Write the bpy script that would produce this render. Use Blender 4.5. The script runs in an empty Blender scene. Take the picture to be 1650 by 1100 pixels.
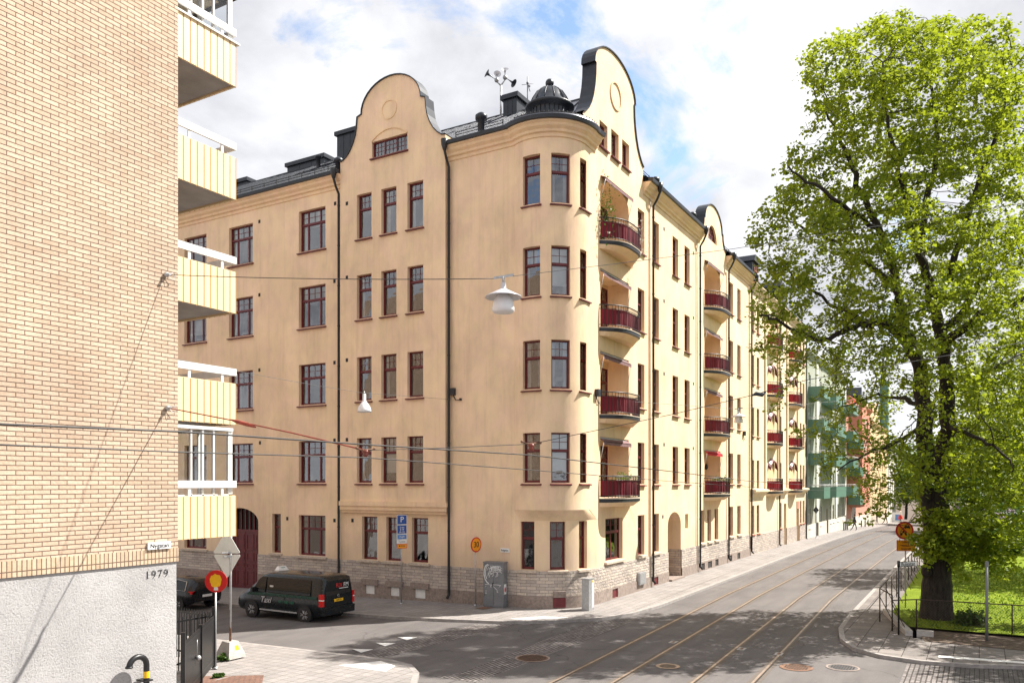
CLX,CLY,EXPO=5.3,2.2,1.1; NUP,NMID=40,30
import bpy, math, random
import numpy as np
from mathutils import Vector, Matrix
from mathutils.geometry import delaunay_2d_cdt
random.seed(7); rng = np.random.default_rng(11)
sc = bpy.context.scene; col = sc.collection
R = math.radians; PI = math.pi
# ---------------------------------------------------------------- survey helpers (photo measurements -> metres)
FL, CX, HY, CH = 1290.0, 825.0, 778.0, 5.4
HD = R(30.27); FV = (math.cos(HD), math.sin(HD)); RV = (FV[1], -FV[0])
def ray(px):
    k = (px-CX)/FL; return FV[0]+k*RV[0], FV[1]+k*RV[1]
def onX(px, py, X):
    dx, dy = ray(px); D = X/dx; return D*dy, CH-(py-HY)*D/FL
def onY(px, py, Y):
    dx, dy = ray(px); D = Y/dy; return D*dx, CH-(py-HY)*D/FL
def onG(px, py, z=0.0):
    dx, dy = ray(px); D = (CH-z)*FL/(py-HY); return D*dx, D*dy
def at(px, py, D):
    dx, dy = ray(px); return Vector((D*dx, D*dy, CH-(py-HY)*D/FL))
XA, YB = 30.25, 14.8
XBAY = 30.0
RD = -0.11          # carriageway level, pavement is 0
def g(x, y):
    z = 0.0
    if x > 60: z -= 1.74e-4*(x-60)**2
    if y > 18 and x < 60: z -= 0.022*min(y-18, 40)
    return z
# ---------------------------------------------------------------- object helpers
WM = {}
def empty(name, loc=(0,0,0), rz=0.0):
    o = bpy.data.objects.new(name, None); col.objects.link(o)
    o.empty_display_size = .3
    o.location = loc; o.rotation_euler = (0,0,rz)
    WM[o.name] = Matrix.Translation(Vector(loc)) @ Matrix.Rotation(rz, 4, 'Z')
    return o
def setp(o, parent):
    """parent o, keeping the transform it has in the world"""
    o.parent = parent
    M = Matrix.Identity(4); p = parent; chain = []
    o.matrix_parent_inverse = WM[parent.name].inverted()
def tag(o, label=None, cat=None, group=None, kind=None):
    if label: o['label'] = label
    if cat: o['category'] = cat
    if group: o['group'] = group
    if kind: o['kind'] = kind
    return o
def thing(name, label, cat, loc=(0,0,0), rz=0.0, group=None):
    return tag(empty(name, loc, rz), label, cat, group)
def link(me, name, parent=None, M=None, local=False):
    o = bpy.data.objects.new(name, me); col.objects.link(o)
    M = M or Matrix.Identity(4)
    o.matrix_basis = M
    if parent is not None:
        if local:            # M is in the parent's own frame
            o.parent = parent; WM[o.name] = WM[parent.name] @ M
        else:
            setp(o, parent); WM[o.name] = M
    else: WM[o.name] = M
    return o
def copy_tree(o, parent=None):
    c = o.copy(); col.objects.link(c)
    if parent is not None:
        mi = o.matrix_parent_inverse.copy(); c.parent = parent; c.matrix_parent_inverse = mi
    for ch in [k for k in bpy.data.objects if k.parent == o]:
        copy_tree(ch, c)
    return c
class MB:
    def __init__(s): s.v=[]; s.f=[]; s.m=[]; s.sm=[]
    def add(s, vs, fs, mi=0, smooth=False):
        b=len(s.v); s.v += [tuple(v) for v in vs]
        for f in fs: s.f.append([b+i for i in f]); s.m.append(mi); s.sm.append(smooth)
    def box(s, x0,x1,y0,y1,z0,z1, mi=0):
        v=[(x,y,z) for z in (z0,z1) for x,y in ((x0,y0),(x1,y0),(x1,y1),(x0,y1))]
        s.add(v, [(3,2,1,0),(4,5,6,7),(0,1,5,4),(1,2,6,5),(2,3,7,6),(3,0,4,7)], mi)
    def obox(s, c, u, n, hw, hd, z0, z1, mi=0):
        """box with axes u (width) n (depth) in plan"""
        c=Vector(c[:2]); u=Vector(u[:2]).normalized(); n=Vector(n[:2]).normalized()
        P=[c-u*hw-n*hd, c+u*hw-n*hd, c+u*hw+n*hd, c-u*hw+n*hd]
        v=[(p.x,p.y,z) for z in (z0,z1) for p in P]
        s.add(v, [(3,2,1,0),(4,5,6,7),(0,1,5,4),(1,2,6,5),(2,3,7,6),(3,0,4,7)], mi)
    def quad(s, a,b,c,d, mi=0): s.add([a,b,c,d],[(0,1,2,3)],mi)
    def beam(s, a, b, w, h, mi=0):
        a=Vector(a); b=Vector(b); d=(b-a).normalized()
        up=Vector((0,0,1)) if abs(d.z)<.95 else Vector((1,0,0))
        u=d.cross(up).normalized(); n=u.cross(d).normalized()
        vs=[]
        for p in (a,b):
            for i,j in ((-1,-1),(1,-1),(1,1),(-1,1)): vs.append(p+u*i*w/2+n*j*h/2)
        s.add(vs, [(3,2,1,0),(4,5,6,7),(0,1,5,4),(1,2,6,5),(2,3,7,6),(3,0,4,7)], mi)
    def tube(s, pts, r, n=8, mi=0, cap=True, smooth=True):
        pts=[Vector(p) for p in pts]; k=len(pts)
        rs = r if isinstance(r,(list,tuple)) else [r]*k
        prev=None; b=len(s.v); 
        for i,p in enumerate(pts):
            d=(pts[min(i+1,k-1)]-pts[max(i-1,0)])
            d = d.normalized() if d.length>1e-9 else Vector((0,0,1))
            if prev is None:
                up=Vector((0,0,1)) if abs(d.z)<.9 else Vector((1,0,0))
                u=d.cross(up).normalized()
            else:
                u=(prev-d*prev.dot(d)); u = u.normalized() if u.length>1e-6 else prev
            prev=u; w=d.cross(u)
            for j in range(n):
                a=2*PI*j/n; s.v.append(tuple(p+(u*math.cos(a)+w*math.sin(a))*rs[i]))
        for i in range(k-1):
            for j in range(n):
                j2=(j+1)%n
                s.f.append([b+i*n+j,b+i*n+j2,b+(i+1)*n+j2,b+(i+1)*n+j]); s.m.append(mi); s.sm.append(smooth)
        if cap:
            s.f.append([b+j for j in range(n)][::-1]); s.m.append(mi); s.sm.append(False)
            s.f.append([b+(k-1)*n+j for j in range(n)]); s.m.append(mi); s.sm.append(False)
    def lathe(s, c, prof, n=24, mi=0, smooth=True, a0=0, a1=2*PI):
        full=abs(a1-a0-2*PI)<1e-6; m=n if full else n+1; b=len(s.v)
        for r,z in prof:
            for j in range(m):
                a=a0+(a1-a0)*j/n; s.v.append((c[0]+r*math.cos(a), c[1]+r*math.sin(a), c[2]+z))
        for i in range(len(prof)-1):
            for j in range(n):
                j2=(j+1)%m
                s.f.append([b+i*m+j,b+i*m+j2,b+(i+1)*m+j2,b+(i+1)*m+j]); s.m.append(mi); s.sm.append(smooth)
    def disc(s, c, r, axis='z', n=24, mi=0, ry=None, flip=False):
        ry=ry or r; vs=[]
        for j in range(n):
            a=2*PI*j/n; p=(r*math.cos(a), ry*math.sin(a))
            vs.append({'z':(c[0]+p[0],c[1]+p[1],c[2]),'x':(c[0],c[1]+p[0],c[2]+p[1]),'y':(c[0]+p[0],c[1],c[2]+p[1])}[axis])
        s.add(vs,[list(range(n))[::-1] if flip else list(range(n))],mi)
    def prism(s, poly, y0, y1, mi=0):
        """poly in (x,z) extruded y0..y1"""
        n=len(poly); vs=[(x,y0,z) for x,z in poly]+[(x,y1,z) for x,z in poly]
        s.add(vs,[list(range(n)), list(range(n,2*n))[::-1]]+[(i,i+n,(i+1)%n+n,(i+1)%n)[::1] for i in range(n)],mi)
    def vprism(s, poly, z0, z1, mi=0):
        n=len(poly); vs=[(x,y,z0) for x,y in poly]+[(x,y,z1) for x,y in poly]
        s.add(vs,[list(range(n))[::-1], list(range(n,2*n))]+[(i,(i+1)%n,(i+1)%n+n,i+n) for i in range(n)],mi)
    def sphere(s, c, r, nu=12, nv=8, mi=0, sx=1, sy=1, sz=1):
        b=len(s.v)
        for i in range(nv+1):
            t=PI*i/nv
            for j in range(nu):
                a=2*PI*j/nu; s.v.append((c[0]+r*sx*math.sin(t)*math.cos(a), c[1]+r*sy*math.sin(t)*math.sin(a), c[2]+r*sz*math.cos(t)))
        for i in range(nv):
            for j in range(nu):
                j2=(j+1)%nu
                s.f.append([b+i*nu+j,b+(i+1)*nu+j,b+(i+1)*nu+j2,b+i*nu+j2]); s.m.append(mi); s.sm.append(True)
    def mesh(s, name, mats):
        me=bpy.data.meshes.new(name); me.from_pydata(s.v,[],s.f)
        for m in (mats if isinstance(mats,(list,tuple)) else [mats]): me.materials.append(m)
        me.polygons.foreach_set('material_index', s.m); me.polygons.foreach_set('use_smooth', s.sm)
        me.update(); return me
    def build(s, name, mats, parent=None, M=None, local=False):
        return link(s.mesh(name, mats), name, parent, M, local)
def pip(x, y, P):
    c=False; j=len(P)-1
    for i in range(len(P)):
        if (P[i][1]>y)!=(P[j][1]>y) and x < (P[j][0]-P[i][0])*(y-P[i][1])/(P[j][1]-P[i][1])+P[i][0]: c=not c
        j=i
    return c
def cdt(outline, holes, extra=()):
    V=[];E=[]
    for P in [outline]+list(holes):
        b=len(V); n=len(P)
        V += [Vector((p[0],p[1])) for p in P]; E += [(b+i,b+(i+1)%n) for i in range(n)]
    V += [Vector(p) for p in extra]
    vo,eo,fo,_,_,_ = delaunay_2d_cdt(V,E,[],0,1e-5)
    out=[]
    for f in fo:
        cx=sum(vo[i].x for i in f)/len(f); cy=sum(vo[i].y for i in f)/len(f)
        if pip(cx,cy,outline) and not any(pip(cx,cy,h) for h in holes):
            a=sum(vo[f[i]].x*vo[f[(i+1)%len(f)]].y-vo[f[(i+1)%len(f)]].x*vo[f[i]].y for i in range(len(f)))
            out.append(list(f) if a>0 else list(f)[::-1])
    return [(v.x,v.y) for v in vo], out
def rect(a0,a1,b0,b1): return [(a0,b0),(a1,b0),(a1,b1),(a0,b1)]
def arch(a0,a1,b0,bs,bt,n=14):
    """opening with springing bs and crown bt"""
    c=(a0+a1)/2; hw=(a1-a0)/2
    P=[(a0,b0),(a1,b0)]
    for i in range(n+1):
        t=PI*i/n; P.append((c+hw*math.cos(t), bs+(bt-bs)*math.sin(t)))
    return P
def wall(mb, axis, const, outline, holes, depth=.22, mi=0, sign=1, revmi=None, hdepth=None):
    """wall in plane axis=const, outline in (other horizontal, z); reveals go 'depth' towards sign"""
    V,Fc = cdt(outline, holes)
    P=(lambda a,b,d=0.0: (const+sign*d,a,b)) if axis=='X' else (lambda a,b,d=0.0: (a,const+sign*d,b))
    flip = (axis=='X' and sign>0) or (axis=='Y' and sign<0)
    mb.add([P(a,b) for a,b in V], [f[::-1] if flip else f for f in Fc], mi)
    for k,h in enumerate(holes):
        n=len(h); dd = hdepth[k] if hdepth else depth
        if dd<=0: continue
        vs=[P(a,b) for a,b in h]+[P(a,b,dd) for a,b in h]
        fs=[(i,(i+1)%n,(i+1)%n+n,i+n) for i in range(n)]
        mb.add(vs,[f if not flip else f[::-1] for f in fs], mi if revmi is None else revmi)
# ---------------------------------------------------------------- materials
def newmat(name):
    m=bpy.data.materials.new(name); m.use_nodes=True; nt=m.node_tree
    return m, nt, nt.nodes['Principled BSDF']
def N(nt, t, **kw):
    n=nt.nodes.new(t)
    for k,v in kw.items():
        if k in n.inputs.keys() if isinstance(k,str) else False: n.inputs[k].default_value=v
        else: setattr(n,k,v)
    return n
def L(nt,a,b): nt.links.new(a,b)
def coords(nt, scale=(1,1,1), kind='Object'):
    tc=nt.nodes.new('ShaderNodeTexCoord'); mp=nt.nodes.new('ShaderNodeMapping')
    mp.inputs['Scale'].default_value=scale; L(nt,tc.outputs[kind],mp.inputs[0]); return mp.outputs[0]
def noise(nt, co, scale, detail=4, rough=.6, dist=0):
    n=nt.nodes.new('ShaderNodeTexNoise'); n.inputs['Scale'].default_value=scale
    n.inputs['Detail'].default_value=detail; n.inputs['Roughness'].default_value=rough; n.inputs['Distortion'].default_value=dist
    L(nt,co,n.inputs['Vector']); return n.outputs['Fac']
def ramp(nt, fac, stops):
    r=nt.nodes.new('ShaderNodeValToRGB'); cr=r.color_ramp
    while len(cr.elements)<len(stops): cr.elements.new(.5)
    for e,(p,c) in zip(cr.elements,stops): e.position=p; e.color=(*c,1) if len(c)==3 else c
    L(nt,fac,r.inputs[0]); return r.outputs[0]
def mixc(nt, a, b, fac, mode='MIX'):
    m=nt.nodes.new('ShaderNodeMix'); m.data_type='RGBA'; m.blend_type=mode
    for i,(s,v) in ((0,(None,fac)),(6,(None,a)),(7,(None,b))):
        if isinstance(v,(int,float)): m.inputs[i].default_value=v
        elif isinstance(v,tuple): m.inputs[i].default_value=(*v,1)
        else: L(nt,v,m.inputs[i])
    return m.outputs[2]
def bump(nt, h, strength, dist=.01, prev=None):
    b=nt.nodes.new('ShaderNodeBump'); b.inputs['Strength'].default_value=strength; b.inputs['Distance'].default_value=dist
    L(nt,h,b.inputs['Height'])
    if prev is not None: L(nt,prev,b.inputs['Normal'])
    return b.outputs[0]
def plain(name, c, rough=.5, metal=0, var=.12, bs=0.0, sc_=6, spec=None, coat=0):
    m,nt,p=newmat(name); co=coords(nt)
    n=noise(nt,co,sc_,5,.65)
    lo=tuple(max(0,x*(1-var)) for x in c); hi=tuple(min(1,x*(1+var)) for x in c)
    L(nt,ramp(nt,n,[(.3,lo),(.7,hi)]),p.inputs['Base Color'])
    p.inputs['Roughness'].default_value=rough; p.inputs['Metallic'].default_value=metal
    if spec is not None: p.inputs['Specular IOR Level'].default_value=spec
    if coat: p.inputs['Coat Weight'].default_value=coat; p.inputs['Coat Roughness'].default_value=.05
    if bs: L(nt,bump(nt,noise(nt,co,sc_*8,4),bs,.01),p.inputs['Normal'])
    return m
def stucco(name, c, grain=60, stain=.14, bs=.35):
    m,nt,p=newmat(name); co=coords(nt)
    big=noise(nt,co,.35,5,.6,.4); mid=noise(nt,coords(nt,(1,1,.45)),1.3,6,.65)
    a=tuple(x*(1-stain) for x in c); b=tuple(min(1,x*(1+stain*.6)) for x in c)
    c1=ramp(nt,big,[(.3,a),(.7,b)])
    st=ramp(nt,mid,[(.32,(1-stain*1.3,)*3),(.55,(1,1,1))])
    c2=mixc(nt,c1,st,.6,'MULTIPLY')
    drip=noise(nt,coords(nt,(3.0,3.0,.12)),1.2,4,.7)
    c3=mixc(nt,c2,ramp(nt,drip,[(.3,(.84,.81,.79)),(.5,(1,1,1))]),.5,'MULTIPLY')
    hv=noise(nt,co,.8,4,.55,.8); c3=mixc(nt,c3,ramp(nt,hv,[(.38,(1.0,.955,1.02)),(.58,(1.0,1.0,.985))]),.9,'MULTIPLY')
    pv=nt.nodes.new('ShaderNodeTexVoronoi'); pv.inputs['Scale'].default_value=.33; L(nt,co,pv.inputs['Vector'])
    c3=mixc(nt,c3,ramp(nt,pv.outputs['Distance'],[(.10,(.955,.95,.955)),(.16,(1,1,1))]),.8,'MULTIPLY')
    sz=nt.nodes.new('ShaderNodeSeparateXYZ'); L(nt,co,sz.inputs[0])
    mr=nt.nodes.new('ShaderNodeMapRange'); mr.inputs['From Min'].default_value=1.2; mr.inputs['From Max'].default_value=3.2; mr.inputs['To Min'].default_value=.75; mr.inputs['To Max'].default_value=0; L(nt,sz.outputs[2],mr.inputs['Value'])
    gm=nt.nodes.new('ShaderNodeMath'); gm.operation='MULTIPLY'; L(nt,mr.outputs[0],gm.inputs[0]); L(nt,mid,gm.inputs[1])
    c3=mixc(nt,c3,(.42,.35,.28),gm.outputs[0])
    L(nt,c3,p.inputs['Base Color']); p.inputs['Roughness'].default_value=.92; p.inputs['Specular IOR Level'].default_value=.15
    n1=bump(nt,noise(nt,co,grain,3,.7),bs,.008); n2=bump(nt,mid,.25,.06,n1)
    L(nt,n2,p.inputs['Normal']); return m
def uvw(nt):
    """u runs along walls of either direction, v is height"""
    tc=nt.nodes.new('ShaderNodeTexCoord'); s=nt.nodes.new('ShaderNodeSeparateXYZ'); L(nt,tc.outputs['Object'],s.inputs[0])
    d=nt.nodes.new('ShaderNodeMath'); d.operation='SUBTRACT'; L(nt,s.outputs[0],d.inputs[0]); L(nt,s.outputs[1],d.inputs[1])
    c=nt.nodes.new('ShaderNodeCombineXYZ'); L(nt,d.outputs[0],c.inputs[0]); L(nt,s.outputs[2],c.inputs[1]); return c.outputs[0], tc.outputs['Object']
def bricktex(nt, vec, w, h, mortar, c1, c2, cm, off=.5, bias=0, smooth=.1):
    b=nt.nodes.new('ShaderNodeTexBrick'); L(nt,vec,b.inputs['Vector'])
    b.inputs['Scale'].default_value=1; b.inputs['Brick Width'].default_value=w; b.inputs['Row Height'].default_value=h
    b.inputs['Mortar Size'].default_value=mortar; b.inputs['Mortar Smooth'].default_value=smooth; b.inputs['Bias'].default_value=bias
    b.inputs['Color1'].default_value=(*c1,1); b.inputs['Color2'].default_value=(*c2,1); b.inputs['Mortar'].default_value=(*cm,1)
    b.offset=off; return b
def masonry(name, w,h,mortar,c1,c2,cm,off=.5, rough_bump=.5, joint=.8, noise_sc=25, dark=None, floor=False, stain=.25, distort=0, uneven=0):
    m,nt,p=newmat(name)
    if floor: obj=coords(nt); v=obj
    else: v,obj=uvw(nt)
    if distort:
        nz=nt.nodes.new('ShaderNodeTexNoise'); nz.inputs['Scale'].default_value=2.5; L(nt,v,nz.inputs['Vector'])
        vm=nt.nodes.new('ShaderNodeVectorMath'); vm.operation='MULTIPLY_ADD'; L(nt,nz.outputs['Color'],vm.inputs[0])
        vm.inputs[1].default_value=(distort,)*3; L(nt,v,vm.inputs[2]); v=vm.outputs[0]
    b=bricktex(nt,v,w,h,mortar,c1,c2,cm,off)
    n=noise(nt,obj,noise_sc,5,.7)
    c=mixc(nt,b.outputs['Color'],ramp(nt,n,[(.25,(.72,.70,.68)),(.6,(1.08,1.08,1.08))]),.55,'MULTIPLY')
    big=noise(nt,obj,.5,5,.6)
    c=mixc(nt,c,ramp(nt,big,[(.3,(1-stain,)*3),(.65,(1.05,)*3)]),.8,'MULTIPLY')
    L(nt,c,p.inputs['Base Color']); p.inputs['Roughness'].default_value=.88; p.inputs['Specular IOR Level'].default_value=.2
    inv=nt.nodes.new('ShaderNodeMath'); inv.operation='SUBTRACT'; inv.inputs[0].default_value=1; L(nt,b.outputs['Fac'],inv.inputs[1])
    n1=bump(nt,inv.outputs[0],joint,.02); n2=bump(nt,noise(nt,obj,noise_sc*.6,4),rough_bump,.02,n1)
    if uneven: n2=bump(nt,noise(nt,obj,4.5,5,.7),uneven,.12,n2)
    L(nt,n2,p.inputs['Normal']); return m
M={}
M['stucco']=stucco('yellow_stucco',(.87,.66,.44))
M['stucco_trim']=stucco('yellow_trim',(.86,.64,.415),stain=.12,bs=.15)
M['cream']=stucco('cream_stucco',(.81,.67,.46),stain=.08)
M['green_st']=stucco('green_stucco',(.40,.43,.35),stain=.1)
M['pale_st']=stucco('pale_stucco',(.74,.74,.66),stain=.1)
M['coral']=stucco('coral_stucco',(.64,.26,.19),stain=.1)
M['ochre']=stucco('ochre_stucco',(.76,.55,.32),stain=.1)
M['white_st']=stucco('white_stucco',(.72,.70,.64),stain=.1)
M['stone']=masonry('rough_limestone',.52,.135,.008,(.64,.55,.47),(.46,.40,.365),(.25,.21,.185),off=.37,rough_bump=1.0,joint=1.0,noise_sc=14,uneven=.9,distort=.02)
M['granite']=plain('granite_base',(.27,.215,.185),.85,var=.3,bs=.5,sc_=9)
M['limestone']=plain('limestone_ledge',(.50,.42,.34),.85,var=.2,bs=.4,sc_=9)
M['roof']=plain('roof_sheet',(.20,.205,.235),.33,.75,var=.25,sc_=1.2,bs=.06); M['fence_dark']=plain('dark_brown_steel',(.05,.032,.025),.7,.2,var=.4,sc_=9)
M['metal_dark']=plain('dark_sheet',(.022,.027,.036),.38,.2,var=.3,sc_=2)
M['black']=plain('black_paint',(.012,.012,.013),.4,0,var=.3,sc_=8)
M['burg']=plain('burgundy_paint',(.125,.014,.018),.42,var=.25,sc_=5)
M['orange_fr']=plain('rust_red_paint',(.30,.07,.035),.5,var=.2)
M['white']=plain('white_paint',(.78,.78,.77),.4,var=.06)
M['galv']=plain('galvanised',(.42,.43,.44),.45,.6,var=.2,sc_=10)
M['rust']=plain('rusty_steel',(.20,.11,.07),.8,.2,var=.5,sc_=12,bs=.3)
M['conc']=plain('concrete',(.40,.375,.35),.9,var=.2,sc_=7,bs=.4)
M['soffit']=plain('concrete_soffit',(.34,.32,.31),.9,var=.15,sc_=2)
M['rubber']=plain('tyre_rubber',(.018,.018,.019),.8,var=.2)
M['alloy']=plain('alloy_rim',(.62,.63,.65),.28,.9,var=.05)
M['red']=plain('red_paint',(.60,.022,.02),.35,var=.1)
M['lampred']=plain('red_lens',(.62,.01,.01),.15,var=.15,coat=.6)
M['yellow']=plain('yellow_paint',(.88,.50,.015),.4,var=.1)
M['sgnor']=plain('sign_orange',(.90,.33,.01),.35,var=.05)
M['blue']=plain('sign_blue',(.012,.07,.32),.3,var=.05)
M['blue2']=plain('sign_light_blue',(.10,.24,.55),.3,var=.1)
M['grey']=plain('grey_enamel',(.17,.175,.19),.45,var=.18,sc_=3)
M['wood']=plain('brown_wood',(.30,.125,.035),.45,var=.3,sc_=3)
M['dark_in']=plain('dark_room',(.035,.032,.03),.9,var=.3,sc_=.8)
M['greenbalc']=plain('green_sheet',(.10,.205,.155),.5,var=.1)
M['redcloth']=plain('red_cloth',(.55,.015,.03),.8,var=.2,sc_=3)
M['kerb']=plain('granite_kerb',(.30,.275,.26),.85,var=.25,sc_=5,bs=.4)
M['soil']=plain('soil',(.10,.07,.05),.95,var=.5,sc_=6,bs=.9)
M['ceramic']=plain('ceramic_grey',(.55,.55,.58),.3,var=.2)
M['insul']=plain('brown_insulator',(.18,.035,.02),.3,var=.3)
M['brick']=masonry('buff_brick',.33,.0925,.009,(.63,.485,.37),(.535,.395,.29),(.16,.11,.08),off=.5,rough_bump=.5,joint=1.0,noise_sc=22,stain=.22)
M['soldier']=masonry('buff_soldier',.0925,.31,.0105,(.58,.45,.32),(.50,.37,.255),(.16,.11,.08),off=0,rough_bump=.4,joint=1.0,noise_sc=22,stain=.1)
# burgundy balcony cloth with folds
def cloth(name,c):
    m,nt,p=newmat(name); v,obj=uvw(nt)
    n=noise(nt,coords(nt,(9,9,.6)),1.2,4,.6)
    L(nt,ramp(nt,n,[(.35,tuple(x*.55 for x in c)),(.65,c)]),p.inputs['Base Color']); p.inputs['Roughness'].default_value=.85
    L(nt,bump(nt,n,.7,.05),p.inputs['Normal']); return m
M['cloth']=cloth('burgundy_cloth',(.24,.014,.03)); M['cloth_red']=cloth('bright_red_cloth',(.52,.015,.03))
M['awning']=cloth('mauve_awning',(.27,.15,.155))
# rough grey-white render
def roughcast():
    m,nt,p=newmat('roughcast_render'); co=coords(nt)
    big=noise(nt,co,.7,5,.6); fine=noise(nt,co,28,4,.75)
    c=ramp(nt,big,[(.3,(.38,.37,.37)),(.7,(.50,.49,.49))])
    c=mixc(nt,c,ramp(nt,fine,[(.34,(.62,.60,.59)),(.48,(1,1,1))]),.7,'MULTIPLY')
    L(nt,c,p.inputs['Base Color']); p.inputs['Roughness'].default_value=.95; p.inputs['Specular IOR Level'].default_value=.1
    L(nt,bump(nt,fine,.9,.03),p.inputs['Normal']); return m
M['render']=roughcast()
def glass(name,refl=.28,tint=(.80,.84,.86)):
    m,nt,p=newmat(name); nt.nodes.remove(p); out=nt.nodes['Material Output']
    co=coords(nt)
    gl=nt.nodes.new('ShaderNodeBsdfGlossy'); gl.inputs['Roughness'].default_value=.03; gl.inputs['Color'].default_value=(.95,.97,1,1)
    L(nt,bump(nt,noise(nt,co,1.1,2,.4),.10,.25),gl.inputs['Normal'])
    tr=nt.nodes.new('ShaderNodeBsdfTransparent'); tr.inputs['Color'].default_value=(*tint,1)
    fr=nt.nodes.new('ShaderNodeFresnel'); fr.inputs['IOR'].default_value=1.5
    ad=nt.nodes.new('ShaderNodeMath'); ad.operation='ADD'; ad.use_clamp=True; ad.inputs[1].default_value=refl; L(nt,fr.outputs[0],ad.inputs[0])
    mx=nt.nodes.new('ShaderNodeMixShader'); L(nt,ad.outputs[0],mx.inputs[0]); L(nt,tr.outputs[0],mx.inputs[1]); L(nt,gl.outputs[0],mx.inputs[2])
    L(nt,mx.outputs[0],out.inputs['Surface']); return m
M['glass']=glass('window_glass',.15)
def darkglass():
    m,nt,p=newmat('car_glass'); p.inputs['Base Color'].default_value=(.008,.009,.010,1); p.inputs['Roughness'].default_value=.03; p.inputs['IOR'].default_value=1.4; return m
M['carglass']=darkglass(); M['clearglass']=glass('clear_glass',.06,(.93,.95,.96))
for n_ in M['clearglass'].node_tree.nodes:
    if n_.type=='FRESNEL': n_.inputs['IOR'].default_value=1.08
def curtain():
    m,nt,p=newmat('white_curtain'); n=noise(nt,coords(nt,(14,14,.3)),1.0,3,.5)
    L(nt,ramp(nt,n,[(.35,(.42,.42,.42)),(.65,(.80,.79,.77))]),p.inputs['Base Color']); p.inputs['Roughness'].default_value=.9
    p.inputs['Emission Color'].default_value=(0,0,0,1); return m
M['curtain']=curtain()
M['blind']=plain('pale_blind',(.62,.62,.60),.8,var=.05)
# ground
def asphalt():
    m,nt,p=newmat('asphalt'); co=coords(nt)
    f=noise(nt,co,90,3,.8); b=noise(nt,co,.35,6,.62,.6); s=noise(nt,coords(nt,(.25,2.0,1)),.8,4,.6)
    c=ramp(nt,b,[(.3,(.118,.108,.106)),(.7,(.150,.138,.135))])
    c=mixc(nt,c,ramp(nt,f,[(.3,(.6,.6,.6)),(.62,(1.25,1.25,1.25))]),.6,'MULTIPLY')
    c=mixc(nt,c,ramp(nt,s,[(.35,(.82,.82,.82)),(.6,(1.08,1.07,1.05))]),.7,'MULTIPLY')
    vo=nt.nodes.new('ShaderNodeTexVoronoi'); vo.feature='DISTANCE_TO_EDGE'; vo.inputs['Scale'].default_value=.16; 
    nz=nt.nodes.new('ShaderNodeTexNoise'); nz.inputs['Scale'].default_value=.9; nz.inputs['Detail'].default_value=5; L(nt,co,nz.inputs['Vector'])
    vm=nt.nodes.new('ShaderNodeVectorMath'); vm.operation='MULTIPLY_ADD'; L(nt,nz.outputs['Color'],vm.inputs[0]); vm.inputs[1].default_value=(1.6,1.6,0); L(nt,co,vm.inputs[2])
    L(nt,vm.outputs[0],vo.inputs['Vector'])
    c=mixc(nt,c,ramp(nt,vo.outputs['Distance'],[(.0,(.55,.55,.55)),(.0045,(1,1,1))]),.8,'MULTIPLY')
    L(nt,c,p.inputs['Base Color']); p.inputs['Roughness'].default_value=.85; p.inputs['Specular IOR Level'].default_value=.25
    L(nt,bump(nt,f,.5,.01),p.inputs['Normal']); return m
M['asphalt']=asphalt()
M['slabs']=masonry('concrete_slabs',.36,.36,.008,(.32,.295,.282),(.27,.25,.238),(.12,.10,.09),off=0,rough_bump=.25,joint=.5,noise_sc=10,floor=True,stain=.25)
M['bigslabs']=masonry('big_concrete_slabs',.7,.7,.011,(.25,.225,.21),(.20,.18,.17),(.07,.06,.055),off=0,rough_bump=.25,joint=.6,noise_sc=10,floor=True,stain=.3)
M['setts']=masonry('granite_setts',.17,.13,.018,(.30,.27,.26),(.17,.155,.15),(.075,.065,.06),off=.4,rough_bump=.6,joint=1.2,noise_sc=12,floor=True,stain=.25,distort=.03)
M['pavers']=masonry('dark_pavers',.24,.12,.008,(.13,.12,.115),(.10,.092,.09),(.05,.045,.04),off=.5,rough_bump=.3,joint=.6,noise_sc=12,floor=True)
M['redpave']=masonry('red_pavers',.2,.1,.01,(.27,.15,.11),(.21,.12,.09),(.10,.08,.07),off=.5,rough_bump=.3,joint=.6,noise_sc=12,floor=True)
M['paintw']=plain('road_paint',(.72,.71,.69),.7,var=.12,sc_=5)
def grassm():
    m,nt,p=newmat('lawn'); co=coords(nt); a=noise(nt,co,.5,5,.6); b=noise(nt,co,18,4,.8)
    c=ramp(nt,a,[(.3,(.15,.21,.018)),(.7,(.24,.31,.03))]); c=mixc(nt,c,ramp(nt,b,[(.3,(.6,.62,.5)),(.65,(1.2,1.2,1.1))]),.8,'MULTIPLY')
    L(nt,c,p.inputs['Base Color']); p.inputs['Roughness'].default_value=.95; p.inputs['Specular IOR Level'].default_value=.1
    L(nt,bump(nt,b,1,.06),p.inputs['Normal']); return m
M['lawn']=grassm()
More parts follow.
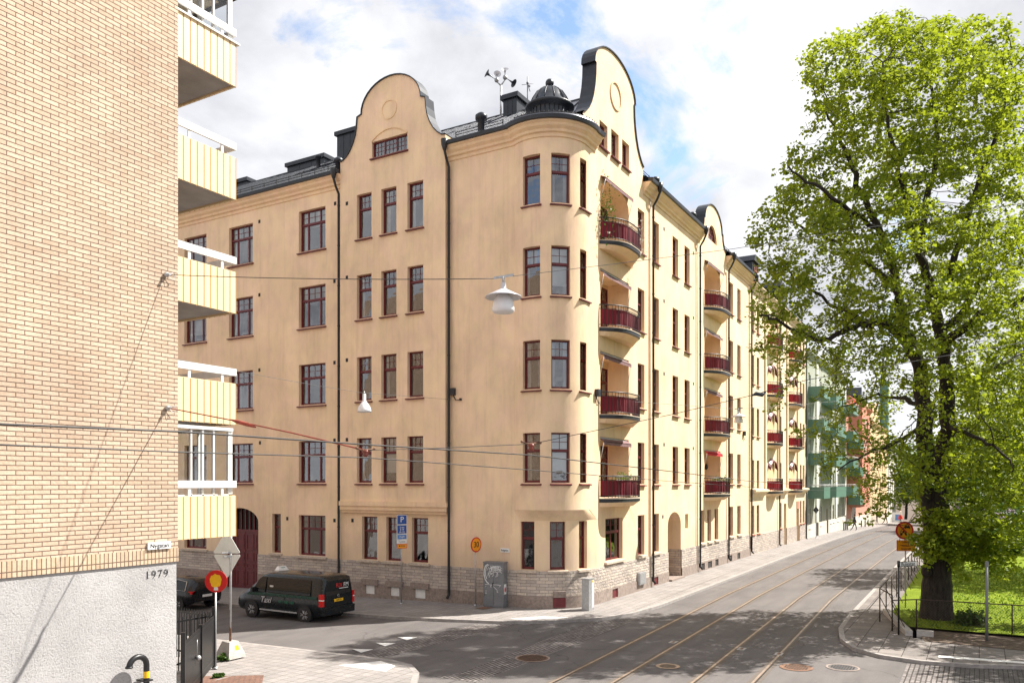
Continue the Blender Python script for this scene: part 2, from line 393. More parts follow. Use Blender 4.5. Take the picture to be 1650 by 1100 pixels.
def leafm(name, c1, c2, tl, tw=.45):
    m,nt,p=newmat(name); out=nt.nodes['Material Output']
    oi=nt.nodes.new('ShaderNodeNewGeometry')
    n=noise(nt,coords(nt),.45,3,.6)
    mm=nt.nodes.new('ShaderNodeMath'); mm.operation='MULTIPLY_ADD'; L(nt,oi.outputs['Random Per Island'],mm.inputs[0]); mm.inputs[1].default_value=.5; L(nt,n,mm.inputs[2])
    c=ramp(nt,mm.outputs[0],[(.45,c1),(.95,c2)])
    L(nt,c,p.inputs['Base Color']); p.inputs['Roughness'].default_value=.5; p.inputs['Specular IOR Level'].default_value=.3
    t=nt.nodes.new('ShaderNodeBsdfTranslucent'); L(nt,mixc(nt,c,tl,.75),t.inputs['Color'])
    mx=nt.nodes.new('ShaderNodeMixShader'); mx.inputs[0].default_value=tw; L(nt,p.outputs[0],mx.inputs[1]); L(nt,t.outputs[0],mx.inputs[2])
    L(nt,mx.outputs[0],out.inputs['Surface']); return m
M['leaf']=leafm('lime_leaf',(.04,.10,.010),(.23,.28,.020),(.47,.56,.03),.42)
M['leaf2']=leafm('park_leaf',(.03,.08,.012),(.10,.17,.02),(.26,.38,.03),.4)
M['leaf3']=leafm('shrub_leaf',(.03,.075,.015),(.07,.13,.02),(.14,.25,.03),.3)
M['lilac']=leafm('lilac_flower',(.42,.28,.50),(.66,.52,.70),(.6,.45,.65),.3)
M['petal']=leafm('pale_petal',(.5,.45,.38),(.7,.66,.6),(.6,.6,.5),.3)
def bark():
    m,nt,p=newmat('bark'); n=noise(nt,coords(nt,(7,7,1.6)),1.6,6,.7,.5)
    L(nt,ramp(nt,n,[(.35,(.010,.008,.007)),(.65,(.050,.038,.030))]),p.inputs['Base Color']); p.inputs['Roughness'].default_value=.95
    L(nt,bump(nt,n,1,.08),p.inputs['Normal']); return m
M['bark']=bark()
# ---------------------------------------------------------------- text
def text(body, size, mat, Mx, name='lettering', parent=None, extr=.003, align='CENTER', shear=0, spacing=1, label=None, width=None, thin=0):
    cu=bpy.data.curves.new(name,'FONT'); cu.body=body; cu.size=size; cu.extrude=extr; cu.align_x=align; cu.align_y='CENTER'
    cu.shear=shear; cu.space_character=spacing; cu.resolution_u=3; cu.offset=-thin
    t=bpy.data.objects.new('tmp',cu); col.objects.link(t)
    dg=bpy.context.evaluated_depsgraph_get(); me=bpy.data.meshes.new_from_object(t.evaluated_get(dg)); me.name=name
    bpy.data.objects.remove(t); bpy.data.curves.remove(cu)
    if width:
        xs=[v.co.x for v in me.vertices]; s=width/(max(xs)-min(xs)); me.transform(Matrix.Diagonal((s,1,1,1)))
    me.materials.clear(); me.materials.append(mat)
    return link(me,name,parent,Mx)
def face(loc, right, off=0.0):
    """matrix for flat lettering on a vertical plane: right = horizontal direction of reading"""
    r=Vector((right[0],right[1],0)).normalized(); u=Vector((0,0,1)); n=r.cross(u)
    m=Matrix((( r.x,u.x,n.x,0),(r.y,u.y,n.y,0),(r.z,u.z,n.z,0),(0,0,0,1)))
    return Matrix.Translation(Vector(loc)+n*off) @ m
# ================================================================ GROUND
def sheet(name, poly, mat, dz=0.0, step=2.5, flat=None):
    xs=[p[0] for p in poly]; ys=[p[1] for p in poly]
    # densify the outline, add inner points so that the sheet follows the terrain
    P=[]
    n=len(poly)
    for i in range(n):
        a=poly[i]; b=poly[(i+1)%n]; d=math.dist(a,b); k=max(1,int(d/step))
        for j in range(k): P.append((a[0]+(b[0]-a[0])*j/k, a[1]+(b[1]-a[1])*j/k))
    ex=[]
    y=min(ys)+step*.5
    while y<max(ys):
        x=min(xs)+step*.5
        while x<max(xs):
            if pip(x,y,poly) and (x>55 or y>15): ex.append((x+.01*math.sin(y*7),y+.01*math.cos(x*5)))
            x+=step
        y+=step
    V,Fc=cdt(P,[],ex)
    mb=MB(); mb.add([(x,y,g(x,y)+dz) for x,y in V],Fc)
    return P,mb
def structure(name, poly, mat, dz=0.0, step=2.5, skirt=0.0, skirtmat=None):
    P,mb=sheet(name,poly,mat,dz,step)
    if skirt:
        n=len(P); vs=[(x,y,g(x,y)+dz) for x,y in P]+[(x,y,g(x,y)+dz-skirt) for x,y in P]
        mb.add(vs,[(i,i+n,(i+1)%n+n,(i+1)%n) for i in range(n)],1 if skirtmat else 0)
    o=mb.build(name,[M_[0] if isinstance(M_:=mat,list) else mat]+([skirtmat] if skirtmat else []))
    return tag(o,kind='structure')
def strip(name, pts, w0, w1, mat, top, bottom=None, closed=False):
    """a ribbon offset w0..w1 to the left of a line of plan points, following the ground"""
    Q=[]
    for i in range(len(pts)-1):
        a=Vector(pts[i]); b=Vector(pts[i+1]); k=max(1,int((b-a).length/2.0))
        Q += [a+(b-a)*j/k for j in range(k)]
    Q.append(Vector(pts[-1])); mb=MB(); n=len(Q); A=[];B=[]
    for i,p in enumerate(Q):
        d=(Q[min(i+1,n-1)]-Q[max(i-1,0)]).normalized(); nn=Vector((-d.y,d.x))
        A.append(p+nn*w0); B.append(p+nn*w1)
    z=lambda p,t: g(p.x,p.y)+t
    vs=[(p.x,p.y,z(p,top)) for p in A]+[(p.x,p.y,z(p,top)) for p in B]
    mb.add(vs,[(i,i+1,n+i+1,n+i) for i in range(n-1)])
    if bottom is not None:
        for S,fl in ((A,0),(B,1)):
            vs=[(p.x,p.y,z(p,top)) for p in S]+[(p.x,p.y,z(p,bottom)) for p in S]
            mb.add(vs,[((i,n+i,n+i+1,i+1) if not fl else (i,i+1,n+i+1,n+i)) for i in range(n-1)])
        for i in (0,n-1):
            mb.add([(*A[i],z(A[i],top)),(*B[i],z(B[i],top)),(*B[i],z(B[i],bottom)),(*A[i],z(A[i],bottom))],[(0,1,2,3)])
    return mb.build(name,mat)
gb=MB(); gb.add([(-400,-500,-4.2),(900,-500,-4.2),(900,500,-4.2),(-400,500,-4.2)],[(0,1,2,3)])
tag(gb.build('ground',M['soil']),kind='structure')
structure('road',[(-12,-40),(30,-40),(30,4.0),(215,4.0),(215,13.2),(31,13.2),(31,17.5),(26.5,17.5),(26.5,80),(18,80),(18,14.5),(-12,14.5)],M['asphalt'],RD,2.5)
def arcpts(cx,cy,r,a0,a1,n=8): return [(cx+r*math.cos(R(a0+(a1-a0)*i/n)), cy+r*math.sin(R(a0+(a1-a0)*i/n))) for i in range(n+1)]
# pavement in front of the corner house
k1=[(215,12.2),(60,12.2),(34,12.2),(31.3,12.45),(29.6,13.1),(28.1,14.4),(26.9,16.0),(26.2,18.4),(25.85,21),(25.8,26),(25.8,80)]
structure('pavement',[(215,12.34),(60,12.34),(34,12.34),(31.35,12.6),(29.7,13.22),(28.2,14.5),(27.03,16.05),(26.33,18.45),(25.98,21),(25.94,26),(25.94,80),(30.9,80),(30.9,17.4),(33.2,15.2),(215,15.2)],M['slabs'],0.0,2.2)
tag(strip('kerb',k1,-.17,0,M['kerb'],0.004,-.2),kind='structure')
# pavement on the left block
k2=[(19.2,80),(19.2,17.5),(19.35,15.6),(19.1,14.6),(18.4,13.8),(17.4,13.15),(15.5,12.75),(-12,12.5)]
structure('pavement',[(19.06,80),(19.06,17.5),(19.2,15.65),(18.98,14.7),(18.3,13.92),(17.35,13.29),(15.45,12.89),(-12,12.64),(-12,15.9),(12.3,15.9),(12.3,80)],M['slabs'],0.0,2.2)
tag(strip('kerb',k2,-.17,0,M['kerb'],0.004,-.2),kind='structure')
# park side pavement
k3=[(29.2,-40),(28.6,-5),(28.2,-1.4),(27.5,.2),(27.3,1.5),(27.6,2.7),(28.4,3.6),(29.9,4.2),(32,4.55),(35.1,4.65),(60,4.75),(215,4.75)]
structure('pavement',[(29.34,-40),(28.75,-5),(28.35,-1.35),(27.65,.25),(27.45,1.5),(27.74,2.65),(28.5,3.47),(29.95,4.06),(32,4.4),(35.1,4.5),(60,4.6),(215,4.6),(215,2.6),(36.6,2.6),(31.2,2.0),(30.6,-6),(31,-40)],M['bigslabs'],0.0,2.2)
tag(strip('kerb',k3,-.17,0,M['kerb'],0.004,-.2),kind='structure')
# soil edge and lawn
structure('soil_edge',[(30.7,1.6),(33.3,2.1),(33.6,-6),(35,-40),(30.9,-40),(30.5,-6)],M['soil'],.012)
structure('lawn',[(33.0,2.2),(36.5,3.1),(60,3.2),(215,3.2),(215,-70),(35,-70),(33.0,-6)],M['lawn'],.10,3.0)
# paved bands in the junction
structure('sett_band',[(18.6,13.4),(19.3,13.0),(28.6,13.35),(30.6,12.35),(31.2,11.9),(18.6,12.0)],M['setts'],RD+.004)
structure('sett_band',[(19.4,16.3),(27.2,15.6),(26.3,16.7),(26.3,17.0),(19.4,17.2)],M['setts'],RD+.004)
structure('sett_band',[(18.5,1.9),(27.2,1.9),(27.5,.65),(18.5,.65)],M['setts'],RD+.004)
structure('paver_field',[(18.5,.65),(27.4,.65),(28.2,-1.6),(28.9,-14),(18.5,-14)],M['pavers'],RD+.008)
structure('paver_field',[onG(330,1088),onG(425,1087),onG(420,1114),onG(300,1114)][::-1],M['redpave'],.006)
tm=MB()
for X in (20.3,21.5,22.7): tm.add([(X-.3,17.35,RD+.009),(X+.3,17.35,RD+.009),(X,18.0,RD+.009)],[(0,1,2)])
tag(tm.build('road_marking',M['paintw']),kind='structure')
wm=MB(); wm.add([(17.9,16.4,.007),(19.0,15.7,.007),(18.7,14.9,.007),(18.0,14.7,.007)],[(0,3,2,1)])
wm.add([(27.5,16.2,.007),(28.6,15.3,.007),(29.0,14.2,.007),(28.4,14.7,.007),(27.6,15.6,.007)],[(0,4,3,2,1)]); wm.add([(28.45,-1.3,.007),(28.75,-1.3,.007),(29.0,-8,.007),(28.8,-8,.007)],[(0,3,2,1)])
wm.add([(28.1,1.1,.007),(28.45,1.1,.007),(28.75,-1.3,.007),(28.45,-1.3,.007)],[(0,3,2,1)])
tag(wm.build('tactile_marking',M['paintw']),kind='structure')
# tram rails
M['rail']=plain('tram_rail_steel',(.34,.265,.21),.45,.5,var=.25,sc_=3)
def rail(y0,y1,label):
    pts=[(4,y0-.1),(14,y0),(20,y0+.02),(30,(y0+y1)/2-.02),(40,y1-.05),(52,y1),(215,y1)]
    t=thing('tram_rail',label,'tram rail',(20,y0,RD),0,'tram rails in the street')
    a=strip('rail_head',pts,-.035,.035,M['rail'],RD+.010); setp(a,t)
    b=strip('groove',pts,-.085,-.038,M['black'],RD+.006); setp(b,t)
    c=strip('seal',pts,-.19,-.088,M['railseal'],RD+.005); setp(c,t)
    d=strip('seal',pts,.038,.15,M['railseal'],RD+.005); setp(d,t)
M['railseal']=plain('rail_seal_asphalt',(.115,.095,.08),.85,var=.2,sc_=8)
rail(10.2,10.85,'worn steel tram rail nearest the cream corner house')
rail(8.72,9.38,'second tram rail from the cream corner house')
rail(6.78,7.52,'third tram rail from the cream corner house, second from the park')
rail(5.30,6.08,'worn steel tram rail nearest the park pavement')
def cover(px,py,r,label,slots,mat='rust',ring=True):
    x,y=onG(px,py,RD); z=RD+.012
    t=thing('manhole_cover',label,'manhole cover',(x,y,z),0,'round covers set in the street' )
    mb=MB(); mb.disc((x,y,z),r,'z',28); mb.build('plate',M[mat],t)
    mb=MB(); mb.lathe((x,y,z+.002),[(r,0),(r+.06,0)],28); mb.build('rim',M['granite' if ring else mat],t)
    mb=MB()
    if slots=='bars':
        for i in range(-6,7):
            h=math.sqrt(max(0,r*r*.8-(i*r/7)**2)); mb.box(x+i*r/7-.012,x+i*r/7+.012,y-h,y+h,z+.002,z+.006)
    else:
        for i in range(-5,6):
            for j in range(-5,6):
                if i*i+j*j<22: mb.box(x+i*r/5.6-.02,x+i*r/5.6+.02,y+j*r/5.6-.02,y+j*r/5.6+.02,z+.002,z+.006)
    mb.build('grid',M['black'],t)
cover(858,1060,.50,'large round drain grate with open bars near the setts','bars')
cover(1076,1073,.30,'small rusty round cover between the tram rails','dots','rail',False)
cover(1283,1075,.42,'round cover touching the rail nearest the park','dots','rust',False)
cover(1358,1075,.42,'round manhole cover with pale double ring in front of the park kerb','dots','asphalt')
def drain(px,py,label):
    x,y=onG(px,py,RD); t=thing('rail_drain',label,'drain box',(x,y,RD),0,'small drain boxes beside the tram rails')
    mb=MB(); mb.box(x-.2,x+.2,y-.12,y+.12,RD-.05,RD+.013); mb.build('lid',M['conc'],t)
    mb=MB(); mb.box(x-.13,x+.13,y-.05,y+.05,RD,RD+.016); mb.build('slot',M['rust'],t)
drain(1085,1034,'pale drain box between the two left tram rails'); drain(1195,1045,'pale drain box beside the third tram rail'); drain(1255,1053,'pale drain box beside the tram rail nearest the park')
# ================================================================ WINDOWS
M['blind2']=plain('beige_blind',(.50,.42,.32),.8,var=.08)
M['curtain2']=plain('warm_curtain',(.55,.45,.36),.9,var=.3,sc_=9)
WC={}
def win_meshes(w,h,kind,fm):
    key=(round(w,2),round(h,2),kind,fm)
    if key in WC: return WC[key]
    f=MB(); fd0,fd1=.0,.07
    cfg={'wide':dict(m=[.27,.73],t=.33,mx=[1,2,1],my=2),'narrow':dict(m=[],t=.33,mx=[3],my=2),'tur':dict(m=[],t=.35,mx=[2],my=2),
         'two':dict(m=[.5],t=.33,mx=[2,2],my=2),'attic':dict(m=[.33,.67],t=0,mx=[3,3,3],my=3),'small':dict(m=[],t=0,mx=[2],my=3),
         'slit':dict(m=[],t=.33,mx=[1],my=2),'plain':dict(m=[],t=.3,mx=[1],my=1),'door':dict(m=[.33,.67],t=.27,mx=[2,2,2],my=2),'far':dict(m=[.5],t=.3,mx=[1,1],my=1)}[kind]
    b=.065
    f.box(0,w,fd0,fd1,0,b); f.box(0,w,fd0,fd1,h-b,h); f.box(0,b,fd0,fd1,b,h-b); f.box(w-b,w,fd0,fd1,b,h-b)
    zt=h-h*cfg['t'] if cfg['t'] else None
    if zt: f.box(b,w-b,fd0-.02,fd1-.003,zt-.05,zt+.05)
    xs=[b]+[w*m for m in cfg['m']]+[w-b]
    for m in cfg['m']:
        if zt: f.box(w*m-.035,w*m+.035,fd0+.004,fd1-.006,b,zt-.05); f.box(w*m-.035,w*m+.035,fd0+.004,fd1-.006,zt+.05,h-b)
        else: f.box(w*m-.035,w*m+.035,fd0+.004,fd1-.006,b,h-b)
    # sash rails
    for i in range(len(xs)-1):
        x0=xs[i]+(.035 if i else 0); x1=xs[i+1]-(.035 if i<len(xs)-2 else 0)
        zones=[(zt+.05,h-b)] if zt else [(b,h-b)]
        if zt: 
            z0,z1=b,zt-.05
            f.box(x0,x0+.03,.02,.055,z0,z1); f.box(x1-.03,x1,.02,.055,z0,z1); f.box(x0+.03,x1-.03,.02,.055,z0,z0+.035); f.box(x0+.03,x1-.03,.02,.055,z1-.03,z1)
            if kind=='door': f.box(x0+.03,x1-.03,.024,.052,z0+.035,z0+.62)
        for z0,z1 in zones:
            nx=cfg['mx'][i]; ny=cfg['my']
            for k in range(1,nx): xx=x0+(x1-x0)*k/nx; f.box(xx-.012,xx+.012,.026,.050,z0,z1)
            for k in range(1,ny): zz=z0+(z1-z0)*k/ny; f.box(x0,x1,.029,.047,zz-.012,zz+.012)
    g_=MB(); g_.quad((b*.5,.040,b*.5),(w-b*.5,.040,b*.5),(w-b*.5,.040,h-b*.5),(b*.5,.040,h-b*.5))
    s=MB(); s.add([(-.06,-.30,-.07),(w+.06,-.30,-.07),(w+.06,0,-.005),(-.06,0,-.005),(-.06,-.30,-.12),(w+.06,-.30,-.12),(w+.06,0,-.12),(-.06,0,-.12)],[(0,1,2,3),(4,7,6,5),(0,4,5,1),(1,5,6,2),(2,6,7,3),(3,7,4,0)])
    mats=[M[fm]]
    r=(f.mesh('frame',mats), g_.mesh('pane',M['glass']), s.mesh('sill',M[fm]))
    WC[key]=r; return r
CC={}
def curt(w,h,style):
    key=(round(w,2),round(h,2),style)
    if key in CC: return CC[key]
    c=MB(); y=.16
    def drape(x0,x1,z0,z1,amp=.03):
        n=max(4,int((x1-x0)/.06)); vs=[]
        for z in (z0,z1):
            for i in range(n+1): vs.append((x0+(x1-x0)*i/n,y+amp*(1 if i%2 else -1),z))
        c.add(vs,[(i,i+1,n+2+i,n+1+i) for i in range(n)],0)
    if style==0: drape(.05,w*.28,.05,h-.05); drape(w*.72,w-.05,.05,h-.05)
    elif style in (1,5,6): q={1:.45,5:.66,6:.22}[style]; c.quad((.05,y,h*q),(w-.05,y,h*q),(w-.05,y,h-.04),(.05,y,h-.04))
    elif style==2: drape(.05,w-.05,h*.6,h-.04); drape(.05,w*.2,.05,h*.6)
    elif style==3: drape(.05,w-.05,.05,h-.05,.02)
    elif style==4: drape(.05,w*.35,.05,h-.05)
    me=c.mesh('curtain',M[{1:'blind',5:'blind2',6:'blind'}.get(style,'curtain' if style!=4 else 'curtain2')]); CC[key]=me; return me
def window(parent, Mx, w, h, kind, fm='burg', depth=.18, curtain=None, sill=True, name='window', label=None):
    fr,pn,sl=win_meshes(w,h,kind,fm)
    Mw=Mx@Matrix.Translation((0,depth,0))
    o=link(fr,name,parent,Mw)
    if label: o['label']=label
    link(pn,'pane',o,Matrix.Identity(4),local=True)
    if sill: link(sl,'sill',o,Matrix.Translation((0,-(depth-.18),0)),local=True)
    if curtain is None: curtain=random.choice([0,0,5,-1,4,2,-1,1,4,6,-1])
    if curtain is not None and curtain>=0: link(curt(w,h,curtain),'curtain',o,Matrix.Identity(4),local=True)
    return o
def MA(X,yl,z): return Matrix.Translation((X,yl,z))@Matrix.Rotation(R(-90),4,'Z')
def MBm(xl,Y,z): return Matrix.Translation((xl,Y,z))
# ================================================================ CORNER HOUSE
H1=thing('corner_house','cream stucco corner apartment house with round turret, curved gables and burgundy windows','building',(30.3,14.9,0))
ROWT=[19.43,15.50,11.50,7.55]; ROWB=[17.32,13.40,9.42,5.42]
PL=1.60; GR=.52; EV=20.30
wa=MB()
# --- facade on the cross street (plane X=XA)
holes=[]; hw=[]
for (yl,yr) in ((30.44,28.59),(35.72,33.84),(39.46,37.57),(44.6,42.7)):
    for t,b in zip(ROWT,ROWB): holes.append(rect(yr,yl,b,t)); hw.append((XA,yl,b,yl-yr,t-b,'wide'))
for (yl,yr,b,t,k) in ((30.44,28.59,1.69,3.75,'wide'),(32.38,31.74,1.73,3.78,'slit'),(39.46,37.57,1.69,3.75,'wide'),(44.6,42.7,1.69,3.75,'wide')):
    holes.append(rect(yr,yl,b,t)); hw.append((XA,yl,b,yl-yr,t-b,k))
Ga=(33.42,36.36)
gate_hole=arch(Ga[0],Ga[1],-.6,3.30,4.05)
gate_hole[0]=(Ga[0],-.6); gate_hole[1]=(Ga[1],-.6)
wall(wa,'X',XA,[(27.36,-.8),(48,-.8),(48,EV+.4),(27.36,EV+.4)],holes+[gate_hole],depth=.24,hdepth=[.24]*len(holes)+[.5])
# ground floor under the bay
gf=[(26.19,25.22),(24.67,23.75),(23.13,22.18)]
h2=[rect(b,a,1.68,3.77) for a,b in gf]
wall(wa,'X',XA,rect(21.02,27.36,-.8,4.4),h2,depth=.24)
for a,b in gf: hw.append((XA,a,1.68,a-b,2.09,'narrow'))
# plain wall up to the turret
wall(wa,'X',XA,rect(17.3,21.02,-.8,EV+.4),[],0)
# bay with gable
by=[(26.30,25.37),(24.77,23.85),(23.20,22.28)]
h3=[]
for a,b in by:
    for t,bt in zip(ROWT,ROWB): h3.append(rect(b,a,bt,t+.04)); hw.append((XBAY,a,bt,a-b,t+.04-bt,'narrow'))
gc=24.2
def gable_profile(c,hw_,z0,prof,dome,n=18):
    """prof: (half width, z) from eave up to the notch; dome=(a, zc, rise)"""
    Lf=[(c-d,z) for d,z in prof]; Rt=[(c+d,z) for d,z in prof]
    a,zc,r=dome; D=[(c+a*math.cos(PI*i/n), zc+r*math.sin(PI*i/n)) for i in range(n+1)]
    return Rt+D+Lf[::-1]
profA=[(3.17,21.28),(2.95,21.32),(2.72,21.48),(2.50,21.72),(2.30,22.05),(2.16,22.40),(2.08,22.80),(2.04,23.25)]
GA=gable_profile(gc,3.17,0,profA,(1.78,23.33,1.42))
outA=[(gc-3.17,4.25),(gc+3.17,4.25)]+GA
att=rect(23.2,25.35,21.09,21.85)
wall(wa,'X',XBAY,outA,h3+[att],depth=.24,hdepth=[.24]*len(h3)+[.16])
hw.append((XBAY,25.35,21.09,2.15,.76,'attic'))
# bay cheeks (both sides) and underside
for yy,s in ((gc-3.17,1),(gc+3.17,-1)):
    wa.quad((XBAY,yy,4.25),(XBAY+.6,yy,4.25),(XBAY+.6,yy,21.28),(XBAY,yy,21.28))
wa.quad((XBAY,gc-3.17,4.25),(XBAY,gc+3.17,4.25),(XA+.01,gc+3.17,4.25),(XA+.01,gc-3.17,4.25))
# --- long facade on the tram street (plane Y=YB)
hB=[];
cB=[(37.86,.95),(40.0,.95),(43.15,.98),(45.25,.98),(54.95,.95),(57.0,.95)]
cw=[]
for x,w in cB:
    for t,b in zip([19.22,15.22,11.43,7.45],[17.08,13.10,9.22,5.36]): hB.append(rect(x,x+w,b,t)); cw.append((x,b,w,t-b,'tur'))
for x,w in ((37.86,.95),(40.0,.95),(54.95,.95),(57.0,.95)): hB.append(rect(x,x+w,1.76,3.78)); cw.append((x,1.76,w,2.02,'tur'))
hB.append(rect(33.85,35.9,1.80,3.76)); cw.append((33.85,1.80,2.05,1.96,'two'))
tg=[(onY(1129,820,YB)[0],onY(1135,820,YB)[0]),(onY(1139.9,820,YB)[0],onY(1146,820,YB)[0]),(onY(1151.5,820,YB)[0],onY(1157.5,820,YB)[0])]
for a,b in tg: hB.append(rect(a,b,1.60+.12,3.72)); cw.append((a,1.72,b-a,2.0,'tur'))
hd=[.22]*len(hB)
# loggias
LG=[(33.28,36.68),(49.15,52.75)]
FLZ=[16.38,12.45,8.52,4.72]     # balcony floor levels
for (x0,x1) in LG:
    hB.append(arch(x0,x1,FLZ[0],18.70,19.33)); hd.append(1.1)
    for fz,tz in zip(FLZ[1:],(15.13,11.38,7.50)): hB.append(rect(x0,x1,fz,tz)); hd.append(1.1)
# entrance
EN=(42.36,44.59); hB.append(arch(EN[0],EN[1],-.3,3.05,3.78)); hd.append(.95)
NI=(45.35,45.95); hB.append(rect(NI[0],NI[1],2.75,3.6)); hd.append(.25)
# attic lights in gable 1
for a,b in ((33.19,34.1),(34.52,35.42),(35.84,36.75)): hB.append(rect(a,b,20.68,21.80+.1*(a>34.3))); hd.append(.24); cw.append((a,20.68,.91,1.12+.1*(a>34.3),'small'))
hm=arch(49.95,51.9,20.88,20.9,21.9); hB.append(hm); hd.append(.2)
profB=[(3.58,21.45),(3.30,21.60),(3.02,21.85),(2.76,22.20),(2.56,22.60),(2.40,23.1),(2.31,23.60),(2.28,24.15)]
GB=gable_profile(35.03,3.58,0,profB,(2.42,24.17,1.32))
prof2=[(2.92,20.93),(2.7,21.0),(2.45,21.12),(2.25,21.35),(2.12,21.6),(2.08,21.9)]
G2=gable_profile(51.1,2.92,0,prof2,(1.90,21.95,1.25))
out=[(32.9,-.8),(60.6,-.8),(60.6,20.6),(54.02,20.6)]+G2+[(48.18,20.6),(38.61,20.6)]+GB+[(31.45,20.6),(31.8,20.6),(31.8,4.25),(32.9,4.25)]
hB=[h for h in hB]
wall(wa,'Y',YB,out,hB,hdepth=hd)
for x,z0,w,h,k in cw: hw.append(('B',x,z0,w,h,k))
# --- turret: plan polyline and grid wall with openings
TC=(31.8,16.61); TR=1.81
def curved_wall(mb, plan, z0, z1, holes, depth, nrm):
    """plan(s)->(x,y); nrm(s)->outward; holes (s0,s1,za,zb)"""
    S=sorted(set([0.0,1.0]+[round(i/56,4) for i in range(57)]+[s for h in holes for s in h[:2]]))
    Z=sorted(set([z0,z1]+[z for h in holes for z in h[2:]]))
    for i in range(len(S)-1):
        for j in range(len(Z)-1):
            sm=(S[i]+S[i+1])/2; zm=(Z[j]+Z[j+1])/2
            if any(h[0]<sm<h[1] and h[2]<zm<h[3] for h in holes): continue
            a=plan(S[i]); b=plan(S[i+1]); mb.add([(*a,Z[j]),(*b,Z[j]),(*b,Z[j+1]),(*a,Z[j+1])],[(0,1,2,3)],0,True)
    for s0,s1,za,zb in holes:
        a=Vector(plan(s0)); b=Vector(plan(s1)); nn=Vector(nrm((s0+s1)/2)); ai=a-nn*depth; bi=b-nn*depth
        mb.quad((*a,za),(*a,zb),(*ai,zb),(*ai,za)); mb.quad((*b,za),(*bi,za),(*bi,zb),(*b,zb))
        seg=[Vector(plan(s0+(s1-s0)*k/6)) for k in range(7)]
        for zz in (za,zb): mb.add([(*p,zz) for p in seg]+[(*bi,zz),(*ai,zz)],[tuple(range(9))])
ph0=R(-31.0); ph1=R(100)      # join with the cross street wall ... join with the long wall
tplan=lambda s:(TC[0]-TR*math.cos(ph0+(ph1-ph0)*s), TC[1]-TR*math.sin(ph0+(ph1-ph0)*s))
tn=lambda s:(-math.cos(ph0+(ph1-ph0)*s),-math.sin(ph0+(ph1-ph0)*s))
def s_at(px,plan):
    best=min((abs(CX+FL*((p[0]*RV[0]+p[1]*RV[1])/(p[0]*FV[0]+p[1]*FV[1]))-px),s) for s in [i/2000 for i in range(2001)] for p in [plan(s)])
    return best[1]
tw=[]
for c0 in (855.5,904,943.5):
    s=s_at(c0,tplan); d=.42/TR/(ph1-ph0); tw.append((s-d,s+d))
th=[(a,b,bt,t) for a,b in tw for t,bt in zip(ROWT,ROWB)]
curved_wall(wa,tplan,4.25,20.5,th,.24,tn)
TWM=[]
def tur_matrix(plan,nrm,a,b,z,depth=0):
    pa=Vector(plan(a)); pb=Vector(plan(b)); nn=Vector(nrm((a+b)/2)); x=(pb-pa).normalized(); y=-nn
    y=Vector((-x.y,x.x))
    return Matrix(((x.x,y.x,0,pa.x),(x.y,y.y,0,pa.y),(0,0,1,z),(0,0,0,1))), (pb-pa).length
for a,b in tw:
    for t,bt in zip(ROWT,ROWB):
        m,w=tur_matrix(tplan,tn,a,b,bt); TWM.append((m,w,t-bt,'tur'))
# ground floor of the turret: flatter curve
GP=[(30.25,17.35),(30.28,16.95),(30.42,16.42),(30.68,15.90),(31.05,15.46),(31.55,15.12),(32.2,14.90),(32.9,14.80)]
def gplan(s):
    x=s*(len(GP)-1); i=min(int(x),len(GP)-2); t=x-i
    def P(k): k=max(0,min(len(GP)-1,k)); return Vector(GP[k])
    p0,p1,p2,p3=P(i-1),P(i),P(i+1),P(i+2)
    v=.5*((2*p1)+(p2-p0)*t+(2*p0-5*p1+4*p2-p3)*t*t+(3*p1-p0-3*p2+p3)*t**3); return (v.x,v.y)
def gn(s):
    a=Vector(gplan(max(0,s-.01))); b=Vector(gplan(min(1,s+.01))); d=(b-a).normalized(); return (d.y,-d.x)
gw=[]
for x0,x1 in ((839,861),(886,911),(933,946)): gw.append((s_at(x0,gplan),s_at(x1,gplan)))
gw=[(round(a,4),round(b,4)) for a,b in gw]
curved_wall(wa,gplan,1.55,3.78,[(a,b,1.66,3.74) for a,b in gw],.24,gn)
for a,b in gw:
    m,w=tur_matrix(gplan,gn,a,b,1.66); TWM.append((m,w,2.08,'tur'))
wa.add([(32.1,YB,4.25),(32.9,YB,4.25),(32.9,YB,3.78)],[(0,2,1)])
# soffit between turret and its ground floor
n=40
for i in range(n):
    a=tplan(i/n); b=tplan((i+1)/n); c=gplan((i+1)/n); d=gplan(i/n)
    wa.quad((*a,4.25),(*b,4.25),(*c,3.78),(*d,3.78))
wallobj=wa.build('wall',M['stucco'],H1)
# --- plinth
pl=MB(); gr=MB()
PO=.05
def hA(y0,y1,z0,z1): return rect(min(y0,y1),max(y0,y1),z0,z1)
bas=[]
for x0,x1,yt,yb in ((589.7,604,938.8,955.8),(629.5,644,943,958.5),(669,686,946,963.5)):
    a=onX(x0,yt,XA-PO)[0]; b=onX(x1,yt,XA-PO)[0]; bas.append((b,a))
wall(pl,'X',XA-PO,rect(17.35,Ga[0],GR,PL),[],0); wall(pl,'X',XA-PO,rect(Ga[1],48,GR,PL),[],0)
wall(gr,'X',XA-PO-.03,rect(17.35,Ga[0],-.8,GR+.0),[rect(a,b,.02,.44) for a,b in bas],.25); wall(gr,'X',XA-PO-.03,rect(Ga[1],48,-.9,GR),[],0)
bb=[]
for x0,x1 in ((986,995),(1052.5,1060),(1129.7,1135),(1140,1146.5),(1152,1157),(1175,1179),(1187.5,1192)):
    a=onY(x0,900,YB-PO)[0]; b=onY(x1,900,YB-PO)[0]; bb.append((a,b))
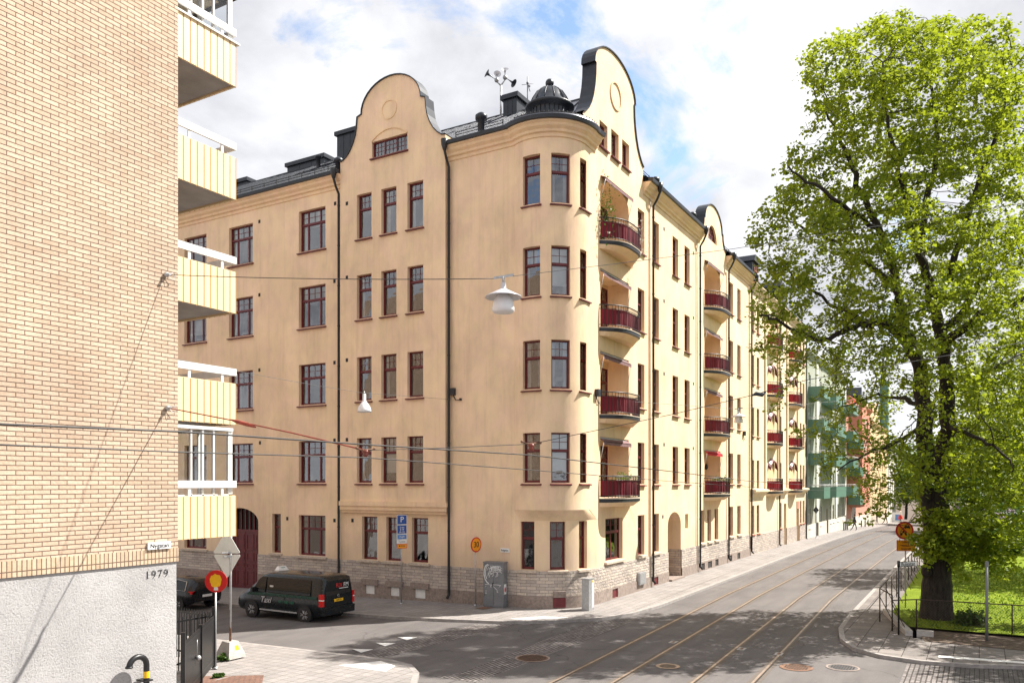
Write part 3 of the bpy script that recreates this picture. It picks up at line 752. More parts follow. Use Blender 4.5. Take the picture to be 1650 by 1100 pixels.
for x0,x1 in ((32.9,EN[0]),(EN[1],60.6)):
    wall(pl,'Y',YB-PO,rect(x0,x1,GR,PL),[],0)
    wall(gr,'Y',YB-PO-.03,rect(x0,x1,-.4,GR),[rect(a,b,.04,.46) for a,b in bb if x0<a<x1],.25)
for s,zz in ((pl,(GR,PL)),(gr,(-.4,GR))):
    n=48; o=PO if s is pl else PO+.03
    for i in range(n):
        p=[Vector(gplan(k/n))+Vector(gn(k/n))*o for k in (i,i+1)]
        s.add([(*p[0],zz[0]),(*p[1],zz[0]),(*p[1],zz[1]),(*p[0],zz[1])],[(0,1,2,3)],0,True)
        q=[Vector(gplan(k/n))-Vector(gn(k/n))*.02 for k in (i,i+1)]
        s.quad((*p[0],zz[1]),(*p[1],zz[1]),(*q[1],zz[1]),(*q[0],zz[1]))
for s,z,o in ((pl,PL,PO),(gr,GR,PO+.03)):      # ledge tops
    s.quad((XA-o,17.35,z),(XA-o,Ga[0],z),(XA+.02,Ga[0],z),(XA+.02,17.35,z)); s.quad((XA-o,Ga[1],z),(XA-o,48,z),(XA+.02,48,z),(XA+.02,Ga[1],z))
    for x0,x1 in ((32.9,EN[0]),(EN[1],60.6)): s.quad((x0,YB-o,z),(x1,YB-o,z),(x1,YB+.02,z),(x0,YB+.02,z))
pl.build('stone_plinth',M['stone'],H1); gr.build('granite_base',M['granite'],H1)
# basement hatches
for k,(a,b) in enumerate(bas):
    mb=MB(); mb.box(XA-.03,XA-.006,a,b,.02,.44); mb.build('basement_hatch',M['white'],H1)
    mb=MB(); mb.box(XA-PO-.10,XA-PO+.0,a-.22,b+.22,.46,.74); mb.build('stone_lintel',M['granite'],H1)
for a,b in bb:
    mb=MB(); mb.box(a,b,YB-.03,YB-.006,.04,.46); mb.build('basement_hatch',M['burg' if a<43 else 'dark_in'],H1)
mb=MB(); s0=s_at(891,gplan); s1=s_at(910,gplan); pa=Vector(gplan(s0))+Vector(gn(s0))*.10; pb=Vector(gplan(s1))+Vector(gn(s1))*.10
mb.beam((*pa,.26),(*pb,.26),.05,.42); o=mb.build('basement_hatch',M['burg'],H1); o['label']='burgundy hatch in the base of the turret'
mb=MB(); mb.beam((*pa,.62),(*pb,.62),.12,.26); mb.build('stone_lintel',M['granite'],H1)
# stone ledges below the ground floor windows
def ledge(Mx,w):
    mb=MB(); mb.add([(-.12,-.14,-.13),(w+.12,-.14,-.13),(w+.12,.2,-.13),(-.12,.2,-.13),(-.12,-.14,-.04),(w+.12,-.14,-.04),(w+.12,.2,.0),(-.12,.2,.0)],[(3,2,1,0),(4,5,6,7),(0,1,5,4),(1,2,6,5),(2,3,7,6),(3,0,4,7)])
    mb.build('stone_ledge',M['limestone'],H1,Mx)
# windows
for t in hw:
    if t[0]=='B': _,x,z0,w,h,k=t; m=MBm(x,YB,z0)
    else: X,yl,z0,w,h,k=t; m=MA(X,yl,z0)
    low=z0<2
    cu=None
    if k in('attic','small'): cu=-1
    if low: cu=0 if k=='wide' else -1
    window(H1,m,w,h,k,'burg',.12 if k=='attic' else .18,cu,sill=not low)
    if low: ledge(m,w)
for m,w,h,k in TWM:
    low=m[2][3]<2
    window(H1,m,w,h,k,'burg',.18,-1 if low else None,sill=not low)
    if low: ledge(m,w)
# half-round gable window
mb=MB(); P=[(x-50.93,z-20.88) for x,z in hm]
for i in range(2,len(P)): 
    if i+1<len(P): mb.beam((P[i][0]*.95,0,P[i][1]*.95),(P[i+1][0]*.95,0,P[i+1][1]*.95),.06,.08)
mb.box(-.95,.95,-.03,.03,0,.08)
for x in (-.45,0,.45): mb.box(x-.025,x+.025,-.02,.02,.05,.95*math.sqrt(1-(x/.98)**2))
mb.box(-.85,.85,-.018,.018,.42,.46)
wo=mb.build('window',M['burg'],H1,Matrix.Translation((50.93,YB+.15,20.88)))
mb=MB(); mb.add([(x,.01,z) for x,z in P],[tuple(range(len(P)))]); mb.build('pane',M['glass'],wo,Matrix.Identity(4),local=True)
# blind arch above the attic light, round medallions
tr=MB()
P=[]
for i in range(15):
    t=i/14; P.append((23.2+2.15*t, 21.87+.42*math.sin(PI*t)**.8))
for i in range(14): tr.beam((XBAY-.02,*P[i]),(XBAY-.02,*P[i+1]),.05,.05)
def ringx(c,r,X): 
    for i in range(24):
        a=2*PI*i/24; b=2*PI*(i+1)/24; tr.beam((X+.005,c[0]+r*math.cos(a),c[1]+r*math.sin(a)),(X+.005,c[0]+r*math.cos(b),c[1]+r*math.sin(b)),.07,.07)
def ringy(c,r,Y):
    for i in range(24):
        a=2*PI*i/24; b=2*PI*(i+1)/24; tr.beam((c[0]+r*math.cos(a),Y-.02,c[1]+r*math.sin(a)),(c[0]+r*math.cos(b),Y-.02,c[1]+r*math.sin(b)),.07,.07)
ringx((24.3,23.2),.44,XBAY); ringy((35.03,23.6),.62,YB)
tr.build('gable_medallion',M['stucco_trim'],H1)
# corbel band under the bay
cb=MB(); y0,y1=gc-3.17,gc+3.17
cb.box(XBAY-.10,XA,y0-.10,y1+.02,4.30,4.52); cb.box(XBAY-.03,XA,y0-.05,y1+.01,4.10,4.30); cb.box(XBAY+.08,XA,y0,y1,3.96,4.10)
cb.build('bay_corbel',M['stucco_trim'],H1)
# --- cornice, swept along plan lines
def sweep(mb, path, normals, prof, mi=0, close=True):
    n=len(prof); b=len(mb.v)
    for p,nn in zip(path,normals):
        for o,z in prof: mb.v.append((p[0]+nn[0]*o,p[1]+nn[1]*o,z))
    for i in range(len(path)-1):
        for j in range(n-1):
            mb.f.append([b+i*n+j,b+(i+1)*n+j,b+(i+1)*n+j+1,b+i*n+j+1]); mb.m.append(mi); mb.sm.append(False)
    for e in (0,len(path)-1): mb.f.append([b+e*n+j for j in range(n)]); mb.m.append(mi); mb.sm.append(False)
cprof=[(-.02,20.12),(.05,20.12),(.07,20.26),(.16,20.30),(.18,20.40),(.30,20.50),(.34,20.60),(.42,20.66),(.42,20.72),(-.02,20.74)]
gprof=[(.36,20.70),(.52,20.72),(.55,20.86),(.50,20.90),(.30,20.92),(.28,20.78)]
co=MB(); gu=MB()
nx=(-1,0); ny=(0,-1)
paths=[([(XA,48),(XA,gc+3.17)],[nx,nx]),
       ([(XA,gc-3.17),(XA,17.60)]+[tplan(i/30) for i in range(1,31)]+[(32.7,YB)],[nx,nx]+[tn(i/30) for i in range(1,31)]+[ny]),
       ([(38.61,YB),(48.18,YB)],[ny,ny]),([(54.02,YB),(60.6,YB)],[ny,ny])]
for p,nn in paths:
    co=MB(); sweep(co,p,nn,cprof); co.build('cornice',M['stucco_trim'],H1)
    gu=MB(); sweep(gu,p,nn,gprof); gu.build('gutter',M['metal_dark'],H1)
# --- gable copings and cheeks in dark sheet metal
def coping(parent,prof,axis,const,back,over=.05):
    mb=MB(); n=len(prof)
    def P(a,z,d): return (const+d,a,z) if axis=='X' else (a,const+d,z)
    c=sum(p[0] for p in prof)/n
    A=[];
    for i,(a,z) in enumerate(prof):
        p0=prof[max(i-1,0)]; p1=prof[min(i+1,n-1)]; d=Vector((p1[0]-p0[0],p1[1]-p0[1])); d=d.normalized() if d.length>1e-6 else Vector((0,1))
        nn=Vector((d.y,-d.x)); A.append((a+nn.x*over,z+nn.y*over))
    for i in range(n-1):
        a,b=A[i],A[i+1]; a0,b0=prof[i],prof[i+1]
        mb.quad(P(*a,-.07),P(*b,-.07),P(*b,back),P(*a,back)); mb.quad(P(*a0,-.07),P(*b0,-.07),P(*b,-.07),P(*a,-.07)); mb.quad(P(*a0,-.07),P(*a0,0),P(*b0,0),P(*b0,-.07))
        mb.quad(P(*a,back),P(*b,back),P(*b0,back),P(*a0,back))
    # back face of the gable
    mb.add([P(a,z,back) for a,z in prof],[tuple(range(n))])
    return mb
mb=coping(H1,GA,'X',XBAY,.60); mb.build('gable_coping',M['metal_dark'],H1)
mb=coping(H1,GB,'Y',YB,.62); mb.build('gable_coping',M['metal_dark'],H1)
mb=coping(H1,G2,'Y',YB,.62); mb.build('gable_coping',M['metal_dark'],H1)
# --- roof
sl=(24.9-20.85)/6.6
ro=MB(); se=MB()
EX=XA-.42; EY=YB-.42; RX=EX+6.6; RY=EY+6.6; ZE=20.85; ZR=24.9
zAo=lambda x:ZE+(x-EX)*sl
zBo=lambda y:ZE+(y-EY)*sl
gx0=XBAY+.61; gy0=YB+.63; ga0,ga1=gc-3.17,gc+3.17
ro.add([(EX,48,ZE),(EX,ga1,ZE),(gx0,ga1,zAo(gx0)),(gx0,ga0,zAo(gx0)),(EX,ga0,ZE),(EX,17.6,ZE),(EX+1.7,EY+1.7,ZE+1.7*sl),(RX,RY,ZR),(RX,48,ZR)],[tuple(range(9))])
ro.add([(38.62,EY,ZE),(48.17,EY,ZE),(48.17,gy0,zBo(gy0)),(54.03,gy0,zBo(gy0)),(54.03,EY,ZE),(60.6,EY,ZE),(60.6,RY,ZR),(RX,RY,ZR),(EX+1.7,EY+1.7,ZE+1.7*sl),(EX+1.9,gy0,zBo(gy0)),(38.62,gy0,zBo(gy0))],[tuple(range(11))])

ro.add([(RX,RY,ZR),(60.6,RY,ZR),(60.6,RY+6,ZE),(RX+6,RY+6,ZE)],[(0,1,2,3)]); ro.add([(RX,RY,ZR),(RX+6,RY+6,ZE),(RX+6,48,ZE),(RX,48,ZR)],[(0,1,2,3)])
ro.add([(60.6,EY,ZE),(60.6,RY+6,ZE),(60.6,RY,ZR)],[(0,1,2)]); ro.add([(EX,48,ZE),(RX,48,ZR),(RX+6,48,ZE)],[(0,1,2)])
y=18.2
while y<48:
    if True:
        x0=EX if abs(y-gc)>3.2 else gx0; x1=RX if y>RY else EX+(y-EY)
        se.beam((x0,y,zAo(x0)+.02),(x1,y,ZE+(x1-EX)*sl+.02),.028,.05)
    y+=.58
x=33.2
while x<60.6:
    y1=RY if x>RX else EY+(x-EX)
    ys=EY if 38.62<x<48.17 or x>54.03 else gy0
    se.beam((x,ys,zBo(ys)+.02),(x,y1,ZE+(y1-EY)*sl+.02),.028,.05); x+=.58
se.beam((EX+1.6,EY+1.6,ZE+1.6*sl+.03),(RX,RY,ZR+.03),.06,.06); se.beam((RX,RY,ZR+.03),(RX,48,ZR+.03),.08,.06); se.beam((RX,RY,ZR+.03),(60.6,RY,ZR+.03),.08,.06)
# saddle roofs behind the gables
def saddle(axis,c,hwid,zr,z0,front):
    d=(zr-ZE)/sl
    if axis=='X':
        P=lambda a,b,z:(front+b,c+a,z); lim=EX+d-front+.0
    else:
        P=lambda a,b,z:(c+a,front+b,z); lim=EY+d-front+.0
    for s in (-1,1):
        ro.add([P(s*hwid,0,z0),P(0,0,zr),P(0,lim,zr),P(s*hwid,max(.1,(z0-ZE)/sl+ (EX if axis=='X' else EY)-front),z0)],[(0,1,2,3)])
        for k in range(1,5):
            t=k*.6; z_e=z0; 
            se.beam(P(s*hwid,t*.0+min(t,.5),z0+.03),P(0,min(t,.5)+.0,zr+.03),.03,.05) if k==1 else None
            q=max(.0,1-k*.22); se.beam(P(s*hwid*q,.5+ (lim-.5)*(1-q),z0+(zr-z0)*(1-q)+.03),P(0,.5+(lim-.5)*(1-q)*.98,zr+.03),.03,.05)
    se.beam(P(0,0,zr+.03),P(0,lim,zr+.03),.06,.05)
saddle('X',gc,3.1,23.2,21.0,XBAY+.4); saddle('Y',35.03,3.5,23.9,21.1,YB+.4); saddle('Y',51.1,2.8,22.0,20.95,YB+.4)
se.build('roof_seam',M['metal_dark'],H1)
ro.build('roof',M['roof'],H1)
# snow guards along the eaves
for (a,b) in (((EX+.55,46,0),(EX+.55,gc+3.4,0)),((EX+.55,gc-3.5,0),(EX+.55,18.2,0)),((38.9,EY+.55,0),(48,EY+.55,0)),((54.2,EY+.55,0),(60.3,EY+.55,0))):
    sg=MB(); A=Vector(a);B=Vector(b); z=ZE+.55*sl
    for dz in (.14,.26): sg.tube([(A.x,A.y,z+dz),(B.x,B.y,z+dz)],.018,6)
    n=max(2,int((B-A).length/.9))
    for i in range(n+1):
        p=A+(B-A)*i/n; sg.box(p.x-.02,p.x+.02,p.y-.02,p.y+.02,z-.02,z+.30)
    sg.build('snow_guard',M['black'],H1)
# turret cap: metal apron, railing, drum, dome, ball
cx,cy=TC
ap=MB(); ap.lathe((cx,cy,0),[(2.30,20.80),(2.32,20.93),(2.1,21.0),(1.0,21.45),(.9,21.45)],48); ap.build('turret_apron',M['roof'],H1)
rl=MB()
for i in range(30):
    a=R(165+150*i/29); p=(cx+2.22*math.cos(a),cy+2.22*math.sin(a)); rl.box(p[0]-.02,p[0]+.02,p[1]-.02,p[1]+.02,20.85,21.06)
rl.lathe((cx,cy,0),[(2.20,20.86),(2.23,20.86),(2.23,20.98),(2.20,20.98)],40,a0=R(160),a1=R(320))
for z in (21.0,): rl.tube([(cx+2.22*math.cos(R(165+150*i/29)),cy+2.22*math.sin(R(165+150*i/29)),z) for i in range(30)],.022,6)
rl.build('eave_railing',M['black'],H1)
dm=MB(); dm.lathe((cx,cy,0),[(.90,21.3),(.86,21.9),(.90,22.0),(1.07,22.06),(1.11,22.14),(1.07,22.20),(.92,22.26),(.80,22.52),(.60,22.82),(.34,23.02),(.10,23.10),(.06,23.2)],32)
for i in range(26):
    a=2*PI*i/26; ca,sa=math.cos(a),math.sin(a)
    dm.tube([(cx+.91*ca,cy+.91*sa,21.32),(cx+.88*ca,cy+.88*sa,21.98)],.016,4)
    if i%2==0: dm.tube([(cx+r*ca,cy+r*sa,z) for r,z in ((.93,22.26),(.81,22.52),(.61,22.83),(.34,23.03),(.1,23.11))],.016,4)
dm.build('turret_dome',M['metal_dark'],H1)
mb=MB(); mb.sphere((cx,cy,23.28),.19,16,12); mb.build('finial_ball',M['metal_dark'],H1)
# chimneys
def chimney(x0,x1,y0,y1,z0,z1,name='chimney'):
    mb=MB(); mb.box(x0,x1,y0,y1,z0,z1-.28); mb.box(x0-.12,x1+.12,y0-.12,y1+.12,z1-.28,z1-.05); mb.box(x0+.1,x1-.1,y0+.1,y1-.1,z1-.05,z1+.04)
    for k in range(1,3): mb.box(x0-.015,x0,y0+(y1-y0)*k/3-.012,y0+(y1-y0)*k/3+.012,z0,z1-.28)
    return mb.build(name,M['metal_dark'],H1)
chimney(35.0,36.4,20.15,20.95,23.5,25.15)
a=onX(463,262,36.6)[0]; b=onX(522,262,36.6)[0]; chimney(36.6,37.4,b,a,24.3,25.65)
a=onX(543,240,35.2)[0]; chimney(35.2,36.2,a-1.5,a,23.6,25.9)
a=onX(398,295,36.6)[0]; chimney(36.6,37.4,a,a+1.5,24.3,25.5)
chimney(45.6,46.4,20.0,20.9,23.6,25.3)
# vent hoods
def vent(x,y,z,r=.13,h=.6):
    mb=MB(); mb.lathe((x,y,z),[(r,-.4),(r,h*.6),(r*1.7,h*.62),(r*1.7,h*.85),(r*.8,h),(0.001,h)],14); mb.build('roof_vent',M['metal_dark'],H1)
vent(EX+.35,19.2,ZE+.3,.16,.75); vent(EX+.45,27.75,ZE+.2,.15,.65); vent(EX+4.5,33.0,ZE+3,.12,.5); vent(40.6,EY+.5,ZE+.2,.14,.6); vent(47.0,EY+.5,ZE+.2,.14,.6)
# downpipes
def pipe(pts,name='downpipe',r=.06,mat='black',parent=H1):
    mb=MB(); mb.tube(pts,r,10)
    z=1.2
    while z<19.5:
        mb.lathe((pts[3][0],pts[3][1],z),[(r+.015,0),(r+.015,.05)],10); z+=2.0
    mb.lathe((pts[0][0],pts[0][1],pts[0][2]),[(r+.02,-.25),(.15,-.02),(.17,.22),(.0,.22)],12)
    return mb.build(name,M[mat],parent)
def pipeA(y,x): pipe([(XA-.5,y,20.72),(XA-.5,y,20.45),(XA-.34,y,20.1),(x,y,19.8),(x,y,.45),(x,y,.32),(x-.14,y,.16)])
def pipeB(x,y=YB-.14): pipe([(x,YB-.5,20.72),(x,YB-.5,20.45),(x,YB-.34,20.1),(x,y,19.8),(x,y,.45),(x,y,.32),(x,y-.14,.16)])
pipeA(27.58,XA-.14); pipeA(20.90,XA-.16)
for x in (39.72,47.85,54.3,60.62): pipeB(x)
for x in (39.45,47.45,60.3):
    mb=MB(); mb.tube([(x,YB-.07,20.1),(x,YB-.07,.1)],.03,8); mb.build('conductor_pipe',M['limestone'],H1)
# small square vents in the walls
vv=MB()
for x0,y0,X in ((540,328,XA),(447,449,XA),(540,435,XA),(559,328,XBAY),(559,447,XBAY),(559,580,XBAY),(559,708,XBAY),(539,453,XA),(539,584,XA),(539,709,XA),(418,357,XA),(418,475,XA),(418,596,XA),(419,713,XA),(463,835,XA),(539,838,XA),(568,838,XA)):
    if (x0,y0) in ((447,449),(540,435)): continue
    y,z=onX(x0,y0,X); vv.box(X-.008,X+.02,y-.075,y+.075,z-.09,z+.09)
for x0,y0 in ((1070,369),(1070,485),(1070,602),(1070,716),(1117.5,408),(1117.5,512),(1117.5,618),(1117,722),(1068,832)):
    x,z=onY(x0,y0,YB); vv.box(x-.1,x+.1,YB-.008,YB+.02,z-.09,z+.09)
vv.build('wall_vent',M['dark_in'],H1)
# dark rooms behind the glass
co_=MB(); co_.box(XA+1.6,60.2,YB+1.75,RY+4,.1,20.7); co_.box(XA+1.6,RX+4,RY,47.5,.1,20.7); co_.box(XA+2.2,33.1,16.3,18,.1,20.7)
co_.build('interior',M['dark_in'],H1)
fl=MB()
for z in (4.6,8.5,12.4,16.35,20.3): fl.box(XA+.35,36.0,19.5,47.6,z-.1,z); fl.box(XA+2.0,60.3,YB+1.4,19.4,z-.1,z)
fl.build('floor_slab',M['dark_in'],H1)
# gate on the cross street
gt=MB(); X=XA+.42; ym=(Ga[0]+Ga[1])/2
gt.box(X,X+.08,Ga[0],Ga[1],2.72,2.86)
for y0,y1 in ((Ga[0],ym-.02),(ym+.02,Ga[1])):
    gt.box(X+.02,X+.08,y0,y1,-.5,2.72)
    w=y1-y0
    for z0,z1 in ((-.25,.6),(.75,1.0),(1.15,1.6),(1.75,2.6)):
        for k in (0,1):
            a=y0+.1+k*w/2; b=a+w/2-.18; gt.box(X-.005,X+.02,a,b,z0,z0+.05); gt.box(X-.005,X+.02,a,b,z1-.05,z1); gt.box(X-.005,X+.02,a,a+.05,z0+.05,z1-.05); gt.box(X-.005,X+.02,b-.05,b,z0+.05,z1-.05)
for k in range(9):
    y=Ga[0]+.12+(Ga[1]-Ga[0]-.24)*k/8; top=3.30+.75*math.sqrt(max(0,1-((y-ym)/((Ga[1]-Ga[0])/2))**2)); gt.box(X,X+.05,y-.035,y+.035,2.86,top)
go=gt.build('gate',M['burg'],H1)
mb=MB(); mb.quad((X+.06,Ga[0],2.8),(X+.06,Ga[1],2.8),(X+.06,Ga[1],4.05),(X+.06,Ga[0],4.05)); mb.build('pane',M['carglass'],go)
# entrance door on the tram street
dr=MB(); Y=YB+.90
dr.box(EN[0],EN[1],Y,Y+.08,2.35,2.5); dr.box(EN[0],EN[0]+.3,Y,Y+.08,0,3.7); dr.box(EN[1]-.3,EN[1],Y,Y+.08,0,3.7)
xm=(EN[0]+EN[1])/2
for a,b in ((EN[0]+.3,xm-.01),(xm+.01,EN[1]-.3)):
    dr.box(a,b,Y+.02,Y+.07,0,.8); dr.box(a,a+.1,Y+.02,Y+.07,.8,2.35); dr.box(b-.1,b,Y+.02,Y+.07,.8,2.35)
    for z in (1.15,1.5,1.85,2.2): dr.box(a+.1,b-.1,Y+.02,Y+.07,z,z+.07)
dr.box(xm-.03,xm+.03,Y,Y+.06,2.5,3.7)
do=dr.build('entrance_door',M['wood'],H1)
mb=MB(); mb.quad((EN[0],Y+.05,.6),(EN[1],Y+.05,.6),(EN[1],Y+.05,3.75),(EN[0],Y+.05,3.75)); mb.build('pane',M['carglass'],do)
mb=MB(); mb.tube([(xm-.09,Y-.03,.95),(xm-.09,Y-.03,1.35)],.018,8); mb.build('handle',M['galv'],do)
mb=MB(); mb.box(EN[0],EN[1],YB-.25,YB+.9,-.02,.10); mb.build('doorstep',M['granite'],H1)
st=MB(); st.quad((EN[1]-.012,YB,0.1),(EN[1]-.012,YB+.9,.1),(EN[1]-.012,YB+.9,PL),(EN[1]-.012,YB,PL)); st.build('door_reveal_stone',M['stone'],H1)
# --- balconies
def balcony(parent,x0,x1,zb,Y,prot,clothm,h_slab=.30,metal='metal_dark',cols=None):
    """shallow curved balcony: slab, fascia, railing, cloth"""
    n=18
    def P(t,k=1.0,o=0):   # t 0..1 along the front
        x=x0+(x1-x0)*t; e=1-abs(2*t-1)**3.2
        return (x, Y-(prot*e)*k-o)
    sl_=MB(); t=[i/n for i in range(n+1)]
    F0=[P(i,1) for i in t]; F1=[P(i,.90) for i in t]; F2=[P(i,.55) for i in t]
    z0,z1,z2=zb,zb+.12,zb+h_slab
    for A,za,B,zb_ in ((F2,z0-.10,F1,z1-.02),):
        for i in range(n): sl_.add([(*A[i],za),(*A[i+1],za),(*B[i+1],zb_),(*B[i],zb_)],[(0,3,2,1)],0,True)
    sl_.add([(*p,z0-.10) for p in F2],[tuple(range(n+1))[::-1]])
    so=sl_.build('balcony',M['stucco_trim'],parent)
    fa=MB()
    for A,za,B,zb_ in ((F1,z1-.02,F0,z1+.02),(F0,z1+.02,F0,z2-.03)):
        for i in range(n): fa.add([(*A[i],za),(*A[i+1],za),(*B[i+1],zb_),(*B[i],zb_)],[(0,3,2,1)],0,True)
    fa.build('fascia',M[metal],so)
    tp=MB(); Fo=[P(i,1.03) for i in t]
    tp.add([(*p,z2) for p in Fo]+[(x1,Y+.02,z2),(x0,Y+.02,z2)],[tuple(range(n+3))]); tp.add([(*p,z2-.04) for p in Fo]+[(*p,z2) for p in Fo],[(i,i+1,n+2+i,n+1+i) for i in range(n)])
    tp.build('deck',M['limestone'],so)
    rl=MB(); Rp=[P(i,.97) for i in t]; zt=z2+1.0
    for z,r in ((zt,.028),(zt-.18,.014),(z2+.10,.016)): rl.tube([(*p,z) for p in Rp],r,6)
    m=30
    for i in range(m+1):
        q=P(i/m,.97); rl.box(q[0]-.009,q[0]+.009,q[1]-.009,q[1]+.009,z2+.02,zt)
    rl.build('railing',M['black'],so)
    cl=MB(); m=60; Cp=[P(.01+.98*i/m,.93) for i in range(m+1)]; rnd=random.Random(int(x0*10+zb*7))
    W=[rnd.uniform(-.015,.015)+(.012 if i%2 else -.012) for i in range(m+1)]
    for i in range(m):
        a,b=Cp[i],Cp[i+1]; cl.add([(a[0],a[1]+W[i],z2+.12),(b[0],b[1]+W[i+1],z2+.12),(b[0],b[1]+W[i+1]*.6,zt-.20),(a[0],a[1]+W[i]*.6,zt-.20)],[(0,1,2,3)],0,True)
    cl.build('privacy_cloth',M[clothm],so)
    return so
for li,(x0,x1) in enumerate(LG):
    for fz in FLZ:
        balcony(H1,x0-.12,x1+.30,fz-.30,YB,.95,'cloth')
    for k,(fz,tz) in enumerate(zip(FLZ,(19.0,15.13,11.38,7.50))):
        window(H1,MBm(x1-2.14,YB+1.10,fz),2.1,min(2.5,tz-fz-.1),'door','burg',.0,3 if k%2 else 0,sill=False,name='balcony_door')
        bk=MB(); bk.quad((x0-.02,YB+1.27,fz),(x1+.02,YB+1.27,fz),(x1+.02,YB+1.27,tz+.4),(x0-.02,YB+1.27,tz+.4)); 
        # back wall beside and above the door
        bk=MB(); wall(bk,'Y',YB+1.09,rect(x0-.02,x1+.02,fz-.02,tz+.4),[rect(x1-2.14,x1-.04,fz,fz+min(2.5,tz-fz-.1))],.05); bk.build('loggia_wall',M['stucco'],H1)
        # awning
        aw=MB(); tz2=19.42 if k==0 else tz+.02
        if not (li==1 and k==0): pass
        rolled = .16 if k else .26
        A=[(x0+.03,YB+.10,tz2-.05),(x1-.03,YB+.10,tz2-.05),(x1-.03,YB-rolled,tz2-.22),(x0+.03,YB-rolled,tz2-.22)]
        aw.add(A+[(p[0],p[1],p[2]-.03) for p in A],[(0,1,2,3),(7,6,5,4),(0,4,5,1),(1,5,6,2),(2,6,7,3),(3,7,4,0)])
        aw.add([(A[3][0],A[3][1],A[3][2]),(A[2][0],A[2][1],A[2][2]),(A[2][0],A[2][1],A[2][2]-.16),(A[3][0],A[3][1],A[3][2]-.16)],[(0,1,2,3)])
        ao=aw.build('awning',M['awning' if not(li==1 and k==3) else 'redcloth'],H1)
        ar=MB(); ar.tube([(x0+.02,YB+.08,tz2-.07),(x1-.02,YB+.08,tz2-.07)],.05,8)
        for xx in (x0+.06,x1-.06): ar.tube([(xx,YB-rolled+.01,tz2-.24),(xx,YB+.05,tz2-1.3)],.014,6)
        ar.build('awning_arm',M['ceramic'],ao)
# wall lamp in a loggia
mb=MB(); x,z=onY(1152,752,YB+.3); mb.lathe((x,YB+.9,z),[(.02,.22),(.12,.12),(.13,-.05),(.07,-.16),(0,-.16)],10); mb.build('wall_lamp',M['metal_dark'],H1)
# small dark boxes with cable ends
for (P_,ax) in ((onX(731,631,XA),'X'),(onY(960.5,633,YB),'Y'),(onY(1197.5,698,YB),'Y')):
    mb=MB(); a,z=P_
    if ax=='X': mb.box(XA-.16,XA,a-.12,a+.12,z-.16,z+.16); mb.box(XA-.12,XA,a-.45,a-.38,z-.42,z-.32); mb.tube([(XA-.03,a,z-.16),(XA-.05,a-.15,z-.4),(XA-.05,a-.4,z-.38)],.02,6)
    else: mb.box(a-.14,a+.14,YB-.18,YB,z-.16,z+.16); mb.tube([(a,YB-.03,z-.16),(a+.1,YB-.05,z-.45),(a+.3,YB-.05,z-.4)],.02,6)
    mb.build('junction_box',M['metal_dark'],H1)
# grey meter cupboard on the long facade, slim pale cabinet at the turret
mb=MB(); a,_=onY(1028,937,YB-.1); b,_=onY(1038.5,937,YB-.1); mb.box(a,b,YB-.2,YB-.03,.32,.92); mb.box(a+.05,b-.05,YB-.212,YB-.2,.37,.87); tag(mb.build('meter_cupboard',M['galv']),'small blue-grey metal cupboard fixed to the base of the cream house','cupboard')
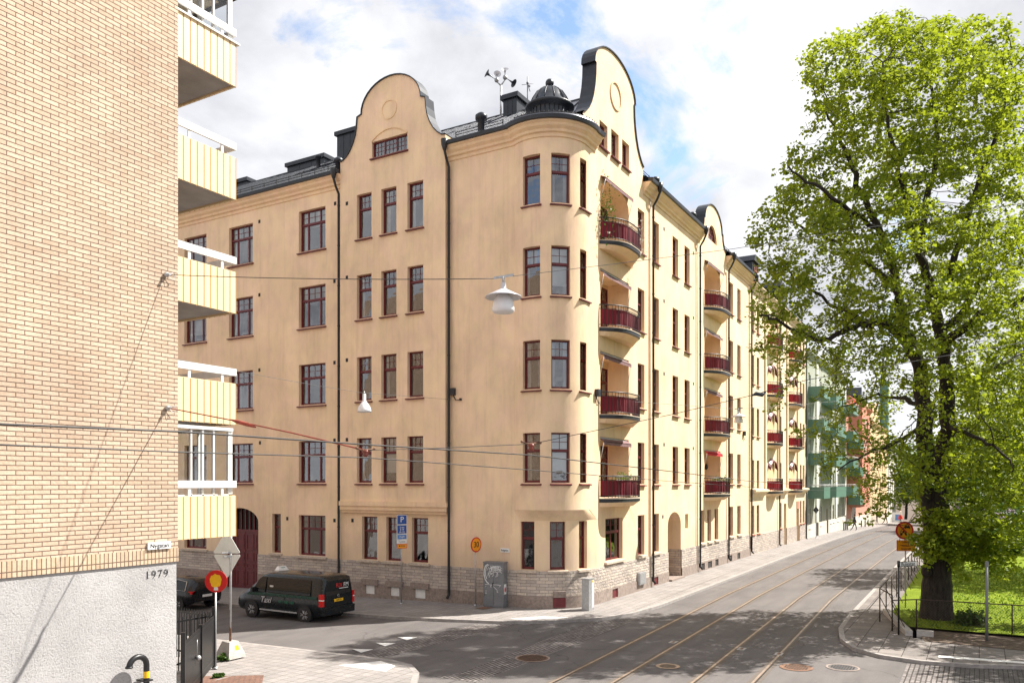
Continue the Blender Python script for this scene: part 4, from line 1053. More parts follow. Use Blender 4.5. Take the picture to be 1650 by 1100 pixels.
# ================================================================ NEIGHBOURS ALONG THE STREET
def far_house(name,label,x0,x1,zt,mat,rows,cols,fm,wh,roof='dark',base='stone',slope=True,gh=2.0,depth=12,doors=(),kind='far',basez=None,eave_h=3.0,rs=.6,rowb0=None):
    z0=g(x1,YB)-.6 if slope else -.6; zb=g((x0+x1)/2,YB)
    t=thing(name,label,'building',((x0+x1)/2,YB,zb))
    w=MB(); holes=[]; W=[]
    ww,hh=wh
    for c in cols:
        for r in rows:
            holes.append(rect(c,c+ww,r,r+hh)); W.append((c,r,ww,hh))
    dh=[]
    for a,b,top in doors: dh.append(rect(a,b,zb-.3,top))
    wall(w,'Y',YB,rect(x0,x1,z0,zt),holes+dh,hdepth=[.2]*len(holes)+[.9]*len(dh))
    w.quad((x0,YB,z0),(x0,YB+depth,z0),(x0,YB+depth,zt),(x0,YB,zt)); w.quad((x1,YB,z0),(x1,YB,zt),(x1,YB+depth,zt),(x1,YB+depth,z0)); w.quad((x0,YB+depth,z0),(x1,YB+depth,z0),(x1,YB+depth,zt),(x0,YB+depth,zt))
    w.build('wall',M[mat],t)
    for a,r,b,h in W: window(t,MBm(a,YB,r),b,h,kind,fm,.13,random.choice([0,3,1,-1,0]))
    for a,b,top in doors:
        mb=MB(); mb.box(a,b,YB+.8,YB+.86,zb-.3,top-.5); mb.box(a,a+.1,YB+.74,YB+.8,zb-.3,top); mb.box(b-.1,b,YB+.74,YB+.8,zb-.3,top); mb.box(a,b,YB+.74,YB+.8,top-.55,top-.45); mb.build('door',M['wood'],t)
    p=MB(); zpl=zb+1.45
    xs=[x0]+[v for a,b,_ in sorted(doors) for v in (a,b)]+[x1]
    for i in range(0,len(xs),2): wall(p,'Y',YB-.05,rect(xs[i],xs[i+1],z0,zpl),[],0); p.quad((xs[i],YB-.05,zpl),(xs[i+1],YB-.05,zpl),(xs[i+1],YB+.02,zpl),(xs[i],YB+.02,zpl))
    p.build('stone_plinth',M[base],t)
    c=MB(); sweep(c,[(x0,YB),(x1,YB)],[ny,ny],[(-.02,zt-.55),(.06,zt-.55),(.1,zt-.35),(.3,zt-.2),(.42,zt-.02),(.42,zt+.05),(-.02,zt+.07)]); c.build('cornice',M[mat],t)
    r_=MB(); d=depth/2; zr=zt+d*rs
    r_.add([(x0,YB-.45,zt+.1),(x1,YB-.45,zt+.1),(x1,YB+d,zr),(x0,YB+d,zr)],[(0,1,2,3)]); r_.add([(x0,YB+d,zr),(x1,YB+d,zr),(x1,YB+depth,zt),(x0,YB+depth,zt)],[(0,1,2,3)])
    for xx in (x0,x1): r_.add([(xx,YB-.45,zt+.1),(xx,YB+d,zr),(xx,YB+depth,zt)],[(0,1,2)])
    x=x0+.3
    while x<x1: r_.beam((x,YB-.45,zt+.12),(x,YB+d,zr+.02),.03,.05); x+=.9
    ro_=r_.build('roof',M['metal_dark'],t)
    return t,zb
# second cream house with bright red balconies
t2,zb2=far_house('apartment_house','cream apartment house with bright red balconies beyond the corner house',60.75,82.7,20.4,'cream',[17.0,12.95,9.0,5.0,1.55],[61.15,62.75,70.9,79.9,81.3],'orange_fr',(.85,2.15),doors=((72.6,73.7,3.6),(78.2,79.5,3.7)),kind='tur')
for x0,x1 in ((65.9,69.6),(74.3,78.0)):
    for k,fz in enumerate((16.2,12.25,8.35,4.45)):
        lo=MB(); lo.box(x0+.2,x1-.3,YB-.035,YB-.012,fz+.3,fz+2.2) 
        balcony(t2,x0,x1,fz,YB,.85,'cloth_red')
        # arched doorway shade and scalloped canopy
        a=MB(); P=arch(x0+.5,x1-.6,fz+.3,fz+2.2,fz+3.0,10); a.add([(x,YB-.004,z) for x,z in P],[tuple(range(len(P)))]); a.build('balcony_door',M['ochre'],t2)
        c=MB()
        for i in range(2,12):
            p,q=P[i],P[i+1]; c.add([(p[0],YB-.02,p[1]),(q[0],YB-.02,q[1]),(q[0],YB-.26,q[1]-.22),(p[0],YB-.26,p[1]-.22)],[(0,1,2,3)])
            c.add([(p[0],YB-.26,p[1]-.22),(q[0],YB-.26,q[1]-.22),((p[0]+q[0])/2,YB-.27,(p[1]+q[1])/2-.45)],[(0,1,2)])
        c.build('canopy',M['burg'],t2)
bd=MB()
for a,b in ((60.8,65.2),(69.9,73.4),(78.4,82.5)): sweep(bd,[(a,YB),(b,YB)],[ny,ny],[(0,4.35),(.12,4.45),(.2,4.6),(.42,4.75),(.42,4.9),(0,4.95)])
for x in (65.2,69.9,73.6,78.4): bd.box(x,x+.35,YB-.14,YB-.002,4.95,19.8)
bd.build('moulding',M['cream'],t2)
pp=[(82.6,YB-.45,20.3),(82.6,YB-.45,20.1),(82.6,YB-.3,19.8),(82.6,YB-.14,19.5),(82.6,YB-.14,.2),(82.6,YB-.14,.0),(82.6,YB-.2,-.1)]
pipe(pp,parent=t2); pipe([(70.2,YB-.45,20.3),(70.2,YB-.45,20.1),(70.2,YB-.3,19.8),(70.2,YB-.16,19.5),(70.2,YB-.16,.3),(70.2,YB-.16,.2),(70.2,YB-.3,.1)],parent=t2)
for xx in (62.2,71.5):
    dmr=MB(); dmr.box(xx,xx+2.0,YB+.2,YB+3,20.6,22.4); dmr.prism([(xx-.2,22.4),(xx+2.2,22.4),(xx+1.8,22.9),(xx+.2,22.9)],YB,YB+3.2); dmr.build('dormer',M['metal_dark'],t2)
    window(t2,MBm(xx+.3,YB+.14,20.9),1.4,1.3,'two','orange_fr',.0,-1,sill=False)
sgn=MB(); sgn.box(78.3,79.4,YB-.06,YB-.02,3.0,3.7); sgn.build('sign_panel',M['coral'],t2)
# green house
t3,zb3=far_house('apartment_house','pale green apartment house with deep green balconies',82.75,110.6,18.4,'green_st',[14.4,11.1,7.85,4.6,.9],[84.4,91.0,97.5,99.6,103.0,107.0],'white',(1.25,1.95),base='pale_st',doors=((88.6,89.9,2.7),(95.2,96.3,2.5)),rs=.5)
pal=MB()
for x in (88.4,101.4,108.8): pal.box(x,x+1.1,YB-.12,YB-.004,1.3,18.0)
pal.build('pilaster',M['pale_st'],t3)
for x0,x1,dz in ((84.2,88.0,0),(92.2,99.6,0),(105.6,110.4,0)):
    for fz in (13.9,10.6,7.25,3.85):
        b_=MB(); c=Vector(((x0+x1)/2,YB-.78)); b_.box(x0,x1,YB-1.5,YB-.005,fz,fz+.12); 
        b_.box(x0,x1,YB-1.5,YB-1.44,fz+.12,fz+1.15); b_.box(x0,x0+.06,YB-1.44,YB-.005,fz+.12,fz+1.15); b_.box(x1-.06,x1,YB-1.44,YB-.005,fz+.12,fz+1.15)
        bo=b_.build('balcony',M['greenbalc'],t3)
        r_=MB(); r_.tube([(x0,YB,fz+1.38),(x0,YB-1.5,fz+1.38),(x1,YB-1.5,fz+1.38),(x1,YB,fz+1.38)],.03,6)
        for i in range(6): r_.box(x0-.015,x0+.015,YB-1.5+i*.28,YB-1.47+i*.28,fz+1.15,fz+1.38)
        for i in range(8): xx=x0+(x1-x0)*i/7; r_.box(xx-.015,xx+.015,YB-1.515,YB-1.485,fz+1.15,fz+1.38)
        r_.build('railing',M['white'],bo)
# coral house
t4,zb4=far_house('apartment_house','coral red apartment house with an arched ground floor window',110.7,137.0,16.6,'coral',[12.6,9.3,6.1,2.9],[123.5,126.5,129.5,132.5],'white',(1.3,1.9),base='pale_st',rs=.7)
by4=MB(); by4.vprism([(113,YB),(114.2,YB-1.5),(119.5,YB-1.5),(121,YB)],2.6,15.6); by4.vprism([(113.4,YB),(114.4,YB-1.2),(119.3,YB-1.2),(120.6,YB)],2.2,2.6)
by4.build('bay',M['coral'],t4)
for fz in (5.5,8.9,12.2):
    window(t4,MBm(115.2,YB-1.5,fz),1.4,1.9,'far','white',-.02,-1,sill=False); window(t4,MBm(117.4,YB-1.5,fz),1.4,1.9,'far','white',-.02,-1,sill=False)
P=arch(115.2,119.2,-.1,1.4,2.3,12); a=MB()
for i in range(len(P)): p,q=P[i],P[(i+1)%len(P)]; a.beam((p[0],YB-.03,p[1]),(q[0],YB-.03,q[1]),.16,.2)
a.box(117.1,117.3,YB-.05,YB-.02,0,2.2)
ao=a.build('arched_window',M['white'],t4)
a=MB(); a.add([(x,YB-.012,z) for x,z in P],[tuple(range(len(P)))]); a.build('pane',M['carglass'],ao)
for x0,x1 in ((111.4,113.6),):
    for fz in (2.6,6.3,9.9):
        b_=MB(); b_.box(x0,x1+1.5,YB-1.6,YB-.005,fz,fz+1.15); b_.build('balcony',M['greenbalc'],t4)
dm4=MB(); dm4.box(121.5,123,YB-.3,YB+1.5,15.4,17.6); dm4.prism([(121.2,17.6),(123.3,17.6),(122.2,18.9)],YB-.5,YB+1.6); dm4.build('dormer',M['metal_dark'],t4)
t5,zb5=far_house('apartment_house','ochre yellow apartment house far down the street',137.1,163.5,15.0,'ochre',[11.0,7.8,4.6,1.2],[139,143,147,151,155,159],'white',(1.4,1.9),base='limestone',rs=.7)
dm5=MB(); dm5.prism([(140,15),(150,15),(145,18.6)],YB-.1,YB+4); dm5.build('gable',M['ochre'],t5)
t6,zb6=far_house('apartment_house','white house at the far end of the street',163.6,182.0,11.0,'white_st',[7.2,3.6,.3],[166,170,174,178],'grey',(1.4,1.8),base='pale_st',rs=.5)
# tower-like green mast behind
mb=MB(); v=at(1425,640,175); mb.box(v.x-1.2,v.x+1.2,v.y-.8,v.y+.8,0,v.z+3); mb.box(v.x-1.4,v.x+1.4,v.y-1,v.y+1,v.z+3,v.z+3.4)
o=mb.build('stair_tower',M['greenbalc']); tag(o,'slim green stair tower rising behind the ochre house','tower')
# pale houses beyond the park
def park_house(x,y,w,d,h,mat,label):
    t=thing('park_house',label,'building',(x,y,-3),0)
    mb=MB(); holes=[rect(y+1+i*2.6,y+2.3+i*2.6,z,z+1.6) for i in range(int((w-1)/2.6)) for z in np.arange(0,h-2,3.0)]
    wall(mb,'X',x,rect(y,y+w,-4,h),holes,.2); mb.quad((x,y,-4),(x+d,y,-4),(x+d,y,h),(x,y,h)); mb.quad((x,y+w,-4),(x,y+w,h),(x+d,y+w,h),(x+d,y+w,-4)); mb.build('wall',M[mat],t)
    for hh in holes: window(t,MA(x,hh[1][0],hh[0][1]),1.3,1.6,'far','white',.1,-1,sill=False)
    r_=MB(); r_.prism([(x-.5,h),(x+d+.5,h),(x+d/2,h+3)],y-.3,y+w+.3); r_.build('roof',M['roof'],t)
park_house(165,-26,22,12,8.5,'white_st','pale house glimpsed beyond the park trees')
park_house(150,-62,26,12,9,'pale_st','pale green-white house behind the right side of the park')
# ================================================================ LEFT BRICK BUILDING
LB=thing('brick_building','buff brick apartment building with yellow balconies and rendered base','building',(11.95,15.81,0))
WX,WY=11.95,15.81; SB,ST=3.62,3.93
mb=MB(); mb.quad((-12,WY,ST),(WX,WY,ST),(WX,WY,19.6),(-12,WY,19.6)); mb.quad((WX,WY,ST),(WX,WY+26,ST),(WX,WY+26,19.6),(WX,WY,19.6)); mb.quad((-12,WY,19.6),(WX,WY,19.6),(WX,WY+26,19.6),(-12,WY+26,19.6))
mb.quad((-12,WY,-.5),(-12,WY,19.6),(-12,WY+26,19.6),(-12,WY+26,-.5)); mb.quad((-12,WY+26,-.5),(-12,WY+26,19.6),(WX,WY+26,19.6),(WX,WY+26,-.5))
mb.build('brick_wall',M['brick'],LB)
mb=MB(); mb.quad((-12,WY-.008,SB),(WX+.008,WY-.008,SB),(WX+.008,WY-.008,ST),(-12,WY-.008,ST)); mb.quad((WX+.008,WY-.008,SB),(WX+.008,WY+26,SB),(WX+.008,WY+26,ST),(WX+.008,WY-.008,ST)); mb.quad((-12,WY-.008,SB),(-12,WY+.05,SB),(WX+.008,WY+.05,SB),(WX+.008,WY-.008,SB)); mb.quad((-12,WY-.008,ST),(-12,WY+.0,ST),(WX+.008,WY+.0,ST),(WX+.008,WY-.008,ST))
mb.build('soldier_course',M['soldier'],LB)
mb=MB(); mb.quad((-12,WY+.03,-.5),(WX-.02,WY+.03,-.5),(WX-.02,WY+.03,SB),(-12,WY+.03,SB)); mb.quad((WX-.02,WY+.03,-.5),(WX-.02,WY+26,-.5),(WX-.02,WY+26,SB),(WX-.02,WY+.03,SB)); mb.build('rendered_base',M['render'],LB)
M['bpanel']=plain('yellow_balcony_sheet',(.78,.61,.37),.5,var=.05,sc_=2); M['bgroove']=plain('ochre_groove',(.60,.30,.07),.6,var=.1)
BX0,BX1=WX,13.66; BY0,BY1=15.90,21.5
bots=[15.19,12.40,9.59,6.84,4.10]; tops=[16.25,13.44,10.62,7.86,5.10]
for k,(zb_,zt_) in enumerate(zip(bots,tops)):
    s=MB(); s.box(BX0+.01,BX1-.04,BY0+.04,BY1-.04,zb_+.05,zb_+.22)
    so=s.build('balcony',M['soffit'],LB)
    p=MB(); gv=MB()
    nb=9; w=(BX1-BX0)/nb
    p.box(BX0,BX1-.02,BY0+.006,BY0+.03,zb_,zt_); p.box(BX1-.03,BX1-.006,BY0,BY1,zb_,zt_)
    for i in range(nb):
        a=BX0+i*w+.012; p.box(a+.012,a+w-.024,BY0-.02,BY0+.006,zb_-.0,zt_-.01)
    n2=int((BY1-BY0)/w)
    for i in range(n2): a=BY0+i*w+.012; p.box(BX1-.006,BX1+.02,a+.012,a+w-.024,zb_,zt_-.01)
    p.build('panel',M['bpanel'],so)
    for i in range(nb+1): a=BX0+i*w; gv.box(a-.014,a+.020,BY0-.012,BY0+.004,zb_-.012,zt_-.012)
    for i in range(n2+1): a=BY0+i*w; gv.box(BX1-.004,BX1+.008,a-.012,a+.012,zb_-.012,zt_-.012)
    gv.build('groove',M['bgroove'],so)
    r_=MB(); zr=zt_+.14
    if k==0:
        r_.box(BX0,BX1+.1,BY0-.06,BY0+.05,zt_-.01,zt_+.03)
    r_.box(BX0+.0,BX1+.02,BY0-.02,BY0+.03,zr+.05,zr+.22); r_.box(BX1-.03,BX1+.02,BY0+.03,BY1,zr+.05,zr+.22)
    for xx in (BX0+.35,BX1-.42): r_.box(xx,xx+.06,BY0,BY0+.04,zt_-.02,zr+.05)
    r_.build('rail',M['white'],so)
    if k in (0,4):    # glazed balconies
        zc=zb_+2.66; gl=MB()
        for xx,wd in ((BX0+.02,.05),(BX0+.46,.04),(BX0+.78,.05),(BX0+1.1,.04),(BX1-.16,.12)): gl.box(xx,xx+wd,BY0+.06,BY0+.13,zt_-.02,zc-.08)
        gl.box(BX0,BX1-.04,BY0+.03,BY0+.13,zc-.08,zc); gl.box(BX0,BX1-.04,BY0+.06,BY0+.12,zt_-.02,zt_+.03)
        for yy in (1.2,2.4,3.6,4.8): gl.box(BX1-.14,BX1-.08,BY0+yy,BY0+yy+.05,zt_,zc-.08)
        gl.box(BX1-.15,BX1-.07,BY0+.14,BY1,zc-.08,zc)
        gl.build('glazing_frame',M['white'],so)
        gg=MB(); gg.quad((BX0,BY0+.095,zt_),(BX1-.1,BY0+.095,zt_),(BX1-.1,BY0+.095,zc-.05),(BX0,BY0+.095,zc-.05)); gg.quad((BX1-.11,BY0+.1,zt_),(BX1-.11,BY1,zt_),(BX1-.11,BY1,zc-.05),(BX1-.11,BY0+.1,zc-.05)); gg.build('glazing',M['clearglass'],so)
# glass canopy over the top balcony
cn=MB(); z=17.9
for i in range(7): yy=BY0+.05+i*.9; cn.beam((BX0,yy,z+.15),(BX1+.45,yy,z-.12),.05,.09)
cn.beam((BX1+.45,BY0,z-.12),(BX1+.45,BY1,z-.12),.06,.08)
co2=cn.build('canopy_frame',M['metal_dark'],LB)
cg=MB(); cg.quad((BX0,BY0,z+.2),(BX1+.5,BY0,z-.07),(BX1+.5,BY1,z-.07),(BX0,BY1,z+.2)); cg.build('canopy_sheet',plain('cream_canopy',(.66,.60,.47),.6,var=.1),co2)
# street plate and year on the wall
x0=onY(236.5,880,WY)[0]; x1=onY(273,880,WY)[0]; zc=(onY(255,871,WY)[1]+onY(255,885.5,WY)[1])/2; hgt=.155
mb=MB(); mb.box(x0,x1,WY-.05,WY-.012,zc-hgt/2,zc+hgt/2); sn=mb.build('street_plate',M['white']); tag(sn,'white street name plate reading Nygatan on the brick wall','street sign')
mt_txt=plain('dark_lettering',(.02,.02,.025),.5)
text('Nygatan',.135,mt_txt,face(((x0+x1)/2,WY-.05,zc),(1,0),.004),'lettering',sn,width=(x1-x0)*.80)
xa,xb=onY(237,925,WY)[0],onY(270,925,WY)[0]; zc=onY(254,925,WY)[1]
mb=MB()
text('1979',.27,M['black'],face(((xa+xb)/2,WY+.03,zc),(1,0),.012),'house_year',LB,extr=.006,width=(xb-xa),thin=.008,spacing=1.15)
# bent vent pipe at the foot of the wall
x,z=onY(232,1075,WY-.25); Yp=WY-.22
r_=onY(222,1060,Yp)[1]
c0=onY(222,1075,Yp); xr=onY(236,1075,Yp)[0]; xl=onY(208,1075,Yp)[0]; rad=(xr-xl)/2; xc=(xr+xl)/2; zc=onY(222,1073,Yp)[1]
pts=[(xr,Yp,-.1),(xr,Yp,zc-.3)]+[(xc+rad*math.cos(a),Yp,zc+rad*math.sin(a)) for a in [PI*i/12 for i in range(13)]]
t=thing('vent_pipe','black gooseneck vent pipe with yellow and white stickers at the rendered wall','pipe',(xr,Yp,0))
mb=MB(); mb.tube(pts,.062,14); mb.lathe((xl,Yp,zc),[(.062,.0),(.078,.0),(.078,.04),(.062,.04)],14); mb.build('pipe',M['black'],t)
mb=MB(); mb.lathe((xr,Yp,zc-.28),[(.0645,0),(.0645,.14)],16); mb.build('sticker',M['yellow'],t)
mb=MB(); mb.lathe((xr,Yp,zc-.58),[(.0645,0),(.0645,.17)],16); mb.build('sticker',M['white'],t)
mb=MB(); mb.beam((xr,Yp-.09,zc-.34),(xr,WY,zc-.34),.2,.03); mb.build('bracket',M['black'],t)
# ================================================================ BLACK GATE AND RAILINGS BESIDE THE BRICK BUILDING
t=thing('steel_gate','black boarded steel gate with padlock beside the brick building','gate',(14.2,17.9,0))
A=Vector((12.75,16.65)); B=Vector((15.75,19.25)); d=(B-A).normalized(); nn=Vector((d.y,-d.x))
mb=MB(); L_=(B-A).length
nbd=int(L_/.11)
for i in range(nbd):
    p=A+d*(L_*(i+.5)/nbd); mb.obox(p,d,nn,.048,.012,.12,1.55)
mb.beam((*A,.3),(*B,.3),.03,.06); mb.beam((*A,1.45),(*B,1.45),.03,.06)
mb.build('boards',M['black'],t)
for p,h in ((A-d*.07,1.80),(B+d*.07,1.80),(A+(B-A)*.52,1.62)):
    mb=MB(); mb.obox(p,d,nn,.05,.05,0,h); mb.build('post',M['black'],t)
mb=MB(); p=A+d*1.35; mb.tube([(p.x+nn.x*.05,p.y+nn.y*.05,1.35),(p.x+nn.x*.05,p.y+nn.y*.05,.95)],.008,6); mb.sphere((p.x+nn.x*.08,p.y+nn.y*.08,.88),.07,10,8); mb.build('padlock',M['galv'],t)
t=thing('railing_fence','black upright bar railing behind the steel gate','fence',(16,22,0))
mb=MB(); A=Vector((15.85,19.4)); B=Vector((16.4,27))
for z in (.3,1.5): mb.beam((*A,z),(*B,z),.03,.05)
for i in range(60): p=A+(B-A)*i/59; mb.box(p.x-.012,p.x+.012,p.y-.012,p.y+.012,.1,1.62)
mb.build('bars',M['black'],t)
t=thing('railing_fence','second black bar railing running along the brick building side','fence',(13.0,17.5,0))
mb=MB(); A=Vector((12.1,19.6)); B=Vector((15.8,19.5))
for z in (.3,1.5): mb.beam((*A,z),(*B,z),.03,.05)
for i in range(30): p=A+(B-A)*i/29; mb.box(p.x-.012,p.x+.012,p.y-.012,p.y+.012,.1,1.62)
mb.build('bars',M['black'],t)
# ================================================================ VEHICLES
def carpaint(name,c):
    m,nt,p=newmat(name); p.inputs['Base Color'].default_value=(*c,1); p.inputs['Roughness'].default_value=.28; p.inputs['Coat Weight'].default_value=.35; p.inputs['Coat Roughness'].default_value=.04; p.inputs['Metallic'].default_value=0; p.inputs['Specular IOR Level'].default_value=.3
    n=noise(nt,coords(nt),3,4); L(nt,ramp(nt,n,[(.3,(.22,)*3),(.8,(.38,)*3)]),p.inputs['Roughness']); return m
M['vanpaint']=carpaint('dark_green_black_paint',(.006,.010,.013)); M['carpaint']=carpaint('black_car_paint',(.006,.007,.010)); M['vanstripe']=carpaint('deep_green_film',(.006,.045,.032))
def car_body(secs, half, n=9):
    """secs: (y, z_bottom, z_belt, z_top, w_bottom, w_belt, w_top) stations from the rear (y=0) forward; returns lofted shell"""
    mb=MB(); rows=[]
    for (y,z0,zb,zt,wb,wm,wt) in secs:
        r=[( -wb*.92,z0),(-wb,z0+.08),(-wm*1.0,(z0+zb)/2),(-wm*.985,zb-.03),(-wm*.965,zb)]
        if zt-zb>.12: r+=[(-(wm*.965*.35+wt*.65),zb+(zt-zb)*.66),(-wt*.98,zt-.07),(-wt*.90,zt-.015),(-wt*.5,zt+.012),(0,zt+.02)]
        else: r+=[(-wm*.90,zb+(zt-zb)*.4),(-wm*.82,zb+(zt-zb)*.7),(-wm*.70,zt),(-wm*.4,zt+.012),(0,zt+.02)]
        rows.append([(x,y,z) for x,z in r]+[(-x,y,z) for x,z in r[-2::-1]])
    m=len(rows[0]); vs=[v for r in rows for v in r]
    fs=[(i*m+j,(i+1)*m+j,(i+1)*m+j+1,i*m+j+1) for i in range(len(rows)-1) for j in range(m-1)]
    mb.add(vs,fs,0,True); mb.add(rows[0],[tuple(range(m))]); mb.add(rows[-1],[tuple(range(m))[::-1]]); return mb
def wheel(parent,x,y,side,r=.34,w=.22):
    t=MB(); prof=[(r*.62,-w/2),(r*.93,-w/2),(r,-w*.38),(r,w*.38),(r*.93,w/2),(r*.62,w/2)]
    n=28
    vs=[];
    for rr,o in prof:
        for j in range(n): a=2*PI*j/n; vs.append((o,rr*math.cos(a),rr*math.sin(a)))
    t.add(vs,[(i*n+j,(i+1)*n+j,(i+1)*n+(j+1)%n,i*n+(j+1)%n) for i in range(len(prof)-1) for j in range(n)],0,True)
    o=t.build('wheel',M['rubber'],parent,Matrix.Translation((x,y,r)),local=True)
    s=MB(); e=side*(w/2-.02)
    for rr0,rr1 in ((r*.56,r*.66),):
        vs=[(e,rr*math.cos(2*PI*j/n),rr*math.sin(2*PI*j/n)) for rr in (rr0,rr1) for j in range(n)]
        s.add(vs,[(j,n+j,n+(j+1)%n,(j+1)%n) for j in range(n)])
    for k in range(5):
        for dd in (-.13,.13):
            a=2*PI*k/5+dd*.8; a2=2*PI*k/5+dd*1.7
            s.beam((e+side*.005,.05*math.cos(a),.05*math.sin(a)),(e,r*.6*math.cos(a2),r*.62*math.sin(a2)),.045,.03)
    vs=[(e+side*.01,.07*math.cos(2*PI*j/12),.07*math.sin(2*PI*j/12)) for j in range(12)]; s.add(vs,[tuple(range(12))])
    s.build('rim',M['alloy'],o,Matrix.Identity(4),local=True)
    b=MB(); e2=e-side*.05; vs=[(e2,r*.6*math.cos(2*PI*j/20),r*.6*math.sin(2*PI*j/20)) for j in range(20)]; b.add(vs,[tuple(range(20))]); b.build('brake_disc',M['black'],o,Matrix.Identity(4),local=True)
def loc_build(mb,name,mat,parent,M_=None): return mb.build(name,mat,parent,M_ or Matrix.Identity(4),local=True)
def side_quad(pts,x,off=.006):  return [(x,y,z) for y,z in pts]
# --- the dark minibus taxi
vx,vy=onG(492,993,RD-.10)
van=thing('minibus_taxi','dark green-black minibus taxi with roof sign and radio station lettering parked by the cream house','van',(24.78,vy-1.75,RD+g(24,vy+1.5)-.0),R(0))
V=car_body([(0.0,.42,1.05,1.70,.86,.90,.70),(.06,.34,1.08,1.84,.90,.95,.78),(.30,.30,1.10,1.90,.92,.96,.80),(1.0,.28,1.10,1.92,.93,.96,.81),(2.2,.28,1.10,1.92,.93,.96,.81),(3.2,.28,1.09,1.90,.93,.96,.80),(3.55,.28,1.08,1.82,.93,.95,.76),(4.05,.28,1.06,1.46,.93,.95,.74),(4.42,.29,1.02,1.16,.92,.94,.80),(4.75,.30,.90,1.0,.90,.92,.74),(4.93,.34,.74,.84,.84,.86,.66),(4.97,.38,.62,.70,.78,.80,.6)],.96)
loc_build(V,'body',M['vanpaint'],van)
# glass and trim on the left side (x negative side faces the camera)
for sx in (-1,1):
    w_=MB()
    def sp(y,z):   # side surface point
        t=(z-1.10)/.80; w=.9635*(1-t)+.80*t
        return (sx*(w+.012),y,z)
    for P in ([(3.98,1.13),(3.20,1.13),(3.20,1.76),(3.42,1.76),(3.60,1.66)],[(3.12,1.13),(.62,1.13),(.66,1.74),(3.12,1.76)]):
        w_.add([sp(*p) for p in P],[tuple(range(len(P))) if sx<0 else tuple(range(len(P)))[::-1]])
    loc_build(w_,'window',M['carglass2'] if 'carglass2' in M else M['carglass'],van)
    s_=MB(); s_.add([(sx*.972,.25,1.00),(sx*.972,4.3,.96),(sx*.970,4.1,1.09),(sx*.970,.25,1.11)],[(0,1,2,3)]); loc_build(s_,'green_stripe',M['vanstripe'],van)
    r_=MB(); r_.box(min(sx*.95,sx*.985),max(sx*.95,sx*.985),1.35,3.5,.36,.42); loc_build(r_,'side_strip',M['galv'],van)
    m_=MB(); m_.box(min(sx*.93,sx*1.12),max(sx*.93,sx*1.12),3.78,3.90,1.10,1.30); loc_build(m_,'wing_mirror',M['black'],van)
    tl=MB(); tl.box(min(sx*.84,sx*.955),max(sx*.84,sx*.955),-.03,.16,.72,1.22); loc_build(tl,'tail_light',M['lampred'],van)
    q=MB(); q.box(min(sx*.85,sx*.958),max(sx*.85,sx*.958),-.034,.162,.96,1.0); loc_build(q,'reflector',M['white'],van)
    a_=MB()
    for yc in (.95,4.02):
        for i in range(10):
            p=[(sx*.967,yc+.41*math.cos(a),.34+.41*math.sin(a)) for a in (PI*i/10,PI*(i+1)/10)]; q=[(sx*.972,yc+.34*math.cos(a),.34+.34*math.sin(a)) for a in (PI*i/10,PI*(i+1)/10)]
            a_.add([p[0],p[1],q[1],q[0]],[(0,1,2,3)])
        a_.add([(sx*.966,yc+.36*math.cos(2*PI*i/20),.34+.36*math.sin(2*PI*i/20)) for i in range(20)],[tuple(range(20))])
    loc_build(a_,'wheel_arch',M['rubber'],van)
    for yc in (.95,4.02): wheel(van,sx*.86,yc,sx)
    h=MB(); 
    for y in (3.0,2.5): h.box(min(sx*.95,sx*.99),max(sx*.95,sx*.99),y,y+.16,.98,1.01)
    loc_build(h,'door_handle',M['black'],van)
    dl=MB()
    for y in (3.16,2.05): dl.box(min(sx*.955,sx*.9685),max(sx*.955,sx*.9685),y,y+.012,.42,1.10)
    loc_build(dl,'door_gap',M['rubber'],van)
b_=MB(); b_.box(-.90,.90,-.09,.12,.36,.66); b_.box(-.90,.90,-.11,-.09,.58,.62); loc_build(b_,'rear_bumper',M['vanpaint'],van)
rw=MB(); rw.add([(-.74,-.012,1.14),(.74,-.012,1.14),(.66,.03,1.70),(-.66,.03,1.70)],[(0,1,2,3)]); loc_build(rw,'rear_window',M['black'],van)
np_=MB(); np_.box(-.26,.26,-.035,-.015,.86,.97); plo=loc_build(np_,'number_plate',M['yellow'],van)
def vtext(body,size,mat,loc,right,name,**k):
    o=text(body,size,mat,Matrix.Identity(4),name,None,**k); Mx=face(loc,right); o.parent=van; o.matrix_basis=Mx; return o
vtext('TAXI 173',.085,M['black'],(0,-.040,.915),(1,0),'plate_lettering')
vtext('RIX',.25,M['red'],(.06,-.0,1.50),(1,0),'radio_logo'); vtext('FM',.25,M['white'],(.47,-.0,1.50),(1,0),'radio_logo'); 
u=MB(); u.box(.06,.60,-.006,-.001,1.36,1.385); loc_build(u,'logo_line',M['white'],van)
vtext('Taxi',.36,M['ceramic'],(-.985,3.15,.80),(0,-1),'side_lettering',shear=.35)
M['greenfilm']=plain('green_lettering',(.008,.16,.09),.4); vtext('011-100 100',.17,M['greenfilm'],(-.985,1.95,.78),(0,-1),'phone_number')
e=MB(); e.lathe((0,0,0),[(.045,0),(.06,0),(.06,.01),(.045,.01)],16); loc_build(e,'emblem',M['alloy'],van,Matrix.Translation((0,-.02,1.09))@Matrix.Rotation(R(90),4,'X'))
ts=MB(); ts.vprism([(-.28,3.1),(.28,3.1),(.28,3.36),(-.28,3.36)],1.93,1.98); ts.add([(-.26,3.12,1.98),(.26,3.12,1.98),(.26,3.34,1.98),(-.26,3.34,1.98),(-.2,3.17,2.12),(.2,3.17,2.12),(.2,3.29,2.12),(-.2,3.29,2.12)],[(4,5,6,7),(0,1,5,4),(1,2,6,5),(2,3,7,6),(3,0,4,7)]); loc_build(ts,'roof_sign',M['white'],van)
vtext('TAXI',.10,M['greenfilm'],(0,3.145,2.05),(1,0),'roof_sign_lettering')
